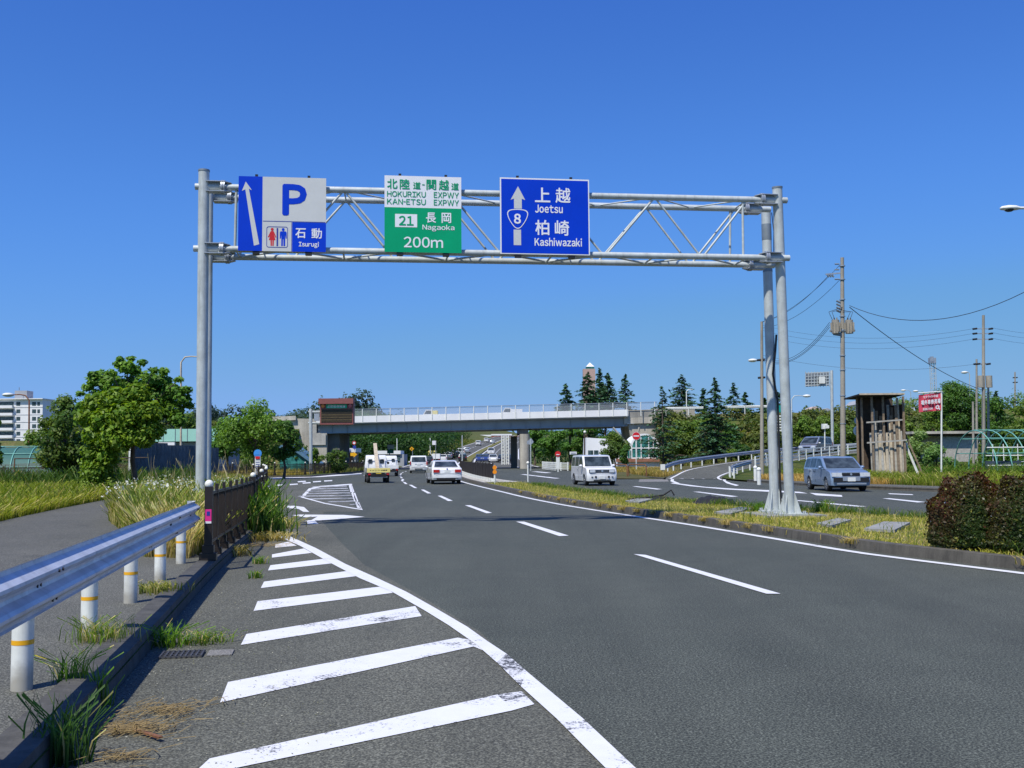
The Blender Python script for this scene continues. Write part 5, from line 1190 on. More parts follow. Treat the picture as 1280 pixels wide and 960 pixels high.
# lattice mast
D = 180; t = thing('lattice_mast', 'narrow steel lattice mast with a platform above the right-hand trees', 'mast', (at(1166.5, 560, D).x, D, 0))
mb = MB(); 
for dx in (-2.6, 2.6):
    for dy in (0, .7): a = at(1166.5+dx, 447, D); mb.tube((a.x, D+dy, 0), (a.x, D+dy, a.z), .06, 5)
mb.build('legs', MT['steel'], t); mb = MB(); y = 455
while y < 560: mb.beam(at(1163.9, y, D), at(1169.1, y, D), .05, .08); mb.beam(at(1163.9, y, D), at(1169.1, y+6, D), .04, .04); y += 6
mb.build('lattice', MT['steel'], t); mb = MB(); mb.box(at(1166, 450.5, D)+Vector((0, .3, 0)), (1.0, 1.0, .9)); mb.box(at(1164.5, 449, D), (.5, .5, .9)); mb.build('platform', MT['zinc'], t)
# wires
def wire(name, label, A, B, sag, r=.012, group=None, n=18):
    A = Vector(A); B = Vector(B); mb = MB(); mb.path([A+(B-A)*(k/n)-Vector((0, 0, sag*4*(k/n)*(1-k/n))) for k in range(n+1)], r*.78, 5); return solid(name, MT['wire'], label, 'wire', mb, group)
for (x, y, x2, y2, s_) in ((1036, 344, 953, 402, .5), (1050, 331, 953, 402.6, .5), (1050.5, 349, 953, 410, .6)): wire('power_line', 'upper power line sagging left from the tall pole to the lamp pole', at(x, y, 60), at(x2, y2, 76), s_, .016, 'upper power lines from the tall pole')
for (x, y, x2, y2, s_) in ((1037, 403, 953, 447, 1.0), (1037, 406, 953, 449, 1.0), (1037, 409, 953, 451, .95)): wire('service_cable', 'lower cable sagging left beneath the transformers of the tall pole', at(x, y, 60), at(x2, y2, 76), s_, .018, 'lower cables from the tall pole')
wire('service_cable', 'long cable sagging from the tall pole towards the upper right edge', at(1062, 382, 60), at(1340, 330, 44), 1.55, .022); wire('service_cable', 'heavy cable running down from the tall pole past the lattice mast', at(1062, 384, 60), at(1229, 488, 88), .55, .03)
wire('service_cable', 'heavy cable leaving the insulator pole for the right edge', at(1229, 488, 88), at(1300, 504, 110), .4, .025)
for y, y2 in ((408.5, 410.5), (415, 416.5), (422, 423.5)):
    wire('high_line', 'thin high line crossing the sky between the lamp pole and insulator pole', at(953, y-2, 110), at(1219, y2, 88), 1.1, .013, 'thin high lines left of the insulator pole'); wire('high_line', 'thin high line leaving the insulator pole to the right edge', at(1239, y2-1, 88), at(1330, y2+6, 120), .3, .013, 'thin high lines right of the insulator pole')
wire('telephone_line', 'thin low line crossing behind the tall pole at lamp height', at(953, 444, 100), at(1221, 455, 92), .9, .014)
# street lamps
def lamp(px, yb, yt, D, hx, hy, label, r=.07, mat='postw', head=.55, curve=True):
    b = at(px, yb, D); b.z = .1; t = thing('street_lamp', label, 'street lamp', b); a = at(px, yt+abs(hx-px)*.35, D); h_ = at(hx, hy, D); m_ = at(px+(hx-px)*.22, yt+abs(hx-px)*.06, D)
    mb = MB(); mb.path([b, b*.5+a*.5, a, m_, at(px+(hx-px)*.55, hy-.4, D), h_], 0, 8, [r, r*.85, r*.7, r*.6, r*.5, r*.45]); mb.build('mast', MT[mat], t)
    s_ = 1 if hx > px else -1; mb = MB(); mb.sphere(h_+Vector((s_*head*.35, 0, 0)), head*.5, 12, 8, .38); mb.build('lamp_head', MT['postw'], t); return t
D = 26; b = Vector((14.6, 26, .1)); t = thing('street_lamp', 'street lamp head reaching in from the upper right edge', 'street lamp', b); h_ = at(1263, 260.5, D)
mb = MB(); mb.path([b, (14.6, 26, 5), (14.6, 26, 7.0), (14.4, 26, 7.75), (13.9, 26, 7.98), tuple(h_+Vector((.5, 0, .02)))], 0, 10, [.09, .08, .06, .05, .04, .035]); mb.build('mast', MT['steel'], t)
mb = MB(); vs = []; prof = [(-.26, .03, .02), (-.22, .10, .05), (-.05, .14, .075), (.12, .12, .07), (.24, .05, .04), (.5, .04, .035)]; n_ = 14
for (x, wy, hz) in prof: vs += [h_+Vector((x, wy*math.cos(2*math.pi*k/n_), hz*math.sin(2*math.pi*k/n_)*(1.1 if math.sin(2*math.pi*k/n_) > 0 else .7))) for k in range(n_)]
mb.add(vs, [(j*n_+k, j*n_+(k+1) % n_, (j+1)*n_+(k+1) % n_, (j+1)*n_+k) for j in range(5) for k in range(n_)]+[tuple(range(n_))], True); mb.build('lamp_head', MT['postw'], t)
mb = MB(); mb.sphere(h_+Vector((-.03, 0, -.03)), .12, 12, 8, .5); mb.build('lens', MT['glass'], t)
lamp(36.5, 580, 493, 66, 15, 493.5, 'curved street lamp standing in front of the apartment block', .07, 'rust', .7)
lamp(226.3, 585, 445, 62, 249, 446, 'tall hooked street lamp pole just left of the left gantry post', .075, 'woodp', .5)
lamp(989.5, 575, 494, 105, 1005, 495, 'curved street lamp between the gantry posts and the sign back frame', .08, 'steel', .8)
lamp(953.5, 594, 449.5, 77, 945, 450.5, 'short lamp arm reaching left from the slim concrete pole', .05, 'zinc', .7)
lamp(1212, 560, 466, 140, 1208.5, 465.5, 'distant street lamp above the round tree at right', .08, 'steel', .9)
lamp(1158, 560, 489.5, 150, 1147, 489, 'distant street lamp behind the red banner', .07, 'steel', .8); lamp(1138.5, 560, 488, 160, 1131.5, 488, 'distant street lamp just right of the timber shed roof', .07, 'steel', .8)
lamp(858, 520, 487, 150, 866, 487, 'small lamp post on the embankment between the conifers', .09, 'postw', .01)
# back of a big sign frame
D = 120; b = at(1040, 540, D); t = thing('large_road_sign', 'back of a large road sign frame on a single post above the ramp', 'road sign', (b.x, D, 2))
mb = MB(); mb.tube((b.x, D, 2), at(1039.5, 463, D), .17, 10); mb.build('post', MT['steel'], t)
mb = MB()
for y in (466.5, 470.5, 474.5, 478.5, 482): mb.beam(at(1006.5, y, D), at(1037, y-1.5, D), .08, .10)
for k in range(9): x = 1007+3.7*k; mb.beam(at(x, 464.5, D), at(x, 483.5, D), .06, .07, (0, 1, 0))
mb.build('frame', MT['steel'], t); mb = MB(); mb.add([at(1007, 467, D+.2), at(1036, 465.5, D+.2), at(1036, 482, D+.2), at(1007, 483.5, D+.2)], [(0, 1, 2, 3)]); mb.build('panel', M('sign_back', (.26, .29, .32), .5, .3), t)
mb = MB(); a = at(1027.5, 475, D-.2); mb.box(a, (.7, .1, .8)); mb.build('plate', MT['postw'], t)
# signs near the ramp
b = at(973, 585, 88); b.z = .3; t = thing('sign_post', 'white lattice-backed warning sign post seen between the gantry posts', 'road sign', b)
mb = MB(); mb.tube(b, at(973, 507, 88), .05, 8); mb.build('post', MT['postw'], t); mb = MB()
for k in range(6): mb.beam(at(970.5, 520+3.6*k, 88), at(977.5, 520+3.6*k, 88), .05, .12)
mb.beam(at(970.8, 519, 88), at(970.8, 539.5, 88), .05, .06, (0, 1, 0)); mb.beam(at(977, 519, 88), at(977, 539.5, 88), .05, .06, (0, 1, 0)); mb.build('panel_back', MT['postw'], t)
mb = MB(); mb.box(at(973.5, 511, 88), (.34, .05, .6)); mb.build('green_plate', M('teal_plate', (0, .3, .25), .5), t)
b = at(1075.5, 590, 63); b.z = .2; t = thing('traffic_sign', 'white pole with the backs of two round signs left of the timber shed', 'road sign', b)
mb = MB(); mb.tube(b, at(1075, 520, 63), .04, 8); mb.build('post', MT['postw'], t)
for (x, y, r_, mn) in ((1072.5, 538.5, .31, 'postw'), (1071.5, 526, .21, 'zinc'), (1074.5, 513.5, .20, 'zinc')):
    c_ = at(x, y, 63); mb = MB(); disc(mb, c_+Vector((0, -.05, 0)), r_, th=.02); mb.build('round_plate', MT[mn], t)
mb = MB(); mb.box(at(1072.7, 538.5, 62.88), (.24, .02, .36)); mb.build('plate_bracket', MT['zinc'], t); mb = MB(); mb.tube(at(1075, 520, 63), at(1075, 510, 63), .03, 6); mb.build('post_extension', MT['zinc'], t)
b = at(1031, 562, 102); t = thing('camera_post', 'white post topped by small white equipment boxes behind the ramp car', 'camera post', b)
mb = MB(); mb.tube(b, at(1031, 532, 102), .06, 8); mb.build('post', MT['postw'], t); mb = MB(); mb.box(at(1030.5, 533, 102), (.5, .4, .5)); mb.box(at(1034, 533.5, 101.6), (.3, .3, .3)); mb.build('equipment_box', MT['postw'], t)
b = at(697.5, 588, 100); b.z = .12; t = thing('bus_stop_sign', 'white bus stop board with a red round top left of the boxy white car', 'bus stop sign', b)
mb = MB(); mb.box(b+Vector((0, 0, 1.0)), (.34, .06, 1.3)); mb.box(b+Vector((0, 0, .2)), (.1, .1, .4)); mb.build('board', MT['postw'], t); mb = MB(); disc(mb, b+Vector((0, -.02, 1.72)), .27, th=.05); mb.build('red_disc', MT['red'], t); mb = MB(); mb.box(b+Vector((0, -.09, 1.66)), (.3, .03, .07)); mb.build('white_band', MT['white2'], t)
b = at(716.5, 592, 99); b.z = .12; t = thing('name_board', 'small white name board on a dark post beside the boxy white car', 'sign board', b)
mb = MB(); mb.tube(b, b+Vector((0, 0, 1.2)), .14, 8); mb.build('post', MT['brown'], t); mb = MB(); mb.box(at(716.5, 566.3, 98.7), (.66, .1, .26)); mb.build('board', MT['postw'], t); mb = MB()
for k in range(5): mb.box(at(714+1.3*k, 566.3, 98.6), (.05, .02, .08))
mb.build('lettering', MT['navy'], t)
b = at(663.5, 588, 108); b.z = .12; t = thing('arrow_sign', 'grey arrow-shaped sign on a post right of the bridge column', 'road sign', b)
mb = MB(); mb.tube(b, at(663.3, 549, 108), .05, 8); mb.build('post', MT['steel'], t); mb = MB(); mb.prism([at(x, y, 108) for x, y in ((658.5, 552), (664, 547.6), (667, 552.3), (664, 556), (658.5, 555))], (0, .05, 0)); mb.build('plate', MT['zinc'], t)
b = at(730.7, 577, 112); b.z = .1; t = thing('lantern_post', 'dark wooden post with a small white lantern near the white house', 'lamp post', b); mb = MB(); mb.tube(b, at(730.7, 541, 112), .07, 8); mb.build('post', MT['woodd'], t); mb = MB(); mb.sphere(at(731, 540, 112), .16, 10, 8); mb.build('lantern', MT['globe'], t)
# small signs by the garage (left underpass)
b = at(444.3, 585, 120); b.z = .1; t = thing('road_sign', 'pole with a red-rimmed disc, blue plate and orange arrow under the left of the overpass', 'road sign', b)
mb = MB(); mb.tube(b, at(443, 553, 120), .045, 8); mb.build('post', MT['postw'], t)
mb = MB(); disc(mb, at(442.6, 553.5, 119.9), .22, th=.03); mb.build('white_disc', MT['white2'], t)
mb = MB(); n_ = 20; c_ = at(442.6, 553.5, 119.85); P_ = [c_+Vector((math.cos(2*math.pi*k/n_)*.22, 0, math.sin(2*math.pi*k/n_)*.22)) for k in range(n_)]; Q_ = [c_+Vector((math.cos(2*math.pi*k/n_)*.15, 0, math.sin(2*math.pi*k/n_)*.15)) for k in range(n_)]; mb.add(P_+Q_, [(i, (i+1) % n_, n_+(i+1) % n_, n_+i) for i in range(n_)]); mb.build('red_rim', MT['red'], t)
mb = MB(); mb.box(at(443, 559, 119.9), (.36, .04, .36)); mb.build('blue_plate', MT['navy'], t)
mb = MB(); mb.prism([at(x, y, 119.8) for x, y in ((438, 566), (442, 566), (442, 564.5), (446.5, 568), (442, 571.8), (442, 570), (438, 570))], (0, .04, 0)); mb.build('orange_arrow', MT['yellow'], t)
b = at(515.8, 590, 170); b.z = .1; t = thing('road_sign', 'yellow diamond warning sign beyond the white van', 'road sign', b); mb = MB(); mb.tube(b, at(515.6, 562, 170), .05, 6); mb.build('post', MT['zinc'], t); c_ = at(514.7, 561, 169.9)
mb = MB(); mb.prism([c_+Vector((0, 0, .36)), c_+Vector((.36, 0, 0)), c_+Vector((0, 0, -.36)), c_+Vector((-.36, 0, 0))], (0, .04, 0)); mb.build('plate', MT['yellow'], t); mb = MB(); mb.box(c_-Vector((0, .02, 0)), (.12, .02, .3)); mb.build('symbol', MT['bolt'], t)
b = at(489, 588, 150); b.z = .1; t = thing('road_sign', 'green panel road sign on an arm beyond the kei truck cab', 'road sign', b); mb = MB(); mb.tube(b, at(486, 560, 150), .08, 6); mb.build('post', MT['zinc'], t)
mb = MB(); mb.box(at(488, 564.5, 149.8), (.95, .06, .55)); mb.build('green_plate', M('dull_green', (.0, .22, .17), .5), t); mb = MB(); mb.box(at(488.5, 558.5, 149.8), (.95, .06, .6)); mb.build('sign_back', MT['zinc'], t)
b = at(544, 575, 165); t = thing('road_sign', 'small square white sign hanging from the pole left of the brown field', 'road sign', (b.x, 165, .1)); mb = MB(); mb.box(at(542.7, 553.5, 165), (.62, .06, .66)); mb.build('plate', MT['white2'], t); mb = MB(); mb.tube((b.x, 165, .1), at(544.8, 551, 165), .05, 6); mb.build('post', MT['zinc'], t)
# white lattice poles beyond the bridge on the right carriageway
for (px, lab) in ((629, 'left leg'), (634.5, 'right leg')):
    b = at(px, 582, 176); b.z = .3; t = thing('lattice_pole', 'white lattice pole beside the hill road seen under the bridge, '+lab.replace('leg', 'one'), 'pole', b)
    mb = MB()
    for dx in (-.22, .22): mb.tube(b+Vector((dx, 0, 0)), Vector((b.x+dx, b.y, at(px, 544, 176).z)), .11, 5)
    mb.build('legs', MT['postw'], t); mb = MB(); z = .3
    while z < 5.0: mb.beam((b.x-.22, b.y, z), (b.x+.22, b.y, z+.5), .09, .10); mb.beam((b.x+.22, b.y, z), (b.x-.22, b.y, z+.5), .09, .10); z += .55
    mb.build('lattice', MT['postw'], t)
# ================================================================ VEHICLES
def crisp(o):
    o.data.set_sharp_from_angle(angle=R(24))
US = [-1, -.955, -.85, -.5, 0, .5, .85, .955, 1]
def cp(p, u, half, yc, zc, plan):
    y, z = p; k = abs(u); e = 0 if k < .9 else (.012 if k < .97 else .035)
    y = yc+(y-yc)*(1-plan*k**3-e*.6); z = zc+(z-zc)*(1-e)
    return Vector((u*half(z), y, z))
def loft(mb, prof, half, plan=.03, us=US, smooth=True):
    ys = [p[0] for p in prof]; zs = [p[1] for p in prof]; yc = (min(ys)+max(ys))/2; zc = (min(zs)+max(zs))/2
    rows = [[cp(p, u, half, yc, zc, plan) for p in prof] for u in us]; n = len(prof)
    vs = [q for r in rows for q in r]
    mb.add(vs, [(j*n+i, j*n+(i+1) % n, (j+1)*n+(i+1) % n, (j+1)*n+i) for j in range(len(us)-1) for i in range(n)], smooth)
    for r in (rows[0], rows[-1]):
        flat = [Vector((0, q.y, q.z)) for q in r]; mb.add(r, [tuple(t) for t in tessellate_polygon([flat])])
def arch(yc, rw, zb, gap=.055, n=8):
    Rr = rw+gap; a0 = math.asin(max(-1, min(1, (zb-rw)/Rr)))
    return [(yc+Rr*math.cos(a0+(math.pi-2*a0)*k/n), rw+Rr*math.sin(a0+(math.pi-2*a0)*k/n)) for k in range(n+1)]
def vehicle(name, label, cat, pos, head, S, mat, group=None, simple=False):
    rz = math.atan2(-head[0], head[1]); t = thing(name, label, cat, (pos[0], pos[1], pos[2] if len(pos) > 2 else .012), rz, group)
    L, W_ = S['L'], S['W']; hw = W_/2; zb = S.get('zb', .24); rw = S['rw']; tum = S.get('tum', .80); belt = S['belt']; zt = S['top']
    def half(z):
        if z <= belt: return hw*(1-.06*max(0, (.5-z)/.5)-.015*max(0, (z-.6)/.5))
        return hw*(.985-(.985-tum)*((z-belt)/(zt-belt)))
    under = []
    for yw in sorted(S['wheels'], reverse=True): under += arch(yw, rw, zb)
    prof = S['body'] + under                            # body listed rear bottom -> over the top -> front bottom
    mb = MB(); loft(mb, prof, half, .035); body = mb.build('body', MT[mat], t, world=False); crisp(body)
    if 'gh' in S:
        gh = S['gh']; mb = MB(); loft(mb, gh, half, .02); cab = mb.build('cabin', MT[mat], t, world=False); crisp(cab)
        yc = (min(p[0] for p in gh)+max(p[0] for p in gh))/2
        def pane(nm, a, b, t0, t1, um, offm=.012):
            d = Vector((0, b[0]-a[0], b[1]-a[1])); nrm = Vector((0, -d.z, d.y)).normalized()
            if nrm.y*((a[0]+b[0])/2-yc) < 0: nrm = -nrm
            zc_ = (min(p[1] for p in gh)+max(p[1] for p in gh))/2
            A_ = [cp((a[0]+(b[0]-a[0])*t0, a[1]+(b[1]-a[1])*t0), u, half, yc, zc_, .02)+nrm*offm for u in [um*k for k in (-1, -.9, -.5, 0, .5, .9, 1)]]
            B_ = [cp((a[0]+(b[0]-a[0])*t1, a[1]+(b[1]-a[1])*t1), u, half, yc, zc_, .02)+nrm*offm for u in [um*k for k in (-1, -.9, -.5, 0, .5, .9, 1)]]
            m_ = MB(); m_.strip(A_, B_, True); m_.build(nm, MT['glass'], t, world=False, fix=False)
        f0, f1 = S['fw']; pane('windscreen', gh[f0], gh[f1], .06, .93, .90)
        r0, r1 = S['rwn']; pane('rear_window', gh[r0], gh[r1], *S.get('rt', (.15, .90)), .84)
        for poly in S['side']:
            for s in (-1, 1):
                m_ = MB(); m_.poly([(s*(half(z)+.006 if z > belt else half(z)+.004), y, z) for y, z in poly]); m_.build('side_window', MT['glass'], t, world=False, fix=False)
    for yw in S['wheels']:
        for s in (-1, 1):
            m_ = MB(); x0 = s*(hw-.20); x1 = s*(hw-.012)
            m_.tube((x0, yw, rw), (x1-s*.02, yw, rw), rw, 24); m_.tube((x1-s*.02, yw, rw), (x1, yw, rw), rw*.97, 24, rw*.90)
            wo_ = m_.build('wheel', MT['tyre'], t, world=False)
            if not simple:
                m_ = MB(); m_.tube((x1-s*.03, yw, rw), (x1+s*.004, yw, rw), rw*.66, 20); m_.tube((x1, yw, rw), (x1+s*.014, yw, rw), rw*.17, 10); ri = m_.build('rim', MT['rim'], wo_, world=False)
                m_ = MB()
                for k in range(7): a_ = k*2*math.pi/7; c_ = Vector((x1+s*.006, yw+math.cos(a_)*rw*.42, rw+math.sin(a_)*rw*.42)); m_.tube(c_-Vector((s*.004, 0, 0)), c_+Vector((s*.002, 0, 0)), rw*.10, 8)
                m_.build('rim_openings', MT['under'], wo_, world=False)
    m_ = MB(); m_.box((0, 0, zb+.10), (W_*.80, L*.93, .26)); 
    for yw in S['wheels']: m_.box((0, yw, rw+.06), (W_*.90, rw*2.2, rw*1.4)); 
    m_.build('underbody', MT['under'], t, world=False)
    for f in S.get('f', []):
        nm, mt, c, d = f[:4]
        for s in ((1,) if c[0] == 0 or len(f) > 4 else (-1, 1)):
            m_ = MB(); cx, cy, cz = c[0]*s, c[1], c[2]
            if nm in ('fog_lamp', 'badge'): m_.tube((cx, cy-d[1]/2, cz), (cx, cy+d[1]/2, cz), d[0], 14)
            elif nm == 'mirror': m_.sphere((cx, cy, cz), d[0], 10, 8, .8)
            else: m_.box((cx, cy, cz), d)
            m_.build(nm, MT[mt], t, world=False)
    return t
BOXY = dict(L=3.73, W=1.67, rw=.30, wheels=(1.20, -1.25), belt=1.0, top=1.66, tum=.90,
 body=[(-1.84, .26), (-1.87, .45), (-1.87, .80), (-1.84, .99), (-.5, 1.0), (.92, 1.005), (1.30, 1.0), (1.62, .955), (1.76, .88), (1.82, .76), (1.865, .60), (1.87, .40), (1.83, .25)],
 gh=[(-1.83, .97), (-1.80, 1.30), (-1.72, 1.58), (-1.55, 1.645), (-.4, 1.665), (.45, 1.645), (.66, 1.60), (1.06, .99)], fw=(6, 7), rwn=(1, 2), rt=(.0, .8),
 side=[[(-1.68, 1.05), (-1.62, 1.53), (-1.0, 1.55), (-1.0, 1.05)], [(-.9, 1.05), (-.9, 1.56), (-.15, 1.56), (-.15, 1.05)], [(-.07, 1.05), (-.07, 1.56), (.52, 1.54), (.90, 1.05)]],
 f=[('grille', 'bolt', (0, 1.80, .78), (1.42, .10, .17)), ('headlamp', 'lamp', (.535, 1.83, .78), (.30, .09, .14)), ('badge', 'chrome', (0, 1.86, .79), (.06, .03, 0)),
    ('grille_bar', 'chrome', (0, 1.855, .82), (.7, .012, .012)), ('grille_bar', 'chrome', (0, 1.855, .75), (.7, .012, .012)), ('fog_lamp', 'bolt', (.36, 1.872, .47), (.058, .02, 0)), ('air_slot', 'bolt', (.56, 1.86, .47), (.09, .03, .045)),
    ('number_plate', 'plate', (0, 1.885, .44), (.33, .015, .165)), ('lower_intake', 'bolt', (0, 1.85, .30), (.95, .05, .055)), ('mirror', 'wcar', (.92, .82, 1.06), (.105,)), ('door_seam', 'under', (.829, -.11, .68), (.012, .012, .6)), ('door_handle', 'chrome', (.835, -.28, .87), (.03, .14, .03)),
    ('bumper_line', 'under', (0, 1.867, .645), (1.35, .006, .012)), ('tail_lamp', 'tail', (.68, -1.86, .62), (.2, .04, .12)), ('wiper', 'bolt', (.3, 1.02, 1.05), (.5, .02, .02))])
WAGON = dict(L=4.2, W=1.69, rw=.295, wheels=(1.28, -1.27), belt=.95, top=1.50, tum=.84,
 body=[(-2.06, .27), (-2.1, .42), (-2.1, .75), (-2.06, .94), (-.6, .955), (.9, .95), (1.25, .935), (1.75, .865), (1.96, .79), (2.03, .70), (2.07, .62), (2.10, .44), (2.06, .25)],
 gh=[(-2.05, .92), (-1.98, 1.22), (-1.84, 1.42), (-1.65, 1.475), (-.6, 1.50), (.12, 1.485), (.36, 1.44), (1.20, .94)], fw=(6, 7), rwn=(1, 2), rt=(0, .8),
 side=[[(-1.85, 1.0), (-1.72, 1.38), (-1.15, 1.40), (-1.15, 1.0)], [(-1.07, 1.0), (-1.07, 1.41), (-.25, 1.41), (-.25, 1.0)], [(-.17, 1.0), (-.17, 1.41), (.27, 1.39), (.92, 1.0)]],
 f=[('headlamp', 'lamp', (.60, 2.0, .72), (.42, .10, .17)), ('grille', 'bolt', (0, 2.035, .73), (.74, .06, .12)), ('grille_trim', 'chrome', (0, 2.03, .80), (.80, .05, .03)), ('badge', 'chrome', (0, 2.07, .735), (.05, .02, 0)),
    ('bumper_band', 'black', (0, 2.07, .50), (1.50, .075, .20)), ('number_plate', 'plate', (0, 2.125, .52), (.33, .015, .165)), ('plate_recess', 's2', (0, 2.108, .55), (.74, .02, .19)), ('lower_lip', 's2', (0, 2.08, .335), (1.25, .07, .06)),
    ('mirror', 'scar', (.93, .78, 1.02), (.09,)), ('door_seam', 'under', (.838, -.21, .66), (.012, .012, .55)), ('door_seam', 'under', (.838, -1.11, .70), (.012, .012, .45)), ('door_handle', 'bolt', (.845, -.38, .84), (.03, .15, .03)), ('door_handle', 'bolt', (.845, -1.22 if False else -.98, .84), (.03, .12, .03)), ('tail_lamp', 'tail', (.72, -2.08, .8), (.15, .05, .25))])
SEDAN = dict(L=4.5, W=1.80, rw=.32, wheels=(1.40, -1.32), belt=.93, top=1.41, tum=.74,
 body=[(-2.2, .26), (-2.26, .38), (-2.26, .62), (-2.22, .86), (-2.12, .955), (-1.75, .99), (-1.3, .99), (.9, .94), (1.4, .88), (2.0, .76), (2.2, .64), (2.26, .5), (2.2, .25)],
 gh=[(-1.72, .97), (-.98, 1.35), (-.78, 1.385), (-.35, 1.41), (.10, 1.395), (.32, 1.35), (1.18, .91)], fw=(5, 6), rwn=(0, 1), rt=(.10, .95),
 side=[[(-1.35, 1.0), (-.95, 1.27), (-.35, 1.33), (-.35, 1.0)], [(-.27, 1.0), (-.27, 1.33), (.22, 1.30), (.85, .99)]],
 f=[('tail_lamp', 'tail', (.64, -2.225, .78), (.36, .10, .17)), ('number_plate', 'plate', (0, -2.245, .755), (.34, .03, .15)), ('badge', 'navy', (0, -2.245, .90), (.04, .03, 0)), ('bumper_line', 'under', (0, -2.262, .615), (1.4, .006, .014)),
    ('lower_apron', 'under', (0, -2.22, .30), (1.25, .10, .13)), ('exhaust', 'zinc', (.55, -2.27, .29), (.12, .06, .06), 1), ('mirror', 'wcar', (.95, .72, 1.0), (.085,)), ('headlamp', 'lamp', (.62, 2.2, .64), (.36, .08, .14)), ('door_handle', 'chrome', (.885, -.5, .82), (.03, .14, .025))])
VAN = dict(L=4.7, W=1.80, rw=.32, wheels=(1.45, -1.45), belt=1.02, top=1.80, tum=.86,
 body=[(-2.3, .28), (-2.36, .42), (-2.36, .7), (-2.33, 1.0), (-1, 1.03), (1.5, 1.02), (2.0, .93), (2.28, .78), (2.34, .5), (2.3, .27)],
 gh=[(-2.33, .98), (-2.29, 1.32), (-2.18, 1.66), (-2.0, 1.76), (-1.0, 1.80), (.6, 1.78), (.95, 1.72), (1.95, 1.0)], fw=(6, 7), rwn=(1, 2), rt=(-.45, .93),
 side=[[(-2.1, 1.1), (-2.02, 1.62), (-1.2, 1.66), (-1.2, 1.1)], [(-1.1, 1.1), (-1.1, 1.66), (.0, 1.66), (.0, 1.1)], [(.08, 1.1), (.08, 1.66), (.75, 1.63), (1.45, 1.08)]],
 f=[('tail_lamp', 'tail', (.84, -2.31, 1.02), (.10, .10, .36)), ('number_plate', 'plate', (0, -2.37, .83), (.33, .02, .15)), ('number_plate_trim', 'chrome', (0, -2.365, .94), (.8, .02, .03)), ('bumper_vent', 'bolt', (0, -2.365, .42), (.8, .02, .10)), ('bumper_line', 'under', (0, -2.36, .60), (1.5, .01, .015)), ('headlamp', 'lamp', (.66, 2.25, .75), (.38, .1, .18)), ('mirror', 'wcar', (.95, 1.25, 1.12), (.10,)), ('grille', 'bolt', (0, 2.33, .7), (.7, .04, .12))])
def toward(a, b): v = Vector(b)-Vector(a); v.normalize(); return (v.x, v.y)
p = G(743, 607.5); vehicle('boxy_car', 'white boxy compact car driving towards the camera on the oncoming carriageway', 'car', (p.x+.1, p.y+1.9), toward((6.15, 53), (8.6, 39.8)), BOXY, 'wcar')
vehicle('station_wagon', 'silver-blue station wagon with black bumper band coming along the far lane at right', 'car', (14.35, 46.4), (.01, -1), WAGON, 'scar')
p = G(551, 605.5); vehicle('sedan', 'white sedan with red tail lamps driving away in the middle lane', 'car', (p.x, p.y+2.2), (-.17, .985), SEDAN, 'wcar')
p = G(520.5, 591.5); vehicle('minivan', 'white minivan driving away under the overpass ahead of the white sedan', 'van', (p.x, p.y+2.3), (-.10, .995), VAN, 'wcar')
p = at(1031, 567.5, 105); vehicle('ramp_car', 'pale silver minivan coming down the curved ramp above the station wagon', 'car', (p.x-.6, 106.0, 1.62), (-.62, -.78), VAN, 's2')
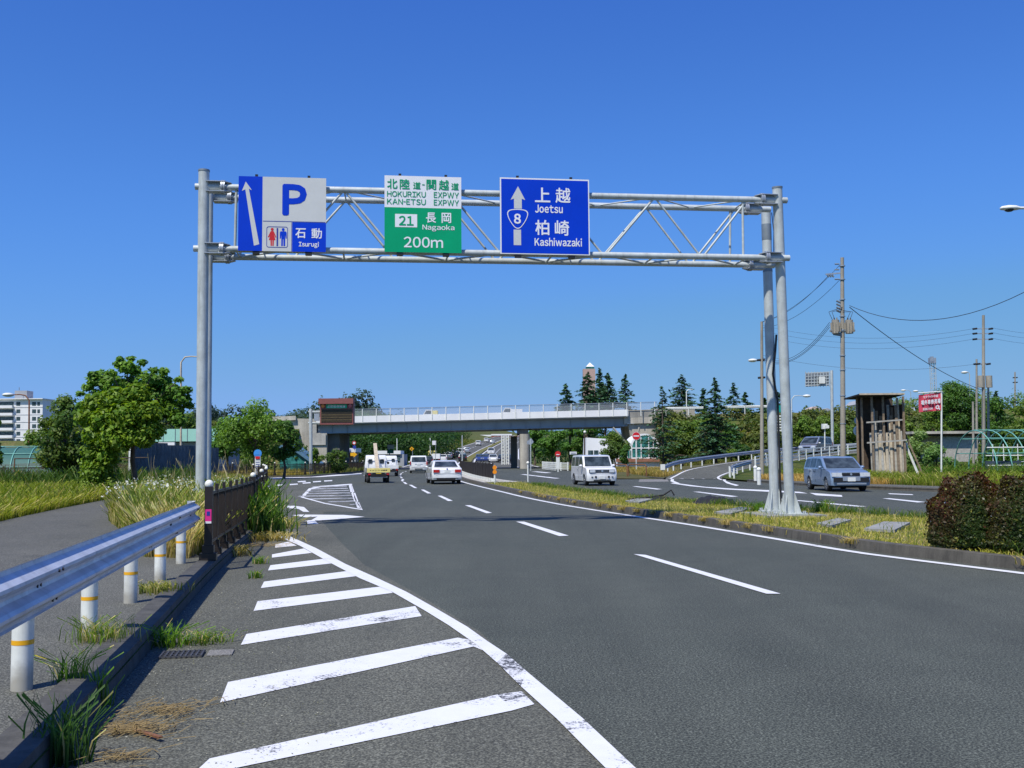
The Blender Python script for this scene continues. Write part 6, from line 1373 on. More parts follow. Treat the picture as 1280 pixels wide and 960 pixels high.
# kei truck
def kei(name, label, pos, head, yellow):
    rz = math.atan2(-head[0], head[1]); t = thing(name, label, 'pickup truck', (pos[0], pos[1], .012), rz)
    def b(nm, mt, items, par=None): 
        m_ = MB()
        for c, d in items: m_.box(c, d)
        return m_.build(nm, MT[mt], par or t, world=False)
    m_ = MB(); half = lambda z: .735 if z < 1.1 else .735-.09*(z-1.1)/.68
    loft(m_, [(.52, .55), (.52, 1.1), (.56, 1.66), (.66, 1.76), (1.2, 1.78), (1.4, 1.70), (1.66, 1.12), (1.69, .6), (1.66, .35), (1.0, .35), (.9, .5)], half, .02); cab = m_.build('cab', MT['wcar'], t, world=False)
    for s in (-1, 1):
        m_ = MB(); w0 = .38 if yellow else .34
        m_.poly([(s*w0+.15*math.cos(2*math.pi*k/16)*(1 if yellow else 1.05), .50, 1.36+.155*max(-.95, min(.95, 1.25*math.sin(2*math.pi*k/16)))) for k in range(16)]); m_.build('rear_window', MT['glass'], cab, world=False, fix=False)
        m_ = MB(); m_.poly([(s*.742, .72, 1.15), (s*.742, 1.5, 1.15), (s*.705, 1.3, 1.6), (s*.70, .74, 1.62)]); m_.build('side_window', MT['glass'], cab, world=False, fix=False)
    b('bed_floor', 'wcar', [((0, -.58, .66), (1.42, 2.1, .06))]); b('side_gate', 'wcar', [((-.70, -.58, .80), (.035, 2.1, .28))]); b('side_gate', 'wcar', [((.70, -.58, .80), (.035, 2.1, .28))])
    tg = b('tailgate', 'wcar', [((0, -1.63, .80), (1.44, .04, .29))])
    b('guard_frame', 'wcar', [((0, .46, 1.52), (1.3, .04, .04)), ((-.55, .46, 1.15), (.035, .04, .75)), ((.55, .46, 1.15), (.035, .04, .75))])
    b('chassis', 'under', [((0, -.2, .48), (1.0, 3.0, .2)), ((0, -1.60, .50), (1.36, .06, .2)), ((0, -.8, .58), (1.3, 1.6, .1))])
    b('rear_bumper', 'zinc', [((0, -1.66, .37), (1.1, .05, .05))])
    for s in (-1, 1):
        b('tail_lamp', 'tail', [((s*.58, -1.66, .55), (.17, .05, .10))]); b('reverse_lamp', 'lamp', [((s*.44, -1.66, .55), (.08, .05, .09))])
        m_ = MB(); m_.sphere((s*.86, 1.5, 1.25), .09, 10, 8); m_.build('mirror', MT['bolt'], t, world=False)
        for yw in (1.15, -1.05): m_ = MB(); m_.tube((s*.50, yw, .27), (s*.70, yw, .27), .27, 20); wo_ = m_.build('wheel', MT['tyre'], t, world=False); m_ = MB(); m_.tube((s*.68, yw, .27), (s*.705, yw, .27), .16, 14); m_.build('rim', MT['rim'], wo_, world=False)
    b('number_plate', 'platey' if yellow else 'plate', [((0, -1.675, .54), (.33, .02, .165))])
    if yellow:
        ba = b('banner', 'banner', [((0, -1.665, .80), (1.46, .025, .27))], tg)
        m_ = MB()
        for k, w_ in ((-.52, .05), (-.42, .03), (-.34, .04), (-.22, .03), (-.14, .02), (-.03, .04), (.07, .03), (.17, .05), (.28, .08), (.39, .08), (.50, .07)): m_.box((k, -1.682, .80), (w_, .008, .07 if k > .2 else .05))
        m_.build('banner_marks', MT['bolt'], ba, world=False)
    return t
p = G(466.5, 604); KT = kei('kei_truck', 'small white pickup truck with a yellow tailgate banner carrying a tall bundle of lumber', (p.x, p.y+1.7), (-.2, .98), True)
mb = MB(); k_ = WM[KT.name]
for dx in (-.075, 0, .075):
    for dz_ in (0, .09): a = k_ @ Vector((-.04+dx, -1.45, .72+dz_)); b = k_ @ Vector((.02+dx, 1.9, 2.45+dz_)); mb.beam(a, b, .07, .08)
solid('lumber_bundle', MT['woodp'], 'bundle of pale lumber leaning over the cab of the small pickup truck', 'lumber', mb)
p = G(484, 595.5); kei('kei_truck', 'plain white small truck just ahead of the truck with the yellow banner', (p.x, p.y+1.7), (-.15, .985), False)
# traffic far up the hill road
def hillpt(px, py, lo=150, hi=600):
    D = lo
    while D < hi:
        if at(px, py, D).z <= zroad(D): break
        D += 2
    q = at(px, py, D); return (q.x, D, zroad(D)+.03)
HATCH = dict(L=4.1, W=1.7, rw=.31, wheels=(1.25, -1.25), belt=.95, top=1.5, tum=.8, body=[(-2.0, .27), (-2.05, .7), (-2.0, .95), (.9, .96), (1.8, .8), (2.03, .6), (2.0, .26)],
 gh=[(-1.98, .93), (-1.7, 1.42), (-.6, 1.5), (.2, 1.46), (1.1, .93)], fw=(3, 4), rwn=(0, 1), side=[[(-1.7, 1.0), (-1.45, 1.38), (.12, 1.4), (.8, 1.0)]],
 f=[('tail_lamp', 'tail', (.7, -2.03, .8), (.18, .06, .16)), ('headlamp', 'lamp', (.66, 1.98, .68), (.26, .1, .13))])
FAR = [(598, 557, 'wcar', 1, 'tall white car high on the hill road, alone in its lane'), (608, 553, 'wcar', 1, 'topmost white car climbing the hill road'), (616, 555, 's2', 1, 'silver car near the hill crest beside the grass strip'),
 (584, 566.5, 's2', 1, 'silver car behind the tall white car in the climbing queue'), (577, 569.5, 'wcar', 1, 'white car in the middle of the climbing queue'), (571, 573, 'bcar', 1, 'dark car in the middle of the climbing queue'),
 (561, 574, 's2', 1, 'silver car low in the climbing queue beside the barrier'), (554, 577.5, 'wcar', 1, 'white car just above the roof of the white sedan'), (578.5, 577, 'bcar', 1, 'black car directly behind the left end of the dark barrier'),
 (536, 581, 'bcar', 1, 'black car between the white minivan and white sedan'), (600, 577.5, 'kcar', -1, 'left blue car coming down the hill behind the barrier'), (606, 577.5, 'kcar', -1, 'right blue car coming down the hill behind the barrier'),
 (614, 568.5, 'wcar', -1, 'white car with dark windscreen coming down alone in the oncoming lane'), (616.5, 577.8, 'wcar', -1, 'white car coming down just above the dark barrier'), (628, 578, 'bcar', -1, 'dark car coming down near the white lattice poles'), (637.5, 578.5, 'bcar', -1, 'dark car coming down at the right end of the dark barrier')]
for (x, y, mt, s, lb) in FAR:
    q = hillpt(x, y); g_ = (xmid(q[1]+10)-xmid(q[1]-10))/20; vehicle('distant_car', lb, 'car', q, (g_*s, s), HATCH if mt != 'wcar' or y > 570 else VAN, mt, 'cars on the hill road', simple=True)
def boxtruck(label, pos, head, L_=5.5, H_=2.9, mat='wcar', boxm='wall', stripe=None):
    rz = math.atan2(-head[0], head[1]); t = thing('box_truck', label, 'truck', pos, rz); m_ = MB(); m_.box((0, -.8, .9+(H_-.9)/2), (2.0, L_-1.6, H_-.9)); bx_ = m_.build('cargo_box', MT[boxm], t, world=False)
    m_ = MB(); loft(m_, [(L_/2-1.7, .5), (L_/2-1.7, 2.1), (L_/2-.6, 2.15), (L_/2-.1, 1.4), (L_/2, .5)], lambda z: .93, .02); m_.build('cab', MT[mat], t, world=False)
    m_ = MB(); m_.poly([(-.8, L_/2-.57, 2.05), (.8, L_/2-.57, 2.05), (.82, L_/2-.12, 1.45), (-.82, L_/2-.12, 1.45)]); m_.build('windscreen', MT['glass'], t, world=False, fix=False)
    for s in (-1, 1): m_ = MB(); m_.poly([(s*.94, L_/2-1.5, 1.4), (s*.94, L_/2-.3, 1.4), (s*.94, L_/2-.65, 2.0), (s*.94, L_/2-1.5, 2.0)]); m_.build('side_window', MT['glass'], t, world=False, fix=False)
    for s in (-1, 1):
        for yw in (L_/2-1.0, -L_/2+1.1): m_ = MB(); m_.tube((s*.65, yw, .4), (s*.93, yw, .4), .4, 18); m_.build('wheel', MT['tyre'], t, world=False)
        m_ = MB(); m_.box((s*.8, -L_/2-.02, .8), (.25, .06, .14)); m_.build('tail_lamp', MT['tail'], t, world=False)
    m_ = MB(); m_.box((0, 0, .65), (1.7, L_-.4, .3)); m_.build('chassis', MT['under'], t, world=False); return t
q = hillpt(541, 576); boxtruck('cream box truck in the climbing queue left of the white sedan roof', q, (0, 1), 6, 2.6, 'wcar', 'banner').scale = (.8, .8, .8); q = hillpt(547.5, 577); boxtruck('white box truck in the climbing queue just above the white sedan', (q[0]+.4, q[1]-10, q[2]-.2), (0, 1), 4, 2.1).scale = (.8, .8, .8)
boxtruck('truck with a pale yellow box crossing the overpass', (at(538, 520, 145).x, 145, dz(-11)+.13), (-1, 0), 2.6, 2.0, 'wcar', 'banner').scale = (.8, .8, .8); boxtruck('long white truck crossing the right half of the overpass', (at(640, 520, 145).x, 145, dz(0)+.13), (-1, 0), 3.6, 1.9).scale = (.8, .8, .8)
# ================================================================ TREES
LG = (.035, .085, .012); YG = (.16, .26, .02); DG = (.018, .048, .010); MG = (.044, .088, .012); OL = (.072, .100, .016)
def T(px, yb, D, z=None): q = at(px, yb, D); return (q.x, D, q.z if z is None else z)
def hpx(ytop, D, zb=0): return at(640, ytop, D).z-zb+ (0)
def tree_at(px, ytop, wpx, D, seed, cA, cB, label, n=9000, ls=.16, zb=.1, base=.28, group=None, nlobe=26, cat='tree', name='broadleaf_tree', barkm='bark', flat=.8):
    top = at(px, ytop, D).z; h = top-zb; w = wpx/1300*D; cr, tm = broad_tree_mesh(h, w, n, ls, cA, cB, seed, base, nlobe=nlobe)
    return plant_tree(name, label, cat, (at(px, 570, D).x, D, zb), cr, tm, group, barkm=barkm)
# the big tree by the path: darker crown behind, fresh yellow-green branches low in front
D = 42; h = at(158, 447, D).z; lobes = []
rs = random.Random(3)
def lb(px, py, r, dy=0, fl=.75): q = at(px, py, D+dy); c0 = at(165, 580, D); lobes.append((q.x-c0.x, dy, q.z, r, r, r*fl))
for a in ((158, 459, .42, 0), (150, 455, .3, 0), (167, 462, .32, .3), (128, 473, .55, .4), (145, 482, .7, .2), (180, 478, .75, .5), (200, 478, .6, .6), (118, 476, .35, 0), (215, 490, .55, .4), (228, 498, .38, .2), (165, 495, .9, .6), (195, 500, .85, .6), (130, 500, .8, .4), (215, 512, .6, .5), (222, 525, .45, .3), (200, 515, .6, .4)): lb(a[0], a[1], a[2]*.84, a[3])
for a in ((103, 507, .26), (110, 484, .24), (116, 468, .22), (232, 487, .24), (224, 474, .20), (178, 453, .2), (140, 466, .22), (205, 464, .24), (192, 463, .2), (100, 492, .18), (236, 507, .2), (150, 448, .16), (164, 448, .18), (98, 515, .2)): lb(a[0], a[1], a[2], rs.uniform(-.5, .5), .6)
cr1 = lobes[:]; lobes.clear()
for a in ((120, 505, .6, -.6), (145, 500, .65, -.8), (170, 492, .55, -.7), (110, 522, .5, -.7), (135, 525, .7, -1), (160, 520, .75, -1.1), (185, 515, .6, -.9), (120, 545, .55, -.9), (145, 548, .7, -1.2), (170, 545, .6, -1.1), (190, 538, .5, -.8), (115, 565, .4, -.9), (135, 570, .45, -1.1), (182, 552, .35, -.6), (125, 585, .35, -1.1)): lb(*a)
cr2 = lobes[:]
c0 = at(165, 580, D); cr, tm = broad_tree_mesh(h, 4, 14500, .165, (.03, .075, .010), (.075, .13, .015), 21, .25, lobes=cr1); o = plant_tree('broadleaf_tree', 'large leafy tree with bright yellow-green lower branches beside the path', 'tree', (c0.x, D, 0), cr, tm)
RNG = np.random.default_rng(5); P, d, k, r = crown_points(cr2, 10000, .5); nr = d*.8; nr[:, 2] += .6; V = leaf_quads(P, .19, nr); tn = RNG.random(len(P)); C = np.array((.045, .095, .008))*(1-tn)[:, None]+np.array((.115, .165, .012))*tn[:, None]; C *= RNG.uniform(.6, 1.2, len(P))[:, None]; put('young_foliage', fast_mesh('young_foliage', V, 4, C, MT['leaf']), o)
tree_at(78, 492, 82, 50, 31, DG, OL, 'dark feathery tree between the apartment block and the bright tree', 9000, .17, base=.12)
tree_at(128, 563, 74, 41.5, 41, (.05, .10, .012), (.10, .14, .015), 'yellow-green undergrowth bush at the foot of the big bright tree', 5000, .14, base=.03, nlobe=18, name='shrub', cat='shrub')
tree_at(52, 532, 60, 58, 32, MG, OL, 'low dark bush tree in front of the apartment block', 3500, .18, base=.08, nlobe=14)
tree_at(-8, 500, 34, 50, 33, DG, MG, 'dark branch of a tree entering at the left edge', 2500, .16, base=.2, nlobe=14)
tree_at(318, 501, 84, 82, 34, MG, (.09, .15, .02), 'rounded green tree right of the left gantry post', 8500, .22, base=.22)
tree_at(355, 524, 52, 84, 35, DG, MG, 'dark round tree leaning towards the message board pole', 5000, .22, base=.25, nlobe=18)
tree_at(284, 519, 60, 86, 36, MG, LG, 'green tree half hidden behind the left gantry post', 5000, .22, base=.22)
tree_at(236, 512, 44, 114, 37, MG, OL, 'tree behind the mint-roofed workshop', 4000, .24, base=.3)
tree_at(395, 560, 30, 110, 38, OL, MG, 'small shrubby tree at the foot of the abutment', 1800, .24, base=.1, nlobe=10)
tree_at(420, 562, 40, 104, 39, OL, DG, 'bush growing over the brown fence below the message board', 2500, .2, base=.1, nlobe=12)
# under and beside the bridge on the right
for i, (px, yt, w, D_) in enumerate(((668, 526, 30, 165), (690, 520, 38, 160), (712, 518, 36, 168), (735, 514, 40, 158), (757, 516, 34, 164))):
    tree_at(px, yt, w, D_, 50+i, MG, (.05, .12, .02), ['small green tree just right of the bridge column', 'second green tree right of the bridge column', 'green tree above the boxy white car', 'green tree reaching up to the bridge girder', 'rounded green tree left of the right abutment'][i], 4200, .34, base=.15, nlobe=18)
tree_at(768, 541, 44, 104, 56, DG, OL, 'dark spreading tree in front of the white pavilion', 5500, .2, base=.3, nlobe=18)
tree_at(783, 556, 22, 100, 57, DG, MG, 'small dark tree beside the no-entry sign', 2200, .18, base=.25, nlobe=10)
tree_at(852, 523, 54, 115, 58, (.02, .05, .01), OL, 'broad dark green tree right of the arched window', 8500, .26, base=.18)
tree_at(878, 520, 50, 116, 59, OL, MG, 'tree with a pale split trunk on the slope beside the ramp', 5500, .26, base=.22, barkm='barkl')
tree_at(914, 530, 50, 114, 60, DG, MG, 'wide dark tree below the tallest ramp conifer', 8500, .26, base=.2)
tree_at(1196, 474, 88, 112, 61, DG, MG, 'largest round dark tree behind the red banner', 13000, .27, base=.15, nlobe=34)
tree_at(1168, 506, 52, 108, 62, MG, OL, 'lower tree at the left foot of the round dark tree', 5000, .27, base=.1)
tree_at(1246, 496, 66, 105, 63, DG, MG, 'bushy tree behind the insulator pole', 7500, .26, base=.1)
tree_at(1284, 497, 60, 98, 64, MG, OL, 'green tree cut by the right edge of the view', 6000, .26, base=.12)
tree_at(1150, 538, 46, 76, 65, MG, (.12, .16, .06), 'leafy shrub with pale flowers right of the timber shed', 5500, .17, base=.05, nlobe=20, name='shrub', cat='shrub')
tree_at(1170, 556, 44, 72, 66, LG, (.10, .15, .05), 'smaller shrub behind the banner pole', 4000, .16, base=.05, nlobe=16, name='shrub', cat='shrub')
tree_at(1255, 560, 70, 74, 67, LG, MG, 'leafy crop rows showing through the bare greenhouse frame', 5000, .2, base=.02, nlobe=26, name='shrub', cat='shrub')
tree_at(913, 562, 22, 106, 68, MG, OL, 'small round bush just inside the ramp guardrail', 1800, .2, base=.1, nlobe=8, name='shrub', cat='shrub', zb=1.2)
for i, (px, yt, w, D_) in enumerate(((1030, 521, 70, 128), (1070, 519, 60, 124), (1105, 522, 60, 120), (1130, 524, 50, 116), (1008, 515, 40, 126))):
    tree_at(px, yt, w, D_, 70+i, MG, OL, ['rounded hedge tree below the sign frame', 'hedge tree behind the pole of round signs', 'hedge tree directly behind the timber shed', 'hedge tree between timber shed and red banner', 'hedge tree right beside the gantry posts'][i], 6000, .3, base=.03, nlobe=24)
# conifers
def con(px, yt, wpx, D, zb, seed, label, cA=(.012, .035, .018), cB=(.035, .08, .035), sparse=1.0, per=13, ls=None, tiers=None):
    wpx *= 1.45; per = int(per*1.7); tiers = tiers or int(max(18, (at(px, yt, D).z-zb)*3.6))
    top = at(px, yt, D).z; h = top-zb; cr, tm = conifer_mesh(h, wpx/1300*D, seed, cA, cB, per, ls or .0032*D+.02, sparse=sparse, tiers=tiers); return plant_tree('conifer', label, 'conifer', (at(px, 570, D).x, D, zb), cr, tm, 'conifers along the embankment')
E2 = 6.5
con(708, 479.5, 32, 172, E2, 1, 'small conifer standing alone left of the slim tower')
con(736, 464, 38, 170, E2, 2, 'conifer standing right in front of the slim tower', per=16); con(751, 459.5, 30, 176, E2, 3, 'tall conifer just right of the slim tower'); con(761, 466, 36, 170, E2, 4, 'third conifer in the clump beside the slim tower', per=16)
con(783, 468, 34, 172, E2, 5, 'sparse conifer with a leaning spire right of the tower clump', sparse=.55)
con(829, 483, 46, 104, .3, 6, 'tall pointed conifer in front of the right abutment', sparse=.8, per=15)
con(854, 468, 40, 158, E2, 7, 'spreading conifer behind the embankment lamp post', per=15); con(881, 485, 16, 160, E2, 8, 'thin conifer spire between two fuller conifers', sparse=.5)
con(895, 472, 46, 107, .5, 9, 'tallest full conifer left of the gantry posts', per=20, tiers=42)
con(918.5, 478, 26, 150, E2, 10, 'sparse spire conifer right of the tallest full conifer', sparse=.45); con(933.5, 490, 22, 152, E2, 11, 'small sparse conifer near the white embankment guardrail', sparse=.5)
con(972, 487, 32, 158, E2, 12, 'conifer seen between the two right gantry posts'); con(957, 497, 20, 160, E2, 13, 'small conifer just left of the rear gantry post')
con(1248, 488, 18, 118, 0, 14, 'small conifer among the trees right of the insulator pole', sparse=.6)
# far wood as one mass
def wood(name, blobs, n, ls, cA, cB, seed):
    global RNG
    RNG = np.random.default_rng(seed); P, d, k, r = crown_points(blobs, n, .35); keep = P[:, 2] > -1
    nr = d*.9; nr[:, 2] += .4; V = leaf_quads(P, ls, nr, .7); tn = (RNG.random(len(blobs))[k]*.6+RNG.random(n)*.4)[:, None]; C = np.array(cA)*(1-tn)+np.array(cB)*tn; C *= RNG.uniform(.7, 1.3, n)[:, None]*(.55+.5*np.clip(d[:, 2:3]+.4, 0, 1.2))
    o = put(name, fast_mesh(name, V, 4, C, MT['leaf'])); o['kind'] = 'stuff'; return o
rs = random.Random(9); bl = []
for i in range(150):
    D_ = rs.uniform(205, 330); px = rs.uniform(405, 556 if D_ < 260 else 545); q = at(px, 570, D_); r_ = rs.uniform(3, 4.8); bl.append((q.x, D_, max(0, zhill(q.x, D_))+rs.uniform(2, 6.0), r_, r_, r_*.85))
for i in range(24):
    D_ = rs.uniform(380, 470); px = rs.uniform(586, 612); q = at(px, 570, D_); r_ = rs.uniform(2.5, 4); x_ = xmid(D_)-16-rs.uniform(0, 12); bl.append((x_, D_, zhill(x_, D_)+2.0, r_, r_, r_*.8))
for i in range(60):
    D_ = rs.uniform(200, 360); x_ = xmid(D_)+15+rs.uniform(0, 40); r_ = rs.uniform(2.5, 4.2); bl.append((x_, D_, max(0, zroad(D_)-2)+rs.uniform(1, 5), r_, r_, r_*.85))
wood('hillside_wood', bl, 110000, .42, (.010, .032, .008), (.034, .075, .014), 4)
bl = []
for i in range(120): x_ = rs.uniform(-330, -80); D_ = rs.uniform(560, 720); bl.append((x_, D_, zhill(x_, D_)+rs.uniform(2, 15), 7, 7, 6))
wood('ridge_wood', bl, 42000, 1.7, (.022, .040, .034), (.035, .058, .045), 6)  # bluish leaf colours paint in aerial haze over the ridge
bl = []
for i in range(260):
    a = rs.uniform(-.62, .62); D_ = rs.uniform(900, 1500); x_ = D_*math.tan(a); bl.append((x_, D_, rs.uniform(0, 16)*(1 if x_ > 0 else .9), 22, 22, 13))
for i in range(60): x_ = rs.uniform(130, 330); D_ = rs.uniform(330, 420); bl.append((x_, D_, rs.uniform(2, 12), 12, 12, 8))
wood('distant_wood', bl, 42000, 4.2, (.035, .06, .045), (.05, .085, .05), 8)  # paler, bluer leaves: distance haze is put into the colour
# shrubs clothing the embankments
bl = []
for i in range(330):
    x_ = rs.uniform(20, 62) if i < 270 else rs.uniform(62, 125); f = rs.random(); y_ = 131+10*f; zt = 7.2*f; 
    if 27.5 < x_ < 31.5 and f > .3 and rs.random() < .6: continue
    r_ = rs.uniform(.8, 1.7); bl.append((x_, y_-.3, zt+.1, r_, r_, r_*.75))
for i in range(70): x_ = rs.uniform(-62, -31); f = rs.random(); r_ = rs.uniform(.9, 1.7); bl.append((x_, 131+10*f, 6.3*f, r_, r_, r_*.8))
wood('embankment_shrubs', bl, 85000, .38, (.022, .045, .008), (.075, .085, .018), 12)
bl = []
for i in range(60): x_ = rs.uniform(55, 130); r_ = rs.uniform(1.4, 2.6); bl.append((x_, rs.uniform(140, 160), 7.5+rs.uniform(0, 1.5), r_, r_, r_))
for i in range(70):
    D_ = rs.uniform(170, 200); x_ = rs.uniform(-26, -4); r_ = rs.uniform(1, 2); 
for i in range(46): D_ = rs.uniform(104, 122); x_ = rs.uniform(-46, -22.5) ; r_ = rs.uniform(.8, 1.6); bl.append((x_, D_, rs.uniform(.3, 2.6), r_, r_, r_*.8))
for i in range(40): D_ = rs.uniform(60, 78) ; x_ = rs.uniform(-38, -23) ; r_ = rs.uniform(.6, 1.4); bl.append((x_, D_, rs.uniform(.2, 1.8), r_, r_, r_*.8))
for i in range(50): x_ = rs.uniform(24, 75); D_ = rs.uniform(66, 96); r_ = rs.uniform(.5, 1.1); bl.append((x_+6, D_, .3+rs.uniform(0, .5), r_, r_, r_*.8))
wood('undergrowth', bl, 42000, .30, (.03, .065, .012), (.08, .12, .02), 13)
# clipped red-leaved bushes on the median
def bush(px, D_, wpx, ytop, ybase, label, seed, n):
    global RNG
    RNG = np.random.default_rng(seed); c = at(px, ybase, D_); c.z = .1; w = wpx/1300*D_/2; h = at(px, ytop, D_).z-.1; t = thing('clipped_bush', label, 'bush', c, 0, 'clipped bushes at the near end of the median')
    d = rand_dirs(n); d[:, 2] = np.abs(d[:, 2])*1.0; sq = (np.abs(d)**2.5).sum(1)**(1/2.5); r = (1-.10*RNG.random(n)**1.5)/sq*(1+.05*np.sin(d[:, 0]*9+seed)*np.cos(d[:, 1]*8)+.05*np.sin(d[:, 2]*13+d[:, 0]*7)+np.where(RNG.random(n) < .05, .10*RNG.random(n), 0))
    P = d*r[:, None]*np.array((w, w*.85, h)); P[:, 2] = np.maximum(P[:, 2], .10+RNG.random(n)*.1); P[:, :2] *= (.88+.12*np.clip(P[:, 2]/(.4*h), 0, 1)**.6)[:, None]
    V = leaf_quads(P, .042, d, .62, .9); u = RNG.random(n); red = np.clip((P[:, 2]/h)*1.0-.25+.35*np.sin(d[:, 0]*4+seed)+RNG.normal(0, .2, n), 0, 1)[:, None]
    C = np.array((.018, .034, .007))*(1-red)+np.array((.052, .016, .009))*red; hi = u > .93; C[hi] = np.array((.10, .10, .02)); C[u > .988] = (.26, .24, .18); C *= RNG.uniform(.6, 1.3, n)[:, None]
    put('crown', fast_mesh('crown', V, 4, C, MT['leaf']), t)
    m_ = MB(); m_.sphere((0, 0, h*.46), 1, 16, 10); m_.v = [(x*w*.82, y*w*.68, .04+max(0, (z-h*.46+1)/2)*h*.88) for x, y, z in m_.v]; m_.build('inner_twigs', MT['woodd'], t, world=False)
    rr = random.Random(seed); m_ = MB()
    for k in range(9): a = rr.uniform(0, 6.28); m_.path([(math.cos(a)*.1, math.sin(a)*.1, -.02), (math.cos(a)*w*.4, math.sin(a)*w*.4, h*.25), (math.cos(a)*w*.7, math.sin(a)*w*.6, h*.6)], .012, 5)
    m_.build('stems', MT['bark'], t, world=False)
bush(1211, 16.2, 94, 597, 679, 'left clipped bush with dark reddish leaves on the median at right', 5, 42000); bush(1290, 15.6, 106, 595, 686, 'right clipped bush with dark red leaves, cut by the right edge', 6, 46000)
# ================================================================ GRASS
RNG = np.random.default_rng(77)
GA_ = (.055, .115, .012); GB_ = (.15, .19, .02); DRY = (.32, .27, .11); STRAW = (.42, .35, .17)
medp = [p[:2] for p in off(ML, .16) if 9 < p[1] < 60] + [p[:2] for p in off(MR, -.12) if 9 < p[1] < 61][::-1]
XY = sample_poly(medp, 90000); XY = XY[XY[:, 1] < 62]
keep = RNG.random(len(XY)) < np.clip(26/XY[:, 1], .35, 1)*(.45+.65*vnoise(XY[:, 0], XY[:, 1], 2.3, 2)); XY = XY[keep]
ed = np.array([p[:2] for p in off(ML, .10) if 10 < p[1] < 45]); ix = RNG.integers(0, len(ed), 9000); E_ = ed[ix]+RNG.normal(0, .09, (9000, 2)); E_ = E_[vnoise(E_[:, 0], E_[:, 1], 3.0, 1) > .35]
med = [blades(XY, .11, .075, .007, (.20, .22, .03), (.42, .39, .07), (.52, .42, .16), .45, .8, patch=1.4), blades(sample_poly(medp, 3500), .11, .20, .007, GA_, GB_, STRAW, .3, .5, patch=.6), blades(E_, .10, .10, .008, (.2, .17, .05), (.34, .28, .09), (.42, .32, .14), .6, 1.2)]
mbk = [p[:2] for p in off(MR, -.35) if 12 < p[1] < 55]; ix = RNG.integers(0, len(mbk), 7000); E_ = np.array(mbk)[ix]+RNG.normal(0, .22, (7000, 2)); med.append(blades(E_, .11, .20, .009, GA_, (.10, .16, .02), DRY, .15, .5))
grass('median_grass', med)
# left: tall verge left of the path
PL = [p[:2] for p in PATHL if p[1] > 16]; va = [(x-.05, y) for x, y in PL]+[(-22, 60), (-33, 56), (-30, 30), (-18, 16)]
parts = []
XY = sample_poly(va, 60000); dd = np.abs(XY[:, 0]+.36*XY[:, 1]+3.0); parts.append(blades(XY, .08, .62, .014, (.075, .13, .012), (.22, .25, .025), DRY, .25, .45, patch=.35))
bd = [(x-.1, y) for x, y in PL]+[(x-1.6, y) for x, y in PL][::-1]; parts.append(blades(sample_poly(bd, 26000), .08, .42, .012, (.12, .17, .015), (.30, .30, .03), DRY, .22, .75, patch=.5))
parts.append(blades(sample_poly([(-16, 44), (-26, 44), (-26, 62), (-17.5, 62)], 12000), .08, 1.0, .018, (.03, .075, .012), (.07, .12, .015), DRY, .05, .4))
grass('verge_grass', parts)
# reeds between path and kerb fence
pr_ = [p[:2] for p in PATHR]; fk = [p[:2] for p in off(KL, -.30) if 16.0 < p[1] < 59]; ra_ = pr_+[(-16.5, 62)]+fk[::-1]
parts = [blades(sample_poly(ra_, 52000), .1, .60, .012, (.085, .13, .018), (.22, .23, .035), STRAW, .35, .42, patch=.45)]
parts.append(blades(sample_poly([(-5.0, 16.4), (-6.5, 18.3), (-9, 24), (-11, 30), (-8.2, 30), (-6.4, 24), (-5.2, 18.5)], 16000), .1, .85, .010, (.10, .16, .025), (.22, .25, .05), (.45, .37, .19), .36, .33, patch=.8))
parts.append(blades(sample_poly([(-4.75, 15.3), (-5.5, 15.6), (-6.2, 18), (-5.4, 20)], 5200), .12, .75, .008, (.14, .17, .04), (.28, .27, .07), (.48, .38, .2), .5, .4))
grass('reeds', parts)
parts = [blades(sample_poly(ra_, 260), .1, 1.5, .006, (.25, .2, .12), (.35, .27, .17), (.4, .32, .22), .6, .22)]
fl = sample_poly([(-7.4, 20), (-9.5, 24), (-11, 32), (-6.8, 30), (-5.8, 21)], 700); P = np.column_stack([fl, RNG.uniform(.75, 1.15, 700)]); V = leaf_quads(P, .05, None, .9); C = np.tile(np.array((.62, .62, .58)), (700, 1)); o = put('wild_flowers', fast_mesh('wild_flowers', V, 4, C, MT['blade'])); o['kind'] = 'stuff'
grass('plume_grass', parts)
# right verge behind the far sidewalk
sw2 = [p[:2] for p in off(RK, 2.35)]
inn = [(x, y) for x, y in sw2 if 26 < y < 60]; ra2 = inn + [(x+5.5, y+2) for x, y in inn][::-1]
parts = [blades(sample_poly(ra2, 34000), .1, .55, .02, (.09, .15, .015), (.24, .27, .03), DRY, .18, .55, patch=.5)]
parts.append(blades(sample_poly([(20, 54), (46, 50), (60, 70), (26, 74)], 30000), .1, .75, .022, (.05, .12, .012), (.13, .19, .02), DRY, .08, .45, patch=.4))
parts.append(blades(sample_poly([(17.5, 50), (19, 50), (17.6, 66), (15.2, 66), (14.8, 60)], 9000), .1, .35, .02, (.30, .20, .06), (.42, .27, .08), (.5, .34, .14), .5, .5))
XY = sample_poly([(10.4, 73), (15, 86), (21, 98), (26, 112), (9, 112), (9.2, 80)], 26000); parts.append(blades(XY, .1, .42, .025, (.13, .15, .02), (.33, .21, .07), (.42, .30, .11), .35, .5, patch=.25))
XY = sample_poly([(21, 99), (36, 111), (75, 119), (75, 132), (20, 132)], 20000); parts.append(blades(XY, .1, .7, .035, (.05, .09, .012), (.17, .17, .03), (.32, .25, .10), .3, .5, zf=lambda X, Y: np.clip((X-20)*.05, .1, 2.6)))
XY = sample_poly([(16.5, 64), (22, 86), (30, 96), (44, 106), (60, 104), (40, 84), (24, 62)], 26000); parts.append(blades(XY, .1, .4, .025, (.08, .13, .015), (.22, .23, .03), DRY, .2, .5, zf=lambda X, Y: .1+0*X))
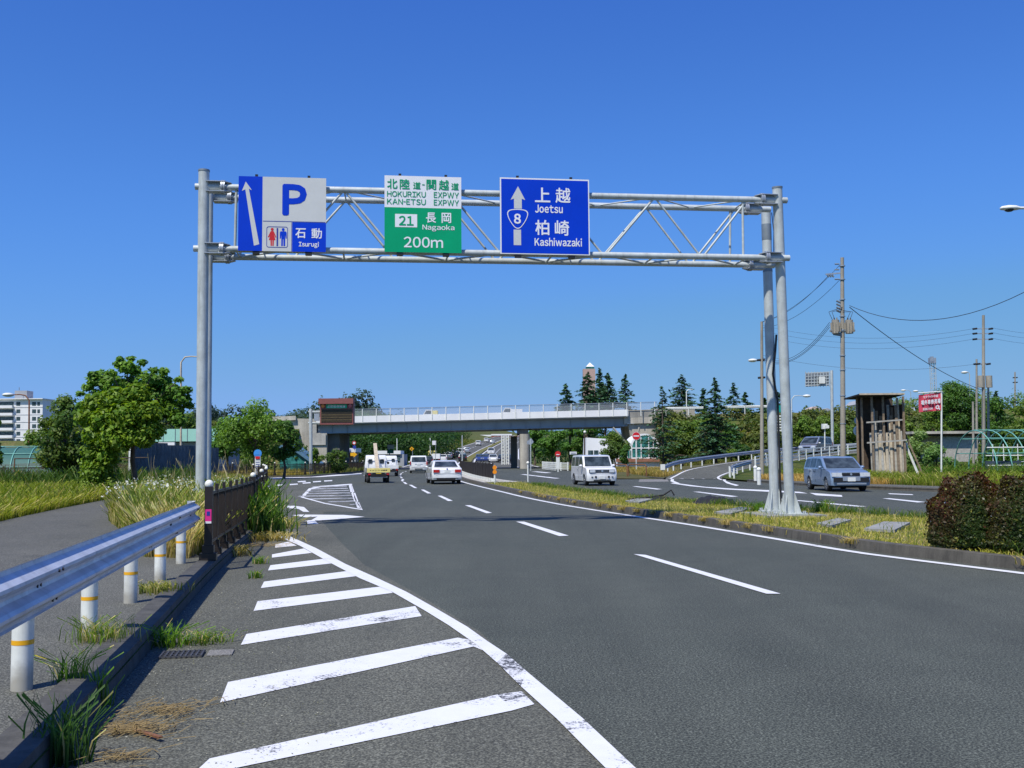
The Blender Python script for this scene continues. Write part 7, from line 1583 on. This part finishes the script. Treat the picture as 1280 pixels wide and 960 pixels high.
XY = sample_poly([(4.8, 128), (7, 108), (8.2, 92), (9.2, 92), (9, 130)], 7000); parts.append(blades(XY, .1, .45, .03, (.08, .12, .015), (.2, .2, .04), DRY, .2, .5))
grass('roadside_grass', parts)
XY = sample_poly([(-60, 93), (-30, 91), (-20.5, 89.2), (-19, 95), (-19, 103), (-60, 103)], 16000); g1 = blades(XY, .1, .45, .025, (.14, .13, .02), (.34, .24, .05), (.45, .34, .12), .35, .4)
XY = sample_poly([(-14.8, 61.5), (-17.6, 66.1), (-24, 67), (-40, 67.8), (-40, 58), (-18, 55), (-15.8, 57)], 14000); g2 = blades(XY, .1, .4, .02, (.07, .12, .015), (.2, .22, .03), DRY, .25, .5)
XY = sample_poly([(-17.4, 104), (-17.3, 135), (-24, 135), (-26, 104)], 6000); g3 = blades(XY, .1, .5, .03, (.06, .10, .015), (.15, .15, .03), DRY, .2, .5)
grass('far_verge_grass', [g1, g2, g3])
Y_ = RNG.uniform(200, 460, 16000); X_ = np.array([xmid(y) for y in Y_])-11-RNG.random(16000)**1.5*30; Zh = np.array([zhill(a, b) for a, b in zip(X_, Y_)]); o = blades(np.column_stack([X_, Y_]), 0, .8, .09, (.045, .09, .015), (.12, .15, .025), (.3, .24, .1), .25, .4, zf=lambda X, Y: Zh)
grass('hill_grass', [o])
# single weeds along the kerbs
def weed(px, py, z, n, h, w, cA, cB, label, spread=.1, lean=.55, dry=.1, seed=0, name='weed_tuft'):
    global RNG
    RNG = np.random.default_rng(seed+900); c = G(px, py, z); XY = RNG.normal(0, spread, (n, 2)); V, C = blades(XY, 0, h, w, cA, cB, STRAW, dry, lean)
    o = put(name, fast_mesh(name, V, 4, C, MT['blade'])); o.location = c; return tag(o, label, 'weed')
BG = (.06, .15, .015); BY = (.14, .24, .02)
weed(75, 950, .02, 120, .32, .006, (.025, .07, .02), (.06, .13, .03), 'dark green grass tuft growing from the kerb at the bottom left', .07, .5, seed=1)
weed(125, 880, .02, 34, .26, .007, BG, BY, 'sparse upright grass shoots against the kerb face', .04, .4, seed=2)
weed(88, 850, .16, 80, .20, .004, BG, BY, 'grass tuft with long blades right of the nearest white post', .06, 1.0, .3, seed=3)
weed(128, 800, .16, 210, .17, .004, BG, (.2, .25, .03), 'dense grass tuft on the kerb top between two white posts', .12, .7, .35, seed=4)
weed(200, 738, .17, 220, .10, .008, (.10, .14, .03), (.24, .24, .05), 'low mossy grass strip on the kerb before the fence', .14, .8, .4, seed=5)
weed(212, 806, .01, 130, .17, .006, BG, BY, 'bright green weed spreading over the drain grate', .08, 1.1, .1, seed=6)
weed(258, 802, .01, 130, .10, .006, BG, (.18, .25, .03), 'low green weed creeping right of the drain grate', .10, 1.4, .2, seed=7)
weed(296, 694, .01, 160, .16, .010, (.1, .14, .03), (.30, .17, .05), 'small weed with brown leaves at the foot of the fence', .14, 1.0, .4, seed=8)
weed(326, 650, .10, 320, .95, .015, (.045, .12, .015), (.15, .24, .02), 'big arching green grass clump leaning out through the fence', .22, .42, .05, seed=9)
weed(318, 668, .05, 420, .75, .016, (.03, .08, .012), (.08, .15, .02), 'dark lower part of grass spilling over the kerb beyond the fence post', .26, .55, .05, seed=10)
weed(345, 660, .01, 300, .26, .010, (.1, .16, .03), (.26, .22, .05), 'yellowish weed at the tip of the white stripes', .24, 1.1, .3, seed=11)
weed(337, 675, .01, 260, .16, .010, (.16, .17, .04), (.32, .19, .06), 'flat brown and green weed beside the shortest stripe', .26, 1.2, .4, seed=12)
weed(325, 704, .01, 60, .12, .008, BG, BY, 'tiny weed in the asphalt left of the third stripe', .05, .9, .2, seed=13)
weed(320, 722, .01, 50, .10, .008, BG, BY, 'tiny weed in the asphalt left of the fourth stripe', .05, .9, .2, seed=14)
weed(995, 0, .1, 1, .1, .01, BG, BY, 'x') if False else None
weed(1030, 640, .13, 120, .30, .012, BG, (.2, .3, .04), 'taller fresh grass tuft right of the gantry feet', .12, .7, .1, seed=15)
weed(950, 640, .13, 140, .25, .012, BG, BY, 'green tuft just left of the gantry feet', .2, .7, .1, seed=16)
# dead straw on the road by the kerb
def straw(px, py, n, spread, label, seed):
    global RNG
    RNG = np.random.default_rng(seed); c = G(px, py, .012); a = RNG.normal(0, .7, n); L_ = RNG.uniform(.05, .16, n); X_ = RNG.normal(0, spread*1.5, n); Y_ = RNG.normal(0, spread*.7, n)+X_*RNG.choice([-.5, .1, .6], n); a = RNG.uniform(-1.5, 1.5, n); Z_ = RNG.uniform(0, .02, n)
    dx = np.cos(a)*L_/2; dy = np.sin(a)*L_/2; wx = -np.sin(a)*.0022; wy = np.cos(a)*.0022; z2 = Z_+RNG.uniform(0, .025, n)
    V = np.stack([np.stack([X_-dx-wx, Y_-dy-wy, Z_], 1), np.stack([X_+dx-wx, Y_+dy-wy, z2], 1), np.stack([X_+dx+wx, Y_+dy+wy, z2+.002], 1), np.stack([X_-dx+wx, Y_-dy+wy, Z_+.002], 1)], 1).reshape(-1, 3)
    C = np.array((.24, .18, .10))*RNG.uniform(.5, 1.3, n)[:, None]; o = put('dry_straw', fast_mesh('dry_straw', V, 4, C, MT['blade'])); o.location = c; o['label'] = label; o['category'] = 'dead grass'
straw(205, 889, 170, .10, 'thin band of dead straw on the road just beyond the bigger pile', 1); straw(165, 912, 260, .09, 'pile of dead straw against the shaded kerb near the bottom left', 2); straw(150, 948, 60, .06, 'few dead stalks at the bottom edge beside the shaded kerb', 3)
straw(322, 682, 300, .22, 'brown dead leaves scattered at the end of the fence weeds', 4); straw(30, 824, 120, .25, 'scattered straw on the sidewalk behind the nearest white post', 5)
mb = MB(); a = G(163, 910, .02); b = G(201, 922, .03); mb.beam(a, b, .025, .012); solid('wood_stick', MT['rust'], 'reddish brown flat stick lying on the straw by the kerb', 'stick', mb)
# pebbles and grit on the tarmac near the camera
RNG = np.random.default_rng(3); n = 1500; XY = sample_poly([(-2.6, 4.2), (-.4, 4.2), (-2.2, 10), (-4.0, 14), (-4.2, 12)], n); P = np.column_stack([XY, np.full(n, .012)]); V = leaf_quads(P, .011, np.tile([0, 0, 1.0], (n, 1)), .8, .5); V[:, 2] = np.maximum(V[:, 2], .009)
C = np.array((.30, .29, .27))*RNG.uniform(.3, 1.6, n)[:, None]; o = put('road_grit', fast_mesh('road_grit', V, 4, C, MT['blade'])); o['kind'] = 'stuff'
